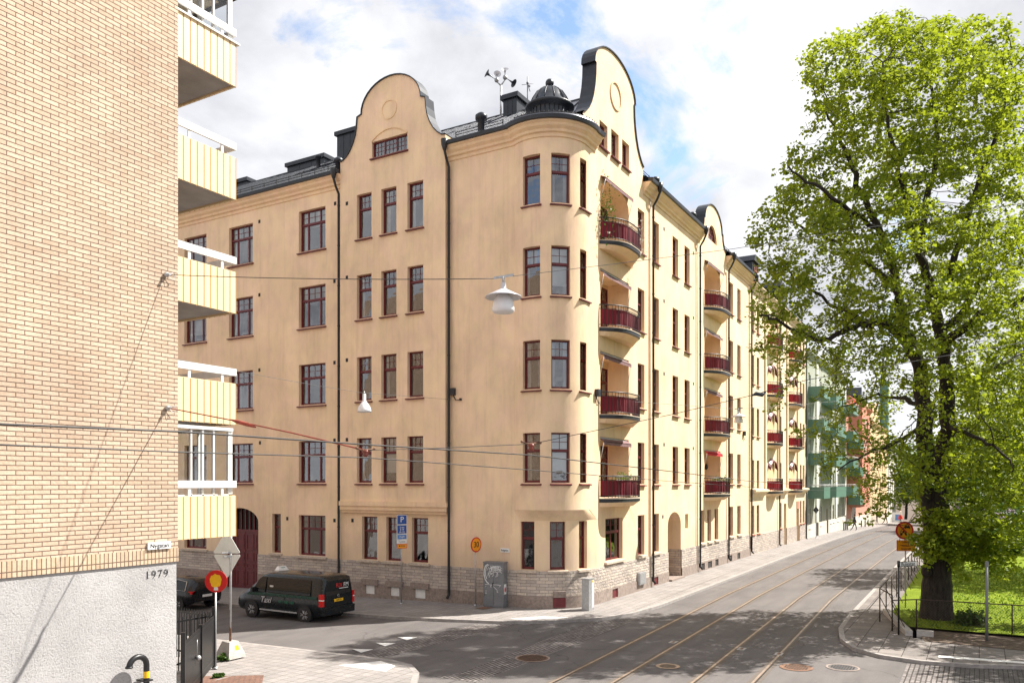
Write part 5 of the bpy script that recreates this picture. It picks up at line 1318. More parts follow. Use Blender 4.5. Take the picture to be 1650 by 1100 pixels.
pp_=MB(); pp_.box(-.985,-.975,2.75,2.95,1.20,1.42); loc_build(pp_,'window_notice',M['blind'],van,Matrix.Translation((.06,0,0)))
hl=MB(); hl.add([(-.86,4.62,.86),(-.90,4.2,1.0),(-.80,4.25,1.06),(-.70,4.80,.93)],[(0,1,2,3)]); loc_build(hl,'headlight',M['ceramic'],van)
# --- black estate car
ex,ey=24.6,29.0
ey=onG(318,976,RD-.25)[1]-.95
car=thing('estate_car','black estate car parked ahead of the minibus, mostly hidden by the round sign','car',(24.75,ey,RD+g(24,ey+1.5)),0)
V=car_body([(0.0,.42,.86,.95,.74,.80,.6),(.05,.34,.90,1.22,.82,.86,.60),(.35,.26,.92,1.40,.86,.89,.60),(1.2,.22,.93,1.46,.87,.90,.62),(2.3,.22,.93,1.45,.87,.90,.62),(2.75,.22,.92,1.32,.87,.90,.60),(3.3,.22,.90,1.02,.87,.90,.66),(3.9,.24,.82,.92,.86,.88,.64),(4.4,.28,.68,.76,.80,.82,.55),(4.5,.34,.58,.64,.7,.72,.5)],.9)
loc_build(V,'body',M['carpaint'],car)
for sx in (-1,1):
    w_=MB()
    def sp(y,z):
        t=(z-.93)/.52; w=.873*(1-t)+.62*t; return (sx*(w+.012),y,z)
    for P in ([(3.1,.95),(2.15,.95),(2.15,1.36),(2.55,1.33)],[(2.08,.95),(1.2,.95),(1.15,1.36),(2.08,1.37)],[(1.1,.95),(.45,.97),(.55,1.3),(1.06,1.35)]): w_.add([sp(*p) for p in P],[tuple(range(len(P))) if sx<0 else tuple(range(len(P)))[::-1]])
    loc_build(w_,'window',M['carglass'],car)
    tr_=MB(); 
    P=[(3.15,.94),(.40,.94),(.5,1.33),(1.1,1.39),(2.3,1.39),(2.6,1.35),(3.15,.94)]
    for a,b in zip(P[:-1],P[1:]): tr_.beam(sp(*a),sp(*b),.02,.02)
    loc_build(tr_,'window_trim',M['alloy'],car)
    tl=MB(); tl.box(min(sx*.62,sx*.85),max(sx*.62,sx*.85),-.0,.22,.80,.93); loc_build(tl,'tail_light',M['lampred'],car)
    for yc in (.85,3.5):
        wheel(car,sx*.80,yc,sx,.32,.2)
        a_=MB(); a_.add([(sx*.904,yc+.37*math.cos(2*PI*i/20),.32+.37*math.sin(2*PI*i/20)) for i in range(20)],[tuple(range(20))]); loc_build(a_,'wheel_arch',M['rubber'],car)
rw=MB(); rw.add([(-.62,.0,.97),(.62,.0,.97),(.54,.17,1.30),(-.54,.17,1.30)],[(0,1,2,3)]); loc_build(rw,'rear_window',M['carglass'],car)
np_=MB(); np_.box(-.26,.26,-.03,-.012,.62,.73); loc_build(np_,'number_plate',M['white'],car)
# ================================================================ SIGNS AND STREET FURNITURE
def pole(t,x,y,z0,z1,r=.03,mat='galv'):
    mb=MB(); mb.tube([(x,y,z0),(x,y,z1)],r,10); mb.lathe((x,y,z0),[(.0,.06),(r*2.2,.05),(r*2.4,0)],12); mb.build('pole',M[mat],t)
def round_sign(t,c,rgt,rad,fillm,rimm=None,back='galv',rim=.16,name='sign_plate'):
    r=Vector((rgt[0],rgt[1],0)).normalized(); n=r.cross(Vector((0,0,1))); c=Vector(c)
    k=32
    def ring(rr,o): return [c+n*o+r*rr*math.cos(2*PI*i/k)+Vector((0,0,1))*rr*math.sin(2*PI*i/k) for i in range(k)]
    mb=MB(); mb.add(ring(rad,.0),[tuple(range(k))]); mb.add(ring(rad,-.02),[tuple(range(k))[::-1]]); A=ring(rad,0); B=ring(rad,-.02); mb.add(A+B,[(i,k+i,k+(i+1)%k,(i+1)%k) for i in range(k)])
    o=mb.build(name,M[rimm or fillm],t)
    if rimm:
        mb=MB(); mb.add(ring(rad*(1-rim),.004),[tuple(range(k))]); mb.build('sign_face',M[fillm],o)
    return o,c,r,n
# parking sign
px,py=onG(646.7,968,0); t=thing('parking_sign','tall blue parking sign post with stacked plates in front of the shaded facade','parking sign',(px,py,0)); pole(t,px,py,g(px,py)-.02,3.98)
rg=(.90,-.436)
zt=onX(655,829,px-.05)[1]; def_z=lambda y: CH-(y-HY)*(((px*FV[0]+py*FV[1]))/FL)
def plate(t,x,y,z0,z1,w,mat,rgt,off=.05,border=None,name='plate'):
    r=Vector((rgt[0],rgt[1],0)).normalized(); n=r.cross(Vector((0,0,1))); mb=MB(); c=Vector((x,y,0))+n*off
    if border:
        mb.obox(c,r,n,w/2,.008,z0,z1); o=mb.build(name,M[border],t); mb=MB(); mb.obox(c+n*.008,r,n,w/2-.018,.005,z0+.018,z1-.018); mb.build('plate_face',M[mat],o)
    else: mb.obox(c,r,n,w/2,.008,z0,z1); o=mb.build(name,M[mat],t)
    return o,c+n*.015
W_=.50
o,c=plate(t,px,py,def_z(844.5),def_z(829),W_,'blue',rg,border='white'); text('P',.36,M['white'],face((c.x,c.y,(def_z(844.5)+def_z(829))/2),rg,.004),'lettering',o)
o,c=plate(t,px,py,def_z(859.5),def_z(845),W_,'blue',rg,border='white')
for s_,yy in (('2 tim',849),('8-18',852.5),('(8-15)',856.5)): text(s_,.11,M['white'],face((c.x,c.y,def_z(yy)),rg,.004),'lettering',o)
o,c=plate(t,px,py,def_z(868.5),def_z(860),W_,'blue2',rg,border='white'); text('Avgift',.11,M['white'],face((c.x,c.y,def_z(864)),rg,.004),'lettering',o)
o,c=plate(t,px,py,def_z(875),def_z(869),W_,'white',rg); text('P-automat',.075,M['black'],face((c.x,c.y,def_z(872)),rg,.002),'lettering',o)
o,c=plate(t,px,py,def_z(883),def_z(875.5),W_,'sgnor',rg,border='red'); text('● 02-06',.09,M['black'],face((c.x,c.y,def_z(879)),rg,.004),'lettering',o)
# 30 sign
px,py=onG(766,975,0); t=thing('speed_limit_sign','round red and yellow speed limit sign reading 30 on a grey post','traffic sign',(px,py,0)); pole(t,px,py,0,2.95)
D=px*FV[0]+py*FV[1]; zc=CH-(877-HY)*D/FL
o,c,r,n=round_sign(t,Vector((px,py,zc))+Vector((-.01,-.05,0)),(.985,-.17),.335,'sgnor','red')
text('30',.36,M['black'],face(c,(.985,-.17),.012),'lettering',o,spacing=.95)
# graffiti cabinet
cxx,cyy=onG(789,976,0)
t=thing('utility_cabinet','tall grey utility cabinet covered in white graffiti beside the 30 sign','cabinet',(30.0,18.3,0))
CM=Matrix.Translation((29.55,onX(779,975,29.55)[0],0))@Matrix.Rotation(R(-82),4,'Z')
mb=MB(); mb.box(0,.95,0,.42,.06,1.93); mb.box(-.02,.97,-.02,.44,1.93,1.98); mb.box(.02,.93,.02,.4,0,.06); mb.box(-.006,0,-.004,.424,.06,1.93)
bo=mb.build('body',M['grey'],t,CM)
mb=MB(); mb.box(.472,.478,-.006,0,.1,1.9); mb.box(.43,.46,-.03,0,.9,1.08); mb.box(.05,.06,-.012,0,.5,.62); mb.build('door_seam',M['black'],bo,CM)
gf_=MB(); rr=random.Random(5)
def scrib(pts,r=.012):
    gf_.tube([(x,-.006,z) for x,z in pts],r,4,cap=False)
scrib([(.22,1.88),(.10,1.8),(.04,1.62),(.03,1.42),(.08,1.22),(.18,1.08),(.26,1.04)],.022); scrib([(.28,1.86),(.16,1.78),(.10,1.6),(.10,1.4),(.16,1.24)],.016)
for k in range(16):
    x=.22+k*.038+rr.uniform(-.02,.02); z=1.45+rr.uniform(-.1,.25)
    scrib([(x+rr.uniform(-.07,.07),z+rr.uniform(-.16,.16)) for _ in range(5)],.011)
for k in range(7):
    scrib([(.35,1.42+k*.05),(.55,1.50+k*.045),(.80,1.52+k*.05),(.88,1.46+k*.05)],.010) if k%2 else scrib([(.3,1.7),(.5+.05*k,1.82),(.62+.03*k,1.6)],.01)
scrib([(.08,1.0),(.35,.99),(.6,1.0),(.84,.98)],.010); scrib([(.38,.98),(.55,.86),(.66,.76)],.01)
for x,z in ((.12,.9),(.14,.74),(.14,.6),(.36,.92),(.76,.92),(.66,.7)): scrib([(x+rr.uniform(-.05,.05),z+rr.uniform(-.04,.06)) for _ in range(5)],.011)
gf_.build('graffiti',M['white'],bo,CM)
sk=MB(); sk.box(.9505,.956,.05,.30,.58,1.02); sk.build('sticker',M['white'],bo,CM); sk=MB(); sk.sphere((.957,.18,.78),.09,10,8,sx=.05,sz=1.3); sk.build('sticker_print',M['red'],bo,CM)
for i in range(3): pass
mb=MB(); mb.add([(cxx-.9,cyy-.25,.006),(cxx-.15,cyy-.45,.006),(cxx+.05,cyy-.05,.006),(cxx-.75,cyy+.3,.006)],[(0,1,2,3)]); o=mb.build('floor_grate',M['rust']); tag(o,'dark rusty floor grate in the pavement in front of the graffiti cabinet','grate')
# slim pale cabinet
gx,gy=onG(951,972,0); t=thing('slim_cabinet','slim pale grey cabinet with yellow sticker standing at the lit side of the turret','cabinet',(gx,gy,0))
CM2=Matrix.Translation((onY(949,970,14.25)[0],14.25,0))
mb=MB(); mb.box(0,.52,0,.34,0,1.32); mb.box(-.02,.54,-.02,.36,1.32,1.36); bo=mb.build('body',M['galv'],t,CM2); mb=MB(); mb.box(.26,.5,-.008,0,.1,1.28); mb.build('door',M['ceramic'],bo,CM2); mb=MB(); mb.box(.30,.42,-.012,-.008,1.18,1.26); mb.build('sticker',M['yellow'],bo,CM2)
# street plate on the cream house
y0,_=onX(807,886,XA); y1,_=onX(821,886,XA); zc=onX(814,886,XA)[1]
mb=MB(); mb.box(XA-.03,XA-.005,y1,y0,zc-.09,zc+.09); o=mb.build('street_plate',M['white']); tag(o,'small white street plate reading Bulgatan on the cream house beside the turret','street sign')
text('Bulgatan',.12,mt_txt,face((XA-.03,(y0+y1)/2,zc),(0,-1),.006),'lettering',o,width=(y0-y1)*.8)
# post with the two triangular sign backs and the concrete foot
px,py=onG(371,1058,0); t=thing('sign_post','leaning rusty post with two grey triangular sign backs in a concrete foot','sign post',(px,py,0))
mb=MB(); mb.tube([(px,py,.45),(px+.02,py-.01,4.05)],.035,10); mb.build('pole',M['galv'],t)
mb=MB(); mb.tube([(px,py,.42),(px+.01,py,1.9)],.0365,10); mb.build('rusty_sleeve',M['rust'],t)
rg=Vector((.55,-.835,0)).normalized(); rg=Vector((RV[0],RV[1],0)); nn=rg.cross(Vector((0,0,1)))
def tri(c,s,up,name):
    mb=MB(); h=s*.866; P=[]; R_=.07
    base=[(-s/2,0),(s/2,0),(0,h)] if up else [(0,-h),(s/2,0),(-s/2,0)]
    # rounded corners
    out=[]
    for i in range(3):
        a=Vector(base[i-1]);b=Vector(base[i]);d=Vector(base[(i+1)%3]); out.append(b+(a-b).normalized()*R_); out.append(b+((a-b).normalized()+(d-b).normalized())*R_*.28); out.append(b+(d-b).normalized()*R_)
    c=Vector(c); f=[c+rg*p.x+Vector((0,0,p.y))+nn*.0 for p in out]; b_=[v-nn*.02 for v in f]; k=len(f)
    mb.add(f+b_,[tuple(range(k)),tuple(range(k,2*k))[::-1]]+[(i,k+i,k+(i+1)%k,(i+1)%k) for i in range(k)])
    return mb.build(name,M['signback'],t)
M['signback']=plain('sign_back_grey',(.70,.74,.72),.5,var=.06)
D=px*FV[0]+py*FV[1]; zs=CH-(892-HY)*D/FL
mb=MB()
tri(Vector((px-.12,py+.05,zs+.02))-Vector(nn)*.05,.86,True,'sign_back'); tri(Vector((px-.10,py+.05,zs-.02))-Vector(nn)*.05,.86,False,'sign_back')
mb=MB(); mb.beam((px-.28,py+.05,zs+.06),(px+.24,py-.1,zs+.04),.03,.05); mb.beam((px-.2,py+.05,zs-.06),(px+.2,py-.1,zs-.08),.03,.05); mb.build('bracket',M['galv'],t)
mb=MB(); a=.27;b=.14
for (rr0,rr1,z0,z1) in ((.33,.31,0,.10),(.31,.17,.10,.50)):
    vs=[(px+sx*r_,py+sy*r_,z) for r_,z in ((rr0,z0),(rr1,z1)) for sx,sy in ((-1,-1),(1,-1),(1,1),(-1,1))]
    mb.add(vs,[(0,1,5,4),(1,2,6,5),(2,3,7,6),(3,0,4,7),(4,5,6,7)])
fo=mb.build('concrete_foot',M['conc'],t)
mb=MB()
mb.add([(px-.255,py-.11,.24),(px-.255,py+.06,.24),(px-.212,py+.05,.38),(px-.212,py-.10,.38)],[(0,1,2,3)]); mb.add([(px-.02,py-.262,.24),(px+.13,py-.262,.24),(px+.12,py-.216,.38),(px-.01,py-.216,.38)],[(0,1,2,3)])
mb.build('reflector',M['yellow'],fo)
# weeds at the foot
# red and yellow round sign
D0=23.3; c=at(348,936,D0); t=thing('no_entry_sign','round red-rimmed sign with a peeling yellow blotch above the black gate','traffic sign',(c.x,c.y,0)); 
pole(t,c.x+.03,c.y+.05,-.0,c.z-.15,.028)
o,cc,r,n=round_sign(t,c,(RV[0],RV[1]),.325,'red','white',rim=.0)
o.data.materials[0]=M['red']
for ch in [k for k in bpy.data.objects if k.parent==o]: ch.data.materials[0]=M['red']; ch['kind']=''; del ch['kind']
mb=MB(); rr=random.Random(3); k=26; P=[]
for i in range(k):
    a=2*PI*i/k; q=.185*(1+rr.uniform(-.10,.12)); P.append(cc+n*.012+r*(q*.92*math.cos(a))+Vector((0,0,1))*(q*math.sin(a)*1.05+.02))
mb.add(P,[tuple(range(k))]); mb.build('yellow_blotch',M['yellow'],o)
mb=MB(); mb.add([cc+n*.014+r*a+Vector((0,0,b)) for a,b in ((-.06,-.26),(.07,-.26),(.06,-.17),(-.05,-.17))],[(0,1,2,3)]); mb.build('white_sticker',M['white'],o)
# ---------------- park corner: fence, signs
def px_at_ground(px,py): return onG(px,py,.05)
fx,fy=31.9,2.45
t=thing('park_kerb','low concrete kerb under the park fence at the street corner','kerb',(32,2.6,0))
mb=MB(); A=Vector((31.6,2.15)); B=Vector((36.6,3.35)); d=(B-A).normalized(); nn_=Vector((-d.y,d.x)); mb.obox((A+B)/2,d,nn_,(B-A).length/2,.12,-.05,.18); mb.obox((A+Vector((.2,-.5))),(1,0),(0,1),.15,.26,-.05,.20); mb.build('kerb_stone',M['conc'],t)
def railing(name,label,pts,h,posts,mesh_=True,mat='fence_dark',braces=False):
    t=thing(name,label,'fence',(pts[0][0],pts[0][1],0),0)
    P=[Vector(p) for p in pts]
    mb=MB(); mb.tube([(p.x,p.y,g(p.x,p.y)+h) for p in P],.022,8); mb.build('top_rail',M[mat],t)
    for i in range(len(P)-1):
        a,b=P[i],P[i+1]; n=max(1,int((b-a).length/posts))
        for k in range(n+(1 if i==len(P)-2 else 0)):
            q=a+(b-a)*k/n; mb=MB(); z=g(q.x,q.y); mb.tube([(q.x,q.y,z-.05),(q.x,q.y,z+h)],.024,8)
            if braces: mb.tube([(q.x,q.y-.5,z),(q.x,q.y,z+h*.75)],.016,6)
            mb.build('post',M[mat],t)
    if mesh_:
        mb=MB(); s=.062
        for i in range(len(P)-1):
            a,b=P[i],P[i+1]; Ln=(b-a).length; d=(b-a)/Ln; hh=h-.06; x=-hh
            while x<Ln:
                for sg_ in (1,-1):
                    x0,z0,x1,z1=(x,.03,x+hh,h-.03) if sg_>0 else (x+hh,.03,x,h-.03)
                    def clip(xa,za,xb,zb):
                        if xa>xb: xa,za,xb,zb=xb,zb,xa,za
                        if xb<=0 or xa>=Ln: return None
                        if xa<0: za+= (zb-za)*(0-xa)/(xb-xa); xa=0
                        if xb>Ln: zb=za+(zb-za)*(Ln-xa)/(xb-xa); xb=Ln
                        return xa,za,xb,zb
                    c_=clip(x0,z0,x1,z1)
                    if c_:
                        p=a+d*c_[0]; q=a+d*c_[2]; mb.tube([(p.x,p.y,g(p.x,p.y)+c_[1]),(q.x,q.y,g(q.x,q.y)+c_[3])],.0035,3,cap=False)
                x+=s*1.6
        mb.build('wire_mesh',M[mat],t)
    return t
railing('park_fence','low rusty mesh fence running along the tram street pavement',[(32.3,2.75),(34.2,3.35),(60,3.45)],1.30,2.4,False,braces=True)
railing('park_fence','low mesh fence with thin top rail around the lawn by the big tree',[(32.3,2.75),(33.0,2.0),(33.4,-4),(34.5,-14)],1.12,2.9,True,'fence_dark')
mb=MB()
# mesh on the first bays of the street fence
# tall pole and small pole in the lawn
t=thing('lawn_pole','tall thin grey pole standing in the lawn right of the big trunk','pole',(*onG(1590,1030,.05),0)); x,y=onG(1590,1030,.05); mb=MB(); mb.tube([(x,y,-.1),(x,y,CH-(905-HY)*27.6/FL)],.045,10); mb.lathe((x,y,CH-(912-HY)*27.6/FL),[(.055,0),(.055,.2)],10); mb.build('pole',M['grey'],t)
# prohibition sign
px,py=onG(1459,982,0); D=px*FV[0]+py*FV[1]; t=thing('prohibition_sign','round no motor vehicles sign above an orange text plate at the park corner','traffic sign',(px,py,0))
zc=CH-(854-HY)*D/FL; sc_=D/FL
pole(t,px,py,0,zc+.3)
rg=(RV[0],RV[1]); n=Vector((RV[0],RV[1],0)).cross(Vector((0,0,1)))
c=Vector((px,py,zc))+n*.05-Vector((RV[0],RV[1],0))*.06
o,c,r,n=round_sign(t,c,rg,.385,'sgnor','red',rim=.2)
U=Vector((0,0,1))
def flat(poly,off,mat,name,parent):
    mb=MB(); mb.add([c+n*off+r*x+U*z for x,z in poly],[tuple(range(len(poly)))]); return mb.build(name,M[mat],parent)
flat([(-.26,.20),(-.22,.25),(.26,-.20),(.22,-.25)][::-1],.009,'red','slash',o)
flat([(-.01,.10),(.00,.17),(.03,.19),(.06,.25),(.16,.25),(.19,.19),(.22,.17),(.23,.10),(.21,.07),(.19,.07),(.18,.10),(.04,.10),(.03,.07),(.01,.07)][::-1],.012,'black','car_symbol',o)
flat([(.06,.19),(.075,.235),(.145,.235),(.16,.19)][::-1],.014,'sgnor','car_symbol',o)
mb=MB()
def circ(x,z,q,off): return [c+n*off+r*(x+q*math.cos(2*PI*i/16))+U*(z+q*math.sin(2*PI*i/16)) for i in range(16)]
for x in (-.15,.06): mb.add(circ(x,-.16,.055,.012),[tuple(range(16))])
for a,b in (((-.15,-.14),(-.08,-.08)),((-.08,-.08),(.06,-.12)),((-.06,-.10),(-.02,-.02)),((.06,-.15),(.03,-.06))): mb.beam(c+n*.012+r*a[0]+U*a[1],c+n*.012+r*b[0]+U*b[1],.01,.035)
mb.add(circ(-.05,-.02,.03,.013),[tuple(range(16))]); mb.build('motorcycle_symbol',M['black'],o)
z1=CH-(869.5-HY)*D/FL; z0=CH-(887-HY)*D/FL
mb=MB(); R3=Vector((RV[0],RV[1],0)); cc=Vector((px,py,0))+n*.05-R3*.0
mb.obox(cc,R3,n,.40,.01,z0,z1); o=mb.build('text_plate',M['red'],t); mb=MB(); mb.obox(cc+n*.012,R3,n,.375,.004,z0+.025,z1-.025); mb.build('plate_face',M['sgnor'],o)
M['brown_txt']=plain('dark_red_lettering',(.16,.02,.015),.5)
for s_,k in (('Gäller ej',.8),('fordon i',.5),('linjetrafik',.2)): text(s_,.115,M['brown_txt'],face((cc+n*.022)+U*(z0+(z1-z0)*k),(RV[0],RV[1])),'lettering',o)
# Bulgatan plate
px,py=onG(1448,1022,0); D=px*FV[0]+py*FV[1]; t=thing('street_name_post','white Bulgatan street name plate on a short post at the fence corner','street sign',(px,py,0))
zt=CH-(903-HY)*D/FL; zb_=CH-(912-HY)*D/FL
zz=zt
mb=MB(); mb.tube([(px,py,-.05),(px-.0,py,zz)],.032,8); mb.tube([(px,py,zz-.22),(px,py,zz)],.05,8); mb.build('pole',M['black'],t)
Rr=Vector((.80,-.60,0)).normalized(); x0=.02; w=(1483-1449)*D/FL/ (Rr.dot(R3))
nn2=Rr.cross(U); mb=MB(); c1=Vector((px,py,0))+Rr*(w/2+.04); mb.obox(c1,Rr,nn2,w/2,.012,zb_-.02,zt-.04); o=mb.build('name_plate',M['white'],t)
mb=MB(); 
for za,zb2_ in ((zt-.06,zt-.04),(zb_-.02,zb_-.0)): mb.obox(c1+nn2*.003,Rr,nn2,w/2,.012,za,zb2_)
mb.build('plate_border',M['black'],o)
text('Bulgatan',.20,M['black'],face(c1+nn2*.015+U*((zt+zb_)/2-.03),(Rr.x,Rr.y),.003),'lettering',o,width=w*.82)
# far sign post with a dark diamond plate, bollards, pavement board
px,py=76.5,13.6; px,py=onG(1315,866,g(82,13)); t=thing('sign_post','thin post with a small dark diamond plate in front of the pale green house','sign post',(px,py,g(px,py))); pole(t,px,py,g(px,py),3.2,.04)
mb=MB(); mb.add([(px+s*.0-.03,py+a*.30*-.9,2.7+b*.42) for s,a,b in ((0,0,-1),(0,1,0),(0,0,1),(0,-1,0))],[(0,1,2,3)]); mb.build('diamond_plate',M['metal_dark'],t)
for k,(pxx,pyy) in enumerate(((1359.5,857),(1362.5,856),(1365.5,855.5),(1388,851),(1394,850))):
    zz=-.55 if k<3 else -.8; x,y=onG(pxx,pyy,zz); mb=MB(); mb.lathe((x,y,g(x,y)-.05),[(.09,0),(.09,.9),(.05,1.0),(0,1.0)],10)
    o=mb.build('bollard',M['grey']); tag(o,'dark bollard at the edge between the green and the coral house' if k<3 else 'dark bollard on the pavement by the coral house','bollard','bollards by the coral house' if k<3 else 'bollards in front of the coral house')
x,y=onG(1445.5,839,-1.9); t=thing('pavement_board','white advertising board on the pavement far down the street','sign board',(x,y,g(x,y)))
mb=MB(); z=g(x,y); mb.quad((x-.3,y-.9,z),(x-.3,y+.9,z),(x,y+.9,z+1.9),(x,y-.9,z+1.9)); mb.quad((x+.3,y-.9,z),(x,y-.9,z+1.9),(x,y+.9,z+1.9),(x+.3,y+.9,z)); mb.build('board',M['white'],t); mb=MB(); mb.quad((x-.28,y-.5,z+.4),(x-.28,y+.3,z+.4),(x-.10,y+.3,z+1.5),(x-.10,y-.5,z+1.5)); mb.build('poster',M['blue2'],t)
# siren horns on the roof
sx_,sy_=36.0,onX(807,180,36.0)[0]; t=thing('siren','four-horn warning siren on a thin mast on the dark roof','siren',(sx_,sy_,24.7))
Ds=sx_*FV[0]+sy_*FV[1]; zz=lambda y_: CH-(y_-HY)*Ds/FL
mb=MB(); mb.tube([(sx_,sy_,24.5),(sx_,sy_,zz(138))],.05,8); zt_=zz(138); R3=Vector((RV[0],RV[1],0))
ctr=Vector((sx_,sy_,zt_))
mb.tube([ctr,ctr+R3*-.22+U*.2],.035,6); mb.tube([ctr,ctr+R3*.22+U*.28],.035,6); mb.build('mast',M['galv'],t)
def horn(c0,d,ln,r,mat):
    d=Vector(d).normalized(); up=U if abs(d.z)<.9 else Vector((1,0,0)); u=d.cross(up).normalized(); w=d.cross(u); mb=MB(); prof=[(0,.06),(.45,.07),(.7,.14),(.88,.26),(1.0,1.0)]; k=16; vs=[]
    for tt,q in prof:
        rr_=r*q if q>.3 else r*q*1.4
        for i in range(k): a=2*PI*i/k; vs.append(c0+d*ln*tt+(u*math.cos(a)+w*math.sin(a))*rr_)
    mb.add(vs,[(j*k+i,j*k+(i+1)%k,(j+1)*k+(i+1)%k,(j+1)*k+i) for j in range(4) for i in range(k)],0,True); mb.build('horn',M[mat],t)
F3=Vector((FV[0],FV[1],0))
a=ctr+R3*-.22+U*.28; b=ctr+R3*.22+U*.42
horn(a,R3*-1+U*.45-F3*.5,.62,.22,'metal_dark'); horn(b,R3*.9-U*.75-F3*.3,.62,.22,'metal_dark'); horn(a+U*.05,F3*-1+R3*.1+U*.2,.4,.2,'ceramic'); horn(b,F3*-.8+U*.7,.42,.2,'ceramic')
for q_ in (a,b):
    mb=MB(); mb.sphere(q_,.125,10,8); mb.build('driver',M['galv'],t)
ax,ay=36.2,onX(850,160,36.2)[0]; Da=ax*FV[0]+ay*FV[1]; za=lambda y_: CH-(y_-HY)*Da/FL
t=thing('antenna','thin aerial mast with short crossbars behind the turret dome','antenna',(ax,ay,24.7)); mb=MB(); mb.tube([(ax,ay,24.4),(ax,ay,za(124))],.03,8); mb.tube([(ax,ay,za(134)),(ax+.05,ay-.12,za(148))],.02,6); mb.sphere((ax,ay,za(134)),.07,8,6); mb.sphere((ax+.05,ay-.08,za(139)),.06,8,6)
mb.tube([Vector((ax,ay,za(137)))-R3*.3,Vector((ax,ay,za(135)))+R3*.3],.012,6); mb.build('mast',M['grey'],t)
# ================================================================ LAMPS AND WIRES
def pendant(name,label,c,rad,style=0,group=None):
    t=thing(name,label,'street lamp',c,0,group); x,y,z=c
    k=rad/.375
    if style==0:
        mb=MB(); mb.lathe(c,[(.05*k,-.02),(.06*k,-.15),(.13*k,-.19),(.37*k,-.31),(.385*k,-.335),(.36*k,-.33),(.12*k,-.26),(.0,-.26)],36); mb.build('shade',M['ceramic'],t)
        mb=MB(); mb.lathe(c,[(.10*k,-.26),(.16*k,-.33),(.205*k,-.42),(.23*k,-.54),(.235*k,-.62),(.20*k,-.65),(.0,-.65)],28); mb.build('diffuser',M['lampbowl'],t)
        mb=MB(); mb.tube([(x,y,z-.05),(x,y,z+.1)],.03*k,8); mb.beam(Vector(c)+R3*-.2+U*.07,Vector(c)+R3*.22+U*.14,.03,.045); mb.build('hanger',M['galv'],t)
    else:
        mb=MB(); mb.lathe(c,[(.07*k,.0),(.09*k,-.03),(.09*k,-.26),(.17*k,-.33),(.30*k,-.45),(.36*k,-.58),(.375*k,-.66),(.33*k,-.66),(.0,-.60)],30); mb.build('shade',M['lampbowl'],t)
        mb=MB(); mb.tube([(x,y,z-.02),(x,y,z+.08)],.02,6); mb.build('hanger',M['galv'],t)
M['lampbowl']=plain('opal_white',(.76,.76,.78),.35,var=.04)
Lp=at(811,455,16.7)
pendant('pendant_street_lamp','large round pendant street lamp hanging on a cable in front of the turret',(Lp.x,Lp.y,Lp.z+.02),.375)
L2=at(587,633,28.6); pendant('bell_street_lamp','small white bell-shaped street lamp hanging in front of the shaded facade',(L2.x,L2.y,L2.z-.02),.25,1)
L3=at(1190,661,42.0); pendant('pendant_street_lamp','far pendant street lamp hanging in front of the sunlit long facade',(L3.x,L3.y,L3.z),.375)
M['wire']=plain('dark_cable',(.03,.028,.028),.5,var=.1); M['wire_thin']=plain('grey_cable',(.10,.10,.105),.5,var=.1); M['rope']=plain('rust_red_rope',(.28,.045,.03),.7,var=.4)
def wire(label,pts,r,mat='wire',sag=0,group='overhead wires',name='overhead_wire'):
    P=[]
    pts=[Vector(p) for p in pts]
    for i in range(len(pts)-1):
        a,b=pts[i],pts[i+1]; k=12
        for j in range(k+(i==len(pts)-2)):
            t_=j/k; q=a+(b-a)*t_; q.z-=sag*4*t_*(1-t_); P.append(q)
    mb=MB(); mb.tube(P,r,5,cap=True); o=mb.build(name,M[mat]); return tag(o,label,'cable',None)
A1=Vector((*onY(266,443,WY-.05),0)); A1=Vector((onY(266,443,WY)[0],WY-.05,onY(266,443,WY)[1])); 
PO_=Vector((16.9,-3.2,0))
t=thing('catenary_pole','grey steel pole carrying the span wires at the park side of the crossing','pole',PO_); mb=MB(); mb.tube([(PO_.x,PO_.y,-.1),(PO_.x,PO_.y,10.6)],.11,12); mb.build('pole',M['galv'],t)
wire('span wire carrying the large pendant lamp from the brick wall',[A1,(Lp.x-.2*RV[0],Lp.y-.2*RV[1],Lp.z+.08)],.009,'wire',.05)
wire('span wire rising to the right from the large pendant lamp',[(Lp.x+.2*RV[0],Lp.y+.2*RV[1],Lp.z+.13),at(1000,424,16.1),at(1181,401,15.8),(PO_.x,PO_.y,10.4)],.006,'wire_thin')
A2=Vector((onY(268,657,WY)[0],WY-.05,onY(268,657,WY)[1]))
for A in (A1,A2):
    mb=MB(); mb.sphere(A,.06,10,8); mb.tube([A+Vector((0,.05,0)),A-Vector((0,.12,0))],.03,8); mb.tube([A,A+Vector((.12,-.05,.06)),A+Vector((.2,-.04,-.06)),A+Vector((.1,-.05,-.10)),A],.006,5); mb.build('wall_anchor',M['galv'],LB)
I1=at(589,725,14.1); I2=at(856,715,13.8)
wire('red-brown stay rope from the brick wall to the first insulator',[A2,at(385,679,16.6),at(470,697,15.5),I1],.014,'rope')
mb=MB(); mb.tube([at(372,676,16.7),at(382,679,16.65),at(400,684,16.4),at(412,688,16.2)],[.015,.04,.04,.015],8); o=mb.build('rope_wrap',M['rope']); tag(o,'ragged red-brown cloth wrapped round the stay rope by the yellow balcony','rope wrap')
wire('stay wire between the two insulators',[I1,at(700,722,14.0),I2],.006,'wire_thin')
wire('stay wire rising from the second insulator to the right',[I2,at(1080,668,13.6),at(1210,637,13.42),at(1300,612,13.3),(PO_.x,PO_.y,8.2)],.006,'wire')
mb=MB(); mb.tube([at(1212,637,13.4),at(1218,634,13.4),at(1228,636,13.4),at(1234,631,13.4)],[.012,.035,.035,.012],8); o=mb.build('wire_tensioner',M['metal_dark']); tag(o,'dark tensioner on the stay wire in front of the far cream house','tensioner')
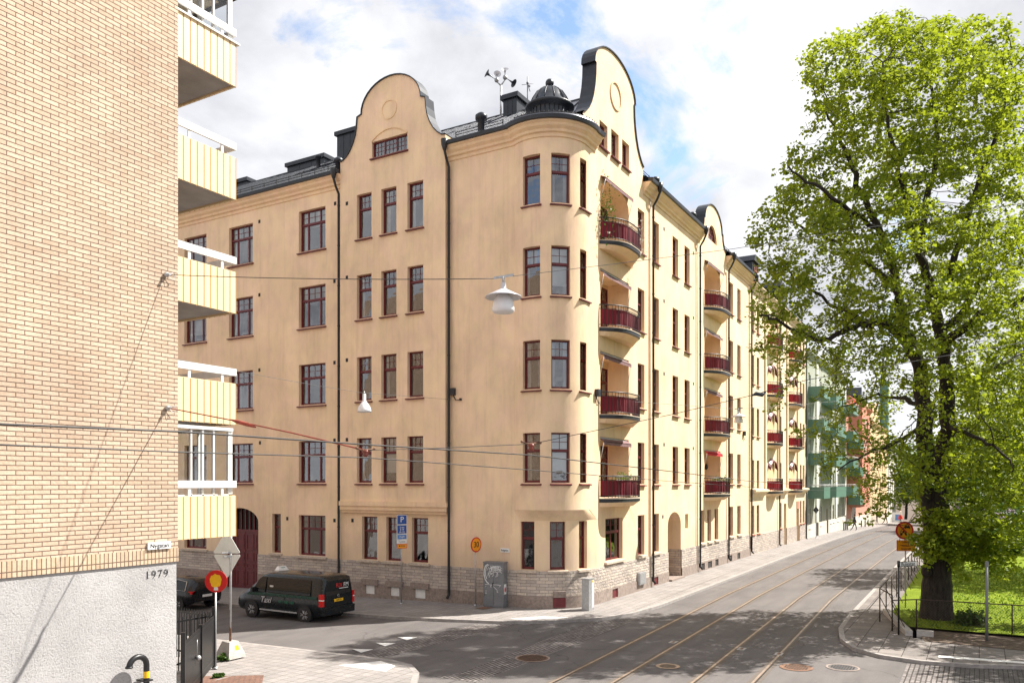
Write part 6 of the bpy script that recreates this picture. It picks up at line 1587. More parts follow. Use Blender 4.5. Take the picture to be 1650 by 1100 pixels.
def insul(c,label):
    t=thing('insulator',label,'insulator',c); mb=MB(); mb.tube([c-R3*.15+U*.03,c-R3*.06,c+R3*.15+U*.02],.013,8); mb.sphere(c-R3*.16+U*.04,.026,8,6); mb.sphere(c+R3*.16+U*.02,.024,8,6); mb.build('bracket',M['rust'],t)
    mb=MB(); mb.lathe((c.x,c.y,c.z-.12),[(.0,0),(.03,0),(.055,.04),(.035,.06),(.06,.09),(.05,.12),(0,.12)],14); mb.build('bell',M['insul'],t)
insul(I1,'brown insulator on the overhead wires in front of the shaded bay'); insul(I2,'brown insulator on the overhead wires in front of the turret')
W1=[at(-160,673,7.0),at(0,683,8.8),at(287,695,10.6),at(589,716,14.1),at(856,733,18.8),at(1080,759,27.9),at(1205,774.6,38.5),at(1300,781,55),at(1420,786,100),at(1510,782,160)]
wire('thick tram contact wire over the left track',W1,.014,'wire')
W2=[at(-160,706,5.4),at(0,716,6.3),at(287,728,7.7),at(589,737,10.0),at(856,757,13.8),at(1080,775,20.1),at(1205,784,28),at(1300,789,40),at(1420,791,75),at(1520,784,150)]
wire('thinner tram contact wire over the right track',W2,.007,'wire')
wire('thin pale cable from the brick wall to the small bell lamp',[(WX,WY+1.3,onX(287,560,12.0)[1]+.0),L2+Vector((0,0,.0))],.006,'wire_thin',.05)
yw=onX(735,644,XA)
wire('thin cable from the small bell lamp to the shaded facade',[L2,(XA-.05,yw[0],yw[1])],.006,'wire_thin')
x1_,z1_=onY(966,643,YB); 
wire('thin cable from the turret wall to the far pendant lamp',[(x1_,YB-.05,z1_),L3+U*.06],.009,'wire_thin')
wire('thin cable rising from the far pendant lamp over the street',[L3+U*.08,at(1283,652,44),at(1420,640,47)],.009,'wire_thin')
xw,zw=onY(1200,703,YB)
# ================================================================ PEOPLE
def skinmesh(joints, edges, radii, root, sub=2):
    me=bpy.data.meshes.new('body'); me.from_pydata(joints,edges,[]); o=bpy.data.objects.new('tmp_body',me); col.objects.link(o)
    sk=o.modifiers.new('s','SKIN'); 
    bpy.context.view_layer.objects.active=o
    if not me.skin_vertices: 
        bpy.ops.mesh.customdata_skin_add() if hasattr(bpy.ops.mesh,'customdata_skin_add') else None
    for i,sv in enumerate(me.skin_vertices[0].data):
        r=radii[i]; sv.radius=(r,r) if not isinstance(r,tuple) else r; sv.use_root=(i==root)
    ss=o.modifiers.new('u','SUBSURF'); ss.levels=sub; ss.render_levels=sub
    dg=bpy.context.evaluated_depsgraph_get(); out=bpy.data.meshes.new_from_object(o.evaluated_get(dg)); bpy.data.objects.remove(o); out.name='person'
    for p in out.polygons: p.use_smooth=True
    return out
M['skin']=plain('skin',(.50,.28,.19),.5,var=.08)
def person(px,py,zg,h,top,legs,hair,label,step=.18,heading=0,skirt=None,arms=1,scarf=None):
    x,y=onG(px,py,zg); z0=g(x,y)
    t=tag(empty('tmp',(0,0,0)),None)
    bpy.data.objects.remove(t)
    s=h/1.75
    J=[(0,0,.95),(0,0,1.15),(0,0,1.38),(0,0,1.50),(0,.02,1.62),(0,.01,1.74),       # 0 pelvis 1 waist 2 chest 3 neck 4 head 5 crown
       (-.17,0,1.41),(-.25,.03,1.14),(-.23,-.06 if arms else -.1,.90),(-.22,-.08,.82),      # left arm 6-9
       (.17,0,1.41),(.25,-.03,1.14),(.23,.06,.90),(.22,.08,.82),                            # right arm 10-13
       (-.09,0,.88),(-.10,step*.6,.50),(-.10,step*.9,.10),(-.10,step*.9-.14,.04),           # left leg 14-17
       (.09,0,.88),(.10,-step*.4,.50),(.10,-step*1.3,.12),(.10,-step*1.3-.14,.04)]
    E_=[(0,1),(1,2),(2,3),(3,4),(4,5),(2,6),(6,7),(7,8),(8,9),(2,10),(10,11),(11,12),(12,13),(0,14),(14,15),(15,16),(16,17),(0,18),(18,19),(19,20),(20,21)]
    Rr_=[(.15,.11),(.14,.10),(.17,.12),.055,.095,.06,.065,.05,.035,.04,.065,.05,.035,.04,.085,.06,.042,.04,.085,.06,.042,.04]
    me=skinmesh([(a*s,b*s,c*s) for a,b,c in J],E_,[(r[0]*s,r[1]*s) if isinstance(r,tuple) else r*s for r in Rr_],0)
    me.materials.append(M[legs]); me.materials.append(M[top]); me.materials.append(M['skin']); me.materials.append(M['black'])
    for p in me.polygons:
        c=p.center; z=c.z/s
        p.material_index = 2 if z>1.49 else (2 if abs(c.x)/s>.16 and z<.90 and z>.74 else (1 if z>.92 or abs(c.x)/s>.185 else (3 if z<.08 else 0)))
    o=link(me,'person',None,Matrix.Translation((x,y,z0))@Matrix.Rotation(heading,4,'Z'))
    o['label']=label; o['category']='person'
    mb=MB(); mb.sphere((0,.035*s,1.675*s),.112*s,14,10,sy=1.0,sz=.9); hme=mb.mesh('hair',M[hair]); 
    h_=link(hme,'hair',o,Matrix.Identity(4),local=True)
    fm=MB(); 
    for sx in (-.035,.035): fm.sphere((sx*s,-.085*s,1.655*s),.012*s,6,5)
    link(fm.mesh('eyes',M['black']),'eyes',o,Matrix.Identity(4),local=True)
    if skirt:
        mb=MB(); mb.lathe((0,0,0),[(.15*s,1.0*s),(.24*s,.75*s),(.30*s,.45*s)],18); link(mb.mesh('coat',M[skirt]),'coat',o,Matrix.Identity(4),local=True)
    if top in('black',): 
        mb=MB(); mb.lathe((0,0,0),[(.17*s,1.15*s),(.20*s,.95*s),(.21*s,.82*s)],18); link(mb.mesh('jacket_hem',M[top]),'jacket_hem',o,Matrix.Identity(4),local=True)
    return o
M['plum']=plain('plum_cloth',(.12,.03,.05),.9); M['brownc']=plain('brown_cloth',(.07,.035,.03),.9); M['greycl']=plain('grey_trousers',(.24,.22,.22),.9); M['whitecl']=plain('white_cloth',(.75,.74,.74),.9); M['redcl']=plain('red_skirt',(.62,.05,.03),.8)
person(1376.8,856,-.50,1.98,'black','black','brownc','person in black clothes walking away on the sunny pavement near the coral house',.22,R(180))
person(1413,847.5,-1.1,1.95,'brownc','greycl','black','person in a dark brown jacket and light trousers on the far pavement',.12,R(0))
person(1427,846.5,-1.5,2.25,'plum','black','brownc','person in a plum jacket and black trousers on the far pavement',.2,R(170))
person(1451,844,-2.1,2.5,'whitecl','greycl','brownc','person in white top and red skirt at the far end of the street',.1,R(20),skirt='redcl')
# ================================================================ TREES
class Leaves:
    def __init__(s): s.c=[]; s.n=0
    def add(s, pts, size, jitter=.55, droop=.35):
        """pts Nx3 array: one leaf each (a folded diamond of two triangles)"""
        n=len(pts); 
        if n==0: return
        nn=rng.normal(size=(n,3))*.62; nn[:,2]+=.95; nn/=np.linalg.norm(nn,axis=1)[:,None]
        u=rng.normal(size=(n,3)); u[:,2]-=droop; u-=nn*(u*nn).sum(1)[:,None]; u/=np.linalg.norm(u,axis=1)[:,None]
        w=np.cross(nn,u); sz=size*(1+rng.uniform(-jitter,jitter,n))[:,None]
        a=pts; b=pts+u*sz*.45+w*sz*.46+nn*sz*.10; c=pts+u*sz*1.05; d=pts+u*sz*.45-w*sz*.46+nn*sz*.10
        s.c.append(np.stack([a,b,c,d],1).reshape(-1,3)); s.n+=n
    def build(s,name,mat,parent,local=False,M_=None):
        V=np.concatenate(s.c).astype(np.float32); n=s.n
        me=bpy.data.meshes.new(name); me.vertices.add(4*n); me.vertices.foreach_set('co',V.ravel())
        idx=np.arange(4*n,dtype=np.int32); me.loops.add(4*n); me.loops.foreach_set('vertex_index',idx)
        me.polygons.add(n); me.polygons.foreach_set('loop_start',np.arange(n,dtype=np.int32)*4)
        try: me.polygons.foreach_set('loop_total',np.full(n,4,dtype=np.int32))
        except Exception: pass
        me.update(calc_edges=True); me.materials.append(mat)
        return link(me,name,parent,M_,local)
def colonize(nodes,parents,attr,step=.45,infl=3.0,kill=.8,iters=60):
    nodes=[np.array(p,float) for p in nodes]; parents=list(parents); A=np.array(attr)
    N_=np.array(nodes); near=np.full(len(A),1e9); idx=np.zeros(len(A),int)
    def upd(start):
        nonlocal near,idx
        for k in range(start,len(nodes)):
            d=np.linalg.norm(A-nodes[k],axis=1); m=d<near; near[m]=d[m]; idx[m]=k
    upd(0)
    for it in range(iters):
        m=near<infl if it>3 else near<infl*3
        if not m.any(): break
        new={}
        for k in np.unique(idx[m]):
            v=A[m&(idx==k)]-nodes[k]; v/=np.linalg.norm(v,axis=1)[:,None]; d=v.mean(0)+rng.normal(scale=.12,size=3); L_=np.linalg.norm(d)
            if L_<1e-3: continue
            new[k]=nodes[k]+d/L_*step
        s0=len(nodes)
        for k,p in new.items(): nodes.append(p); parents.append(k)
        upd(s0)
        keep=near>kill; A=A[keep]; near=near[keep]; idx=idx[keep]
        if len(A)==0: break
    return nodes,parents
def branch_mesh(nodes,parents,rad_fixed,tip=.012,pw=2.3,minr=.016,sides=6):
    n=len(nodes); r=np.zeros(n); ch=[[] for _ in range(n)]
    for i,p in enumerate(parents):
        if p>=0: ch[p].append(i)
    for i in range(n-1,-1,-1):
        r[i]= tip if not ch[i] else sum(r[c]**pw for c in ch[i])**(1/pw)
    for i,v in rad_fixed.items(): r[i]=v
    mb=MB(); done=[False]*n
    for i in range(n):
        starts=[c for c in ch[i]]
        for c in starts:
            main = (c==max(ch[i],key=lambda q:r[q])) and parents[i]>=0
            if main: continue
            pts=[nodes[i],nodes[c]]; rs=[min(r[i],r[c]*1.15),r[c]]; k=c
            while ch[k]:
                k2=max(ch[k],key=lambda q:r[q]); pts.append(nodes[k2]); rs.append(r[k2]); k=k2
            if max(rs)>=minr: mb.tube(pts,rs,sides if rs[0]<.12 else 12,cap=True)
    return mb,r,ch
def smooth_pts(P,k=5):
    P=[Vector(p) for p in P]; out=[]
    for i in range(len(P)-1):
        a=P[max(i-1,0)];b=P[i];c=P[i+1];d=P[min(i+2,len(P)-1)]
        for j in range(k):
            t=j/k; out.append(.5*((2*b)+(c-a)*t+(2*a-5*b+4*c-d)*t*t+(3*b-a-3*c+d)*t**3))
    out.append(P[-1]); return out
# ---- the big lime tree
T0=Vector((35.6,1.45,0)); DT=T0.x*FV[0]+T0.y*FV[1]; mpp=DT/FL
def tp(px,py,dd=0): # pixel in the tree plane (+dd metres deeper)
    return at(px,py,DT+dd)
LX=T0.x*RV[0]+T0.y*RV[1]
skel=[]; par=[]; rf={}
def chain(start,pts,r0,r1):
    """adds a smooth limb starting from existing node index"""
    base=[Vector(skel[start])] if start>=0 else []
    P=smooth_pts(base+[Vector(p) for p in pts],4); 
    if start>=0: P=P[1:]
    last=start; ids=[]
    for i,p in enumerate(P):
        t=i/max(1,len(P)-1); q=np.array(p)+(rng.normal(scale=.05,size=3) if start>=0 else 0)
        skel.append(q); par.append(last); last=len(skel)-1; ids.append(last); rf[last]=r0+(r1-r0)*t
    return ids
trunk=chain(-1,[tp(1509,1003),tp(1509,975),tp(1510,930),tp(1512,880),tp(1508,830),tp(1506,795)],.56,.50)
for k,v in zip(trunk,np.linspace(0,1,len(trunk))): rf[k]=.80 if v==0 else (.54+.22*math.exp(-v*9) if v<.4 else .50)
left=chain(trunk[-1],[tp(1496,750,-.3),tp(1490,690,-.5),tp(1487,640,-.5),tp(1478,590,-.4),tp(1462,545,-.3),tp(1452,500,0),tp(1440,450,.3),tp(1428,397,.5),tp(1396,331,.4),tp(1372,270,.2),tp(1350,215,0),tp(1328,175,0)],.34,.04)
right=chain(trunk[-1],[tp(1519,745,.4),tp(1526,690,.6),tp(1526,640,.7),tp(1521,590,.7),tp(1517,545,.6),tp(1505,500,.5),tp(1490,440,.6),tp(1482,390,.9),tp(1500,300,1.2),tp(1512,240,1.2),tp(1505,170,1.0),tp(1500,110,.8)],.34,.04)
li=lambda ids,f: ids[int(f*(len(ids)-1))]
chain(li(right,.40),[tp(1545,535,-.5),tp(1580,505,-1.5),tp(1620,490,-2.2),tp(1680,470,-3)],.20,.05)
chain(li(right,.42),[tp(1550,500,1.5),tp(1590,440,2.5),tp(1630,400,3),tp(1680,340,3.5)],.17,.04)
chain(li(right,.52),[tp(1535,430,0),tp(1565,330,-.5),tp(1600,230,-.8),tp(1620,150,-1)],.16,.04)
chain(li(left,.36),[tp(1440,528,-.8),tp(1412,520,-1.3),tp(1388,526,-1.6),tp(1350,540,-2.0),tp(1322,549,-2.3),tp(1282,532,-2.6),tp(1250,515,-2.8),tp(1224,508,-3)],.15,.03)
chain(li(left,.42),[tp(1430,525,.5),tp(1396,518,.8),tp(1362,500,1.0),tp(1335,487,1.2),tp(1282,448,1.4),tp(1250,430,1.6)],.13,.03)
chain(li(left,.55),[tp(1400,430,1.5),tp(1350,390,2.5),tp(1300,370,3.2),tp(1260,350,3.6)],.12,.03)
chain(li(left,.62),[tp(1420,380,-1.5),tp(1370,340,-2.8),tp(1310,300,-3.4),tp(1270,270,-3.8)],.12,.03)
chain(li(right,.60),[tp(1470,380,-1.2),tp(1450,280,-2.2),tp(1430,180,-2.6),tp(1420,100,-2.6)],.13,.03)
chain(li(right,.30),[tp(1560,610,2.0),tp(1610,590,3.5),tp(1660,560,4.5)],.13,.03)
chain(li(left,.22),[tp(1450,640,1.6),tp(1400,640,2.8),tp(1350,660,3.6)],.10,.025)
chain(li(left,.16),[tp(1465,700,-1.6),tp(1430,720,-2.6),tp(1390,730,-3.2),tp(1350,760,-3.6)],.09,.02)
chain(li(right,.15),[tp(1560,700,-2.0),tp(1600,720,-3.4),tp(1640,760,-4)],.10,.02)
chain(li(right,.55),[tp(1560,470,3),tp(1580,330,4.2),tp(1590,210,4.6)],.12,.03)
# crown envelope by height: (pixel y, left extent px, right extent px)
env=[(20,1405,1590),(42,1350,1635),(75,1305,1660),(110,1268,1690),(150,1290,1700),(200,1290,1700),(260,1250,1710),(340,1208,1740),(420,1205,1760),(500,1195,1770),(580,1215,1770),(660,1215,1760),(720,1290,1740),(780,1300,1720),(830,1385,1690),(880,1440,1640),(925,1480,1620)]
def crown_pt(py,fx,fd):
    for i in range(len(env)-1):
        if env[i][0]<=py<=env[i+1][0]:
            t=(py-env[i][0])/(env[i+1][0]-env[i][0]); l=env[i][1]+(env[i+1][1]-env[i][1])*t; r=env[i][2]+(env[i+1][2]-env[i][2])*t; break
    hw_=(r-l)/2; c=(l+r)/2; px=c+hw_*fx; dep=min(5.8,hw_*mpp*.85)*fd
    return px,dep
attr=[]
while len(attr)<4200:
    py=rng.uniform(24,900); a=rng.uniform(0,2*PI); q=math.sqrt(rng.uniform(.04,1)); fx,fd=q*math.cos(a),q*math.sin(a)
    px,dep=crown_pt(py,fx,fd)
    # hollow lower-left, where the street shows through
    if py>590 and px<1470 and rng.uniform()<(.88 if px<1320 else .60): continue
    if py>780 and rng.uniform()<.35: continue
    attr.append(np.array(tp(px,py,dep)))
nodes,parents=colonize(skel,par,attr,.40,3.2,.50,75)
tree=thing('lime_tree','large lime tree with dark forked trunk and fresh green crown at the park corner','tree',tuple(T0))
mb,rad,ch=branch_mesh(nodes,parents,rf,.009,2.35,.010)
mb.build('trunk',M['bark'],tree)
# burrs and root flare
for a in range(0):
    an=2*PI*a/7+.3; rb.tube([(T0.x+.45*math.cos(an),T0.y+.45*math.sin(an),.75),(T0.x+.68*math.cos(an),T0.y+.68*math.sin(an),.32),(T0.x+1.05*math.cos(an),T0.y+1.05*math.sin(an),.04)],[.12,.16,.06],8)
rb=MB()
for px,py,r_ in ((1493,920,.20),(1495,905,.16),(1492,800,.2),(1497,870,.14)): c=tp(px,py,-.25); rb=MB(); rb.sphere(c,r_,10,8,sz=1.3); rb.build('burr',M['bark'],tree)
for k_ in range(1): pass
NP=np.array(nodes); tips=np.array([i for i in range(len(nodes)) if rad[i]<.030 and i>=len(skel)])
lv=Leaves()
def clump(centers,per,spread,size):
    P=np.repeat(centers,per,0); d=rng.normal(size=P.shape); d/=np.linalg.norm(d,axis=1)[:,None]; d*=(rng.uniform(size=len(P))**.5)[:,None]*spread*2.0
    lv.add(P+d*np.array([1,1,.55]),size)
tp_all=NP[tips]; 
keep=rng.uniform(size=len(tips))
# thin out the lower left
D_=tp_all[:,0]*FV[0]+tp_all[:,1]*FV[1]; PXs=CX+FL*(tp_all[:,0]*RV[0]+tp_all[:,1]*RV[1])/D_; PYs=HY-(tp_all[:,2]-CH)*FL/D_
low=(PYs>570)&(PXs<1450)
mid=(PYs>480)&~low
nzv=np.sin(tp_all[:,0]*1.9+1)*np.sin(tp_all[:,1]*2.1+2)+np.sin(tp_all[:,2]*2.3+tp_all[:,0]*.8)*.9+rng.normal(scale=.25,size=len(tp_all))
gap=nzv<-.62
signz=(PXs>1420)&(PXs<1480)&(PYs>800)
thin=(PYs>620)&(PXs<1470)
clump(tp_all[~low&~mid&~gap],NUP,.22,.125); clump(tp_all[mid&~gap&~signz],NMID,.21,.125); clump(tp_all[low&~signz&(keep>np.where(thin,.15,.0))],np.int64(26),.22,.112)
print('TREE nodes',len(nodes),'tips',len(tips),'low',int(low.sum()),'leaves',lv.n,flush=True)
# epicormic shoots on the trunk and the low drooping spray
def spray(px0,py0,px1,py1,n,sp,dd=-.6,per=16):
    C=[]
    for k in range(n):
        t=rng.uniform(); C.append(np.array(tp(px0+(px1-px0)*t,py0+(py1-py0)*t,dd+rng.normal()*.5))+rng.normal(scale=sp,size=3))
    clump(np.array(C),per,.14,.135)
spray(1510,835,1640,875,170,.30,-1.5); spray(1490,870,1625,908,110,.25,-1.2); spray(1530,910,1610,915,16,.22,-1.6); spray(1484,850,1505,900,22,.16,-1.2); spray(1480,880,1540,840,60,.3,-1.0)
spray(1400,815,1440,805,10,.2,-2); spray(1385,842,1425,828,7,.10,-2,10)
spray(1450,765,1480,740,10,.25,-1); spray(1600,760,1660,840,80,.5,-.5); spray(1560,740,1640,760,60,.5,0)
lv.build('crown',M['leaf'],tree)
# ---- other trees
def make_tree(name,label,loc,h,rad_,leafmat,nleaf,size,trunk_h=.28,seed=1,group=None,n_attr=500,kill=.9,step=.6):
    loc=Vector(loc); nodes_=[];par_=[]
    for i in range(8): nodes_.append(np.array([loc.x+.15*math.sin(i*seed),loc.y+.12*math.cos(i*1.3*seed),loc.z+h*.55*i/7])); par_.append(i-1)
    at_=[]
    while len(at_)<n_attr:
        u=rng.uniform(-1,1,3)
        if (u*u).sum()>1: continue
        zz=loc.z+h*trunk_h+(h*(1-trunk_h))*(u[2]+1)/2; k=1.0-.25*max(0,u[2])+.1*math.sin(5*math.atan2(u[1],u[0])+seed)
        at_.append([loc.x+u[0]*rad_*k,loc.y+u[1]*rad_*k,zz])
    nd,pr=colonize(nodes_,par_,at_,step,6,kill,40)
    t=thing(name,label,'tree',tuple(loc),0,group)
    mb_,rr_,_=branch_mesh(nd,pr,{i:.30*h/16*(1-.5*i/7) for i in range(8)},.014,2.3,.02,5); mb_.build('trunk',M['bark'],t)
    A=np.array(nd)[[i for i in range(len(nd)) if rr_[i]<.06 and i>8]]
    l=Leaves(); per=max(1,int(nleaf/len(A))); P=np.repeat(A,per,0)+rng.normal(scale=.33*kill/.9,size=(len(A)*per,3)); l.add(P,size); l.build('crown',M[leafmat],t); return t
make_tree('park_tree','street tree right of the big lime, its crown reaching in at the right edge',(58,-5.0,0),17,7.2,'leaf',26000,.20,seed=2,n_attr=900)
make_tree('park_tree','park tree outside the right edge shading the crossing',(37,-10.5,0),16,6.2,'leaf',22000,.2,seed=3,n_attr=800)
tA=make_tree('park_tree','dark green park tree behind the big trunk',(88,-7,0),15,7,'leaf2',16000,.30,.18,4,n_attr=500,kill=1.1,step=.8)
def clone(t,loc,rz,s,label):
    c=copy_tree(t); base=Vector(t.location); c.location=loc; c.rotation_euler=(0,0,rz); c.scale=(s,)*3; c['label']=label; return c
clone(tA,(112,-1.5,g(112,0)),2.0,1.0,'park tree standing close to the far pavement right of the street')
clone(tA,(104,-18,g(104,0)),1.1,1.15,'broad park tree well right of the street behind the lilac')
clone(tA,(76,-15,g(76,0)),4.1,1.05,'dark park tree at the right edge of the lawn')
clone(tA,(146,1.0,g(146,0)),3.2,1.1,'far street tree near the end of the tram street')
clone(tA,(185,8.5,g(185,0)),5.0,1.05,'tree closing the far end of the street on its right side')
clone(tA,(212,15,-3.2),.5,1.2,'tree standing across the far end of the street')
clone(tA,(135,-22,g(135,0)),2.6,1.3,'tall tree deep in the park')
clone(tA,(160,-12,g(160,0)),.9,1.2,'second tall tree deep in the park')
clone(tA,(128,-42,g(128,0)),1.6,1.3,'park tree near the pale house at the right')
# shrubs
def shrub(name,label,loc,rx,ry,h,mat,n,size,flower=None,nf=0):
    t=thing(name,label,'shrub',loc); l=Leaves(); loc=np.array(loc)
    C=[]
    while len(C)<max(20,n//60):
        u=rng.uniform(-1,1,3)
        if (u*u).sum()<=1 and u[2]>-.9: C.append(loc+np.array([u[0]*rx,u[1]*ry,h*.5+u[2]*h*.5]))
    C=np.array(C); P=np.repeat(C,60,0)+rng.normal(scale=min(rx,ry)*.17,size=(len(C)*60,3)); P[:,2]=np.maximum(P[:,2],loc[2]+.03); l.add(P,size); l.build('foliage',M[mat],t)
    st=MB()
    for k in range(6):
        a=2*PI*k/6; q=C[k*len(C)//6]; st.tube([(loc[0]+.1*math.cos(a),loc[1]+.1*math.sin(a),loc[2]),((loc[0]+q[0])/2,(loc[1]+q[1])/2,loc[2]+(q[2]-loc[2])*.6),tuple(q)],[.04,.03,.012],5)
    st.build('stem',M['bark'],t)
    if flower:
        f=Leaves(); out=C[np.argsort(((C[:,:2]-loc[:2])**2).sum(1))[-nf:]]; out=out+(out-(loc+np.array([0,0,h*.4])))*.16
        P=np.repeat(out,70,0)+rng.normal(scale=.14,size=(len(out)*70,3)); f.add(P,.09); f.build('blossom',M[flower],t)
    return t
shrub('lilac_bush','lilac bush with pale purple blossom behind the big trunk',(72,-1.2,.1),3.6,3.2,4.6,'leaf3',9000,.22,'lilac',55)
shrub('green_bush','wide dark green bush at the back of the lawn right of the lilac',(78,-8.0,.1),3.5,3.5,4.2,'leaf3',8000,.24)
shrub('green_bush','low bright green bush at the far end of the park pavement',(118,3.0,-.5),1.6,1.2,1.6,'leaf2',2500,.2)
shrub('clipped_hedge','low clipped hedge at the far end of the street',(150,6.5,-1.4),4.5,1.3,1.5,'leaf3',4000,.25)
shrub('ground_ivy','small leafy sprouts at the foot of the big trunk',(34.6,.3,.08),.7,.5,.5,'leaf3',900,.10)
shrub('weed_tuft','green weeds at the concrete foot of the leaning sign post',(*onG(360,1062,0),.0),.18,.14,.16,'leaf3',1200,.05)
shrub('weed_tuft','thin grass tuft on the pavement edge beside the black gate',(*onG(352,1090,0),.0),.22,.10,.08,'leaf3',1200,.04)
# ivy plants on the top balcony
def potplant(label,loc,r,h,mat,n):
    t=thing('potted_plant',label,'plant',loc); mb=MB(); mb.lathe(loc,[(0,0),(.13,0),(.17,.25),(.15,.25),(0,.22)],12); mb.build('pot',M['limestone'],t)
    l=Leaves(); P=np.array(loc)+np.array([0,0,.25+h*.5])+rng.normal(size=(n,3))*np.array([r,r,h*.4]); l.add(P,.07); l.build('foliage',M[mat],t)
potplant('flowering pot plant at the left end of the top balcony next to the turret',(33.55,YB-.25,16.5),.18,1.7,'leaf3',420)
potplant('thin leafy pot plant at the right end of the top balcony next to the turret',(37.15,YB-.30,16.5),.22,1.3,'petal',160)
potplant('green pot plants on the second lowest loggia balcony of the long facade',(51.2,YB-.5,5.1),.25,.4,'leaf3',350)
potplant('yellow-green pot plant on the lowest balcony next to the turret',(35.2,YB-.4,5.1),.22,.45,'leaf2',350)
# grass blades over the near lawn
gl_=Leaves(); n=26000
gx_=rng.uniform(33.2,60,n); gy_=rng.uniform(-13,2.4,n); P=np.stack([gx_,gy_,np.full(n,.10)],1)
u=np.zeros((n,3)); 
a_=P; w_=rng.normal(size=(n,3))*.02; w_[:,2]=0; h_=rng.uniform(.03,.09,n)
tipp=P+rng.normal(size=(n,3))*.02; tipp[:,2]=P[:,2]+h_
V=np.stack([P-w_,P+w_,tipp+w_*.2,tipp-w_*.2],1).reshape(-1,3); gl_.c.append(V); gl_.n=n
o=gl_.build('grass',M['leaf2'],None); tag(o,'short mown grass of the park lawn','grass',kind='stuff')
# park lamp and bench
px,py=onG(1627,882,0); t=thing('park_lamp','thin pale lamp post in the lawn behind the low branches','lamp post',(px,py,0)); mb=MB(); mb.tube([(px,py,0),(px,py,4.4)],.05,8); mb.build('pole',M['galv'],t); mb=MB(); mb.lathe((px,py,4.4),[(.05,0),(.28,.15),(.30,.2),(.1,.4),(0,.42)],14); mb.build('lamp_head',M['galv'],t)
px,py=onG(1612,884,0); t=thing('park_bench','pale park bench on the bright lawn','bench',(px,py,.1))
Mb=Matrix.Translation((px,py,.1))@Matrix.Rotation(R(-60),4,'Z')
mb=MB()
for i in range(4): mb.box(-.95,.95,-.22+i*.12,-.13+i*.12,.42,.46)
mb.build('seat',M['white'],t,Mb); mb=MB()
for i in range(3): mb.box(-.95,.95,.26,.30,.55+i*.13,.64+i*.13)
mb.build('backrest',M['white'],t,Mb)
for s_ in (-.8,.8):
    mb=MB(); mb.box(s_-.04,s_+.04,-.2,-.12,0,.42); mb.box(s_-.04,s_+.04,.2,.28,0,.92); mb.build('leg',M['galv'],t,Mb)
# ================================================================ LIGHT, SKY, CAMERA
SUN_EL=50; sdx,sdy=.73,-.68
az=math.atan2(sdx,sdy)            # clockwise from +Y
w=bpy.data.worlds.new('World'); sc.world=w; w.use_nodes=True; nt=w.node_tree; nt.nodes.clear()
out=nt.nodes.new('ShaderNodeOutputWorld'); bg=nt.nodes.new('ShaderNodeBackground'); L(nt,bg.outputs[0],out.inputs[0])
sky=nt.nodes.new('ShaderNodeTexSky'); sky.sky_type='NISHITA'; sky.sun_disc=False; sky.sun_elevation=R(SUN_EL); sky.sun_rotation=az; sky.air_density=1.0; sky.dust_density=.6; sky.ozone_density=1.2
tc=nt.nodes.new('ShaderNodeTexCoord'); nv=nt.nodes.new('ShaderNodeVectorMath'); nv.operation='NORMALIZE'; L(nt,tc.outputs['Generated'],nv.inputs[0])
sp_=nt.nodes.new('ShaderNodeSeparateXYZ'); L(nt,nv.outputs[0],sp_.inputs[0])
def mth(op,a,b=None,c=None,clamp=False):
    m=nt.nodes.new('ShaderNodeMath'); m.operation=op; m.use_clamp=clamp
    for i,v in enumerate((a,b,c)):
        if v is None: continue
        if isinstance(v,(int,float)): m.inputs[i].default_value=v
        else: L(nt,v,m.inputs[i])
    return m.outputs[0]
zc_=mth('ADD',mth('MAXIMUM',sp_.outputs[2],0.0),.28)
cb_=nt.nodes.new('ShaderNodeCombineXYZ'); L(nt,mth('DIVIDE',sp_.outputs[0],zc_),cb_.inputs[0]); L(nt,mth('DIVIDE',sp_.outputs[1],zc_),cb_.inputs[1])
mp=nt.nodes.new('ShaderNodeMapping'); mp.inputs['Location'].default_value=(CLX,CLY,0.0); mp.inputs['Scale'].default_value=(1,1,1); L(nt,cb_.outputs[0],mp.inputs[0])
n1=noise(nt,mp.outputs[0],2.3,10,.60,.4); n2=noise(nt,mp.outputs[0],2.6,6,.55,.2)
hole=0.0
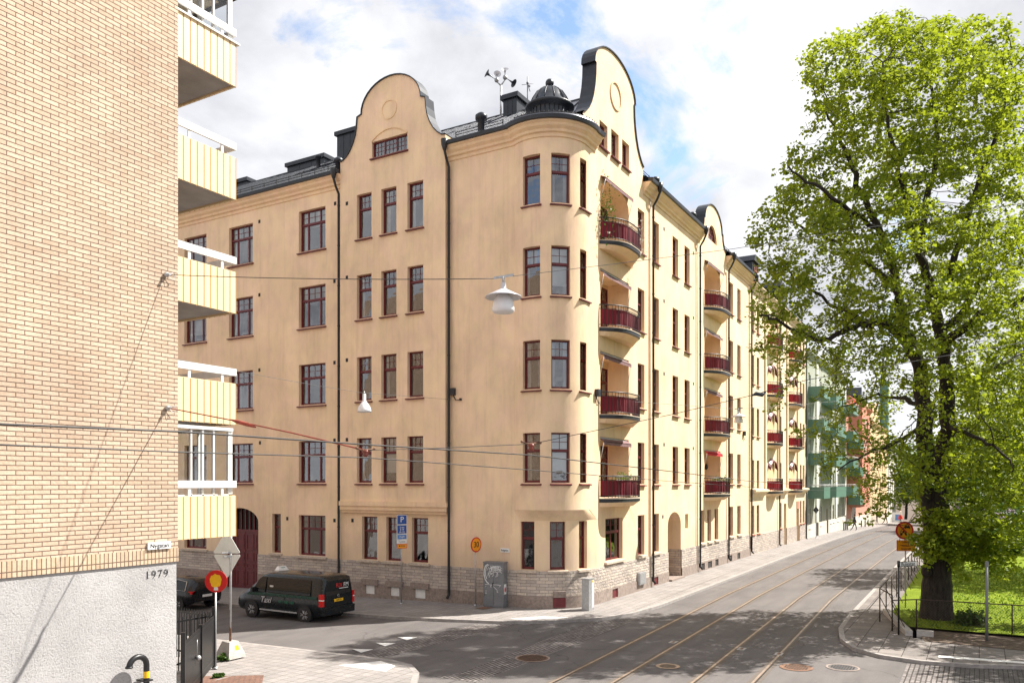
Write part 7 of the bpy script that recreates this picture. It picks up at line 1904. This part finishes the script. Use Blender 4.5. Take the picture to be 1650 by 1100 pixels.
for (hx,hy,wd,amt) in ((1085,95,.994,.07),(900,0,.996,.06),(690,10,.997,.05),(1190,30,.996,.06)):
    d_=(at(hx,hy,1.0)-Vector((0,0,CH))).normalized()
    dp=nt.nodes.new('ShaderNodeVectorMath'); dp.operation='DOT_PRODUCT'; L(nt,nv.outputs[0],dp.inputs[0]); dp.inputs[1].default_value=d_
    mr=nt.nodes.new('ShaderNodeMapRange'); mr.interpolation_type='SMOOTHSTEP'; L(nt,dp.outputs['Value'],mr.inputs['Value']); mr.inputs['From Min'].default_value=wd; mr.inputs['From Max'].default_value=1.0; mr.inputs['To Max'].default_value=amt
    hole=mth('ADD',hole,mr.outputs[0])
cov=ramp(nt,mth('SUBTRACT',n1,hole),[(.315,(0,0,0)),(.41,(1,1,1))])
shade=ramp(nt,n2,[(.35,(2.6,2.66,2.9)),(.62,(4.6,4.6,4.68))])
mixn=mixc(nt,sky.outputs[0],shade,cov)
hz=mixc(nt,mixn,(5.0,5.05,5.2),mth('MULTIPLY',mth('SUBTRACT',1.0,mth('MULTIPLY',sp_.outputs[2],5.0,clamp=True),clamp=True),.7))
L(nt,hz,bg.inputs['Color']); bg.inputs['Strength'].default_value=.12
s=bpy.data.lights.new('sun','SUN'); s.energy=5.0; s.angle=R(.53); s.color=(1,.95,.87); so=bpy.data.objects.new('sun',s); col.objects.link(so)
dirv=Vector((sdx*math.cos(R(SUN_EL)),sdy*math.cos(R(SUN_EL)),math.sin(R(SUN_EL)))); so.rotation_euler=dirv.to_track_quat('Z','Y').to_euler(); so.location=(0,0,60)
cam=bpy.data.cameras.new('camera'); co_c=bpy.data.objects.new('camera',cam); col.objects.link(co_c); sc.camera=co_c
co_c.location=(0,0,CH); co_c.rotation_euler=(R(90),0,HD-R(90)); cam.sensor_width=36; cam.lens=36*FL/1650; cam.shift_y=(HY-550)/1650; cam.clip_end=3000; cam.clip_start=.1
sc.view_settings.view_transform='Standard'; sc.view_settings.look='None'; sc.view_settings.exposure=EXPO; sc.view_settings.gamma=1
try: sc.cycles.max_bounces=8; sc.cycles.transparent_max_bounces=12; sc.cycles.caustics_reflective=False; sc.cycles.caustics_refractive=False
except Exception: pass
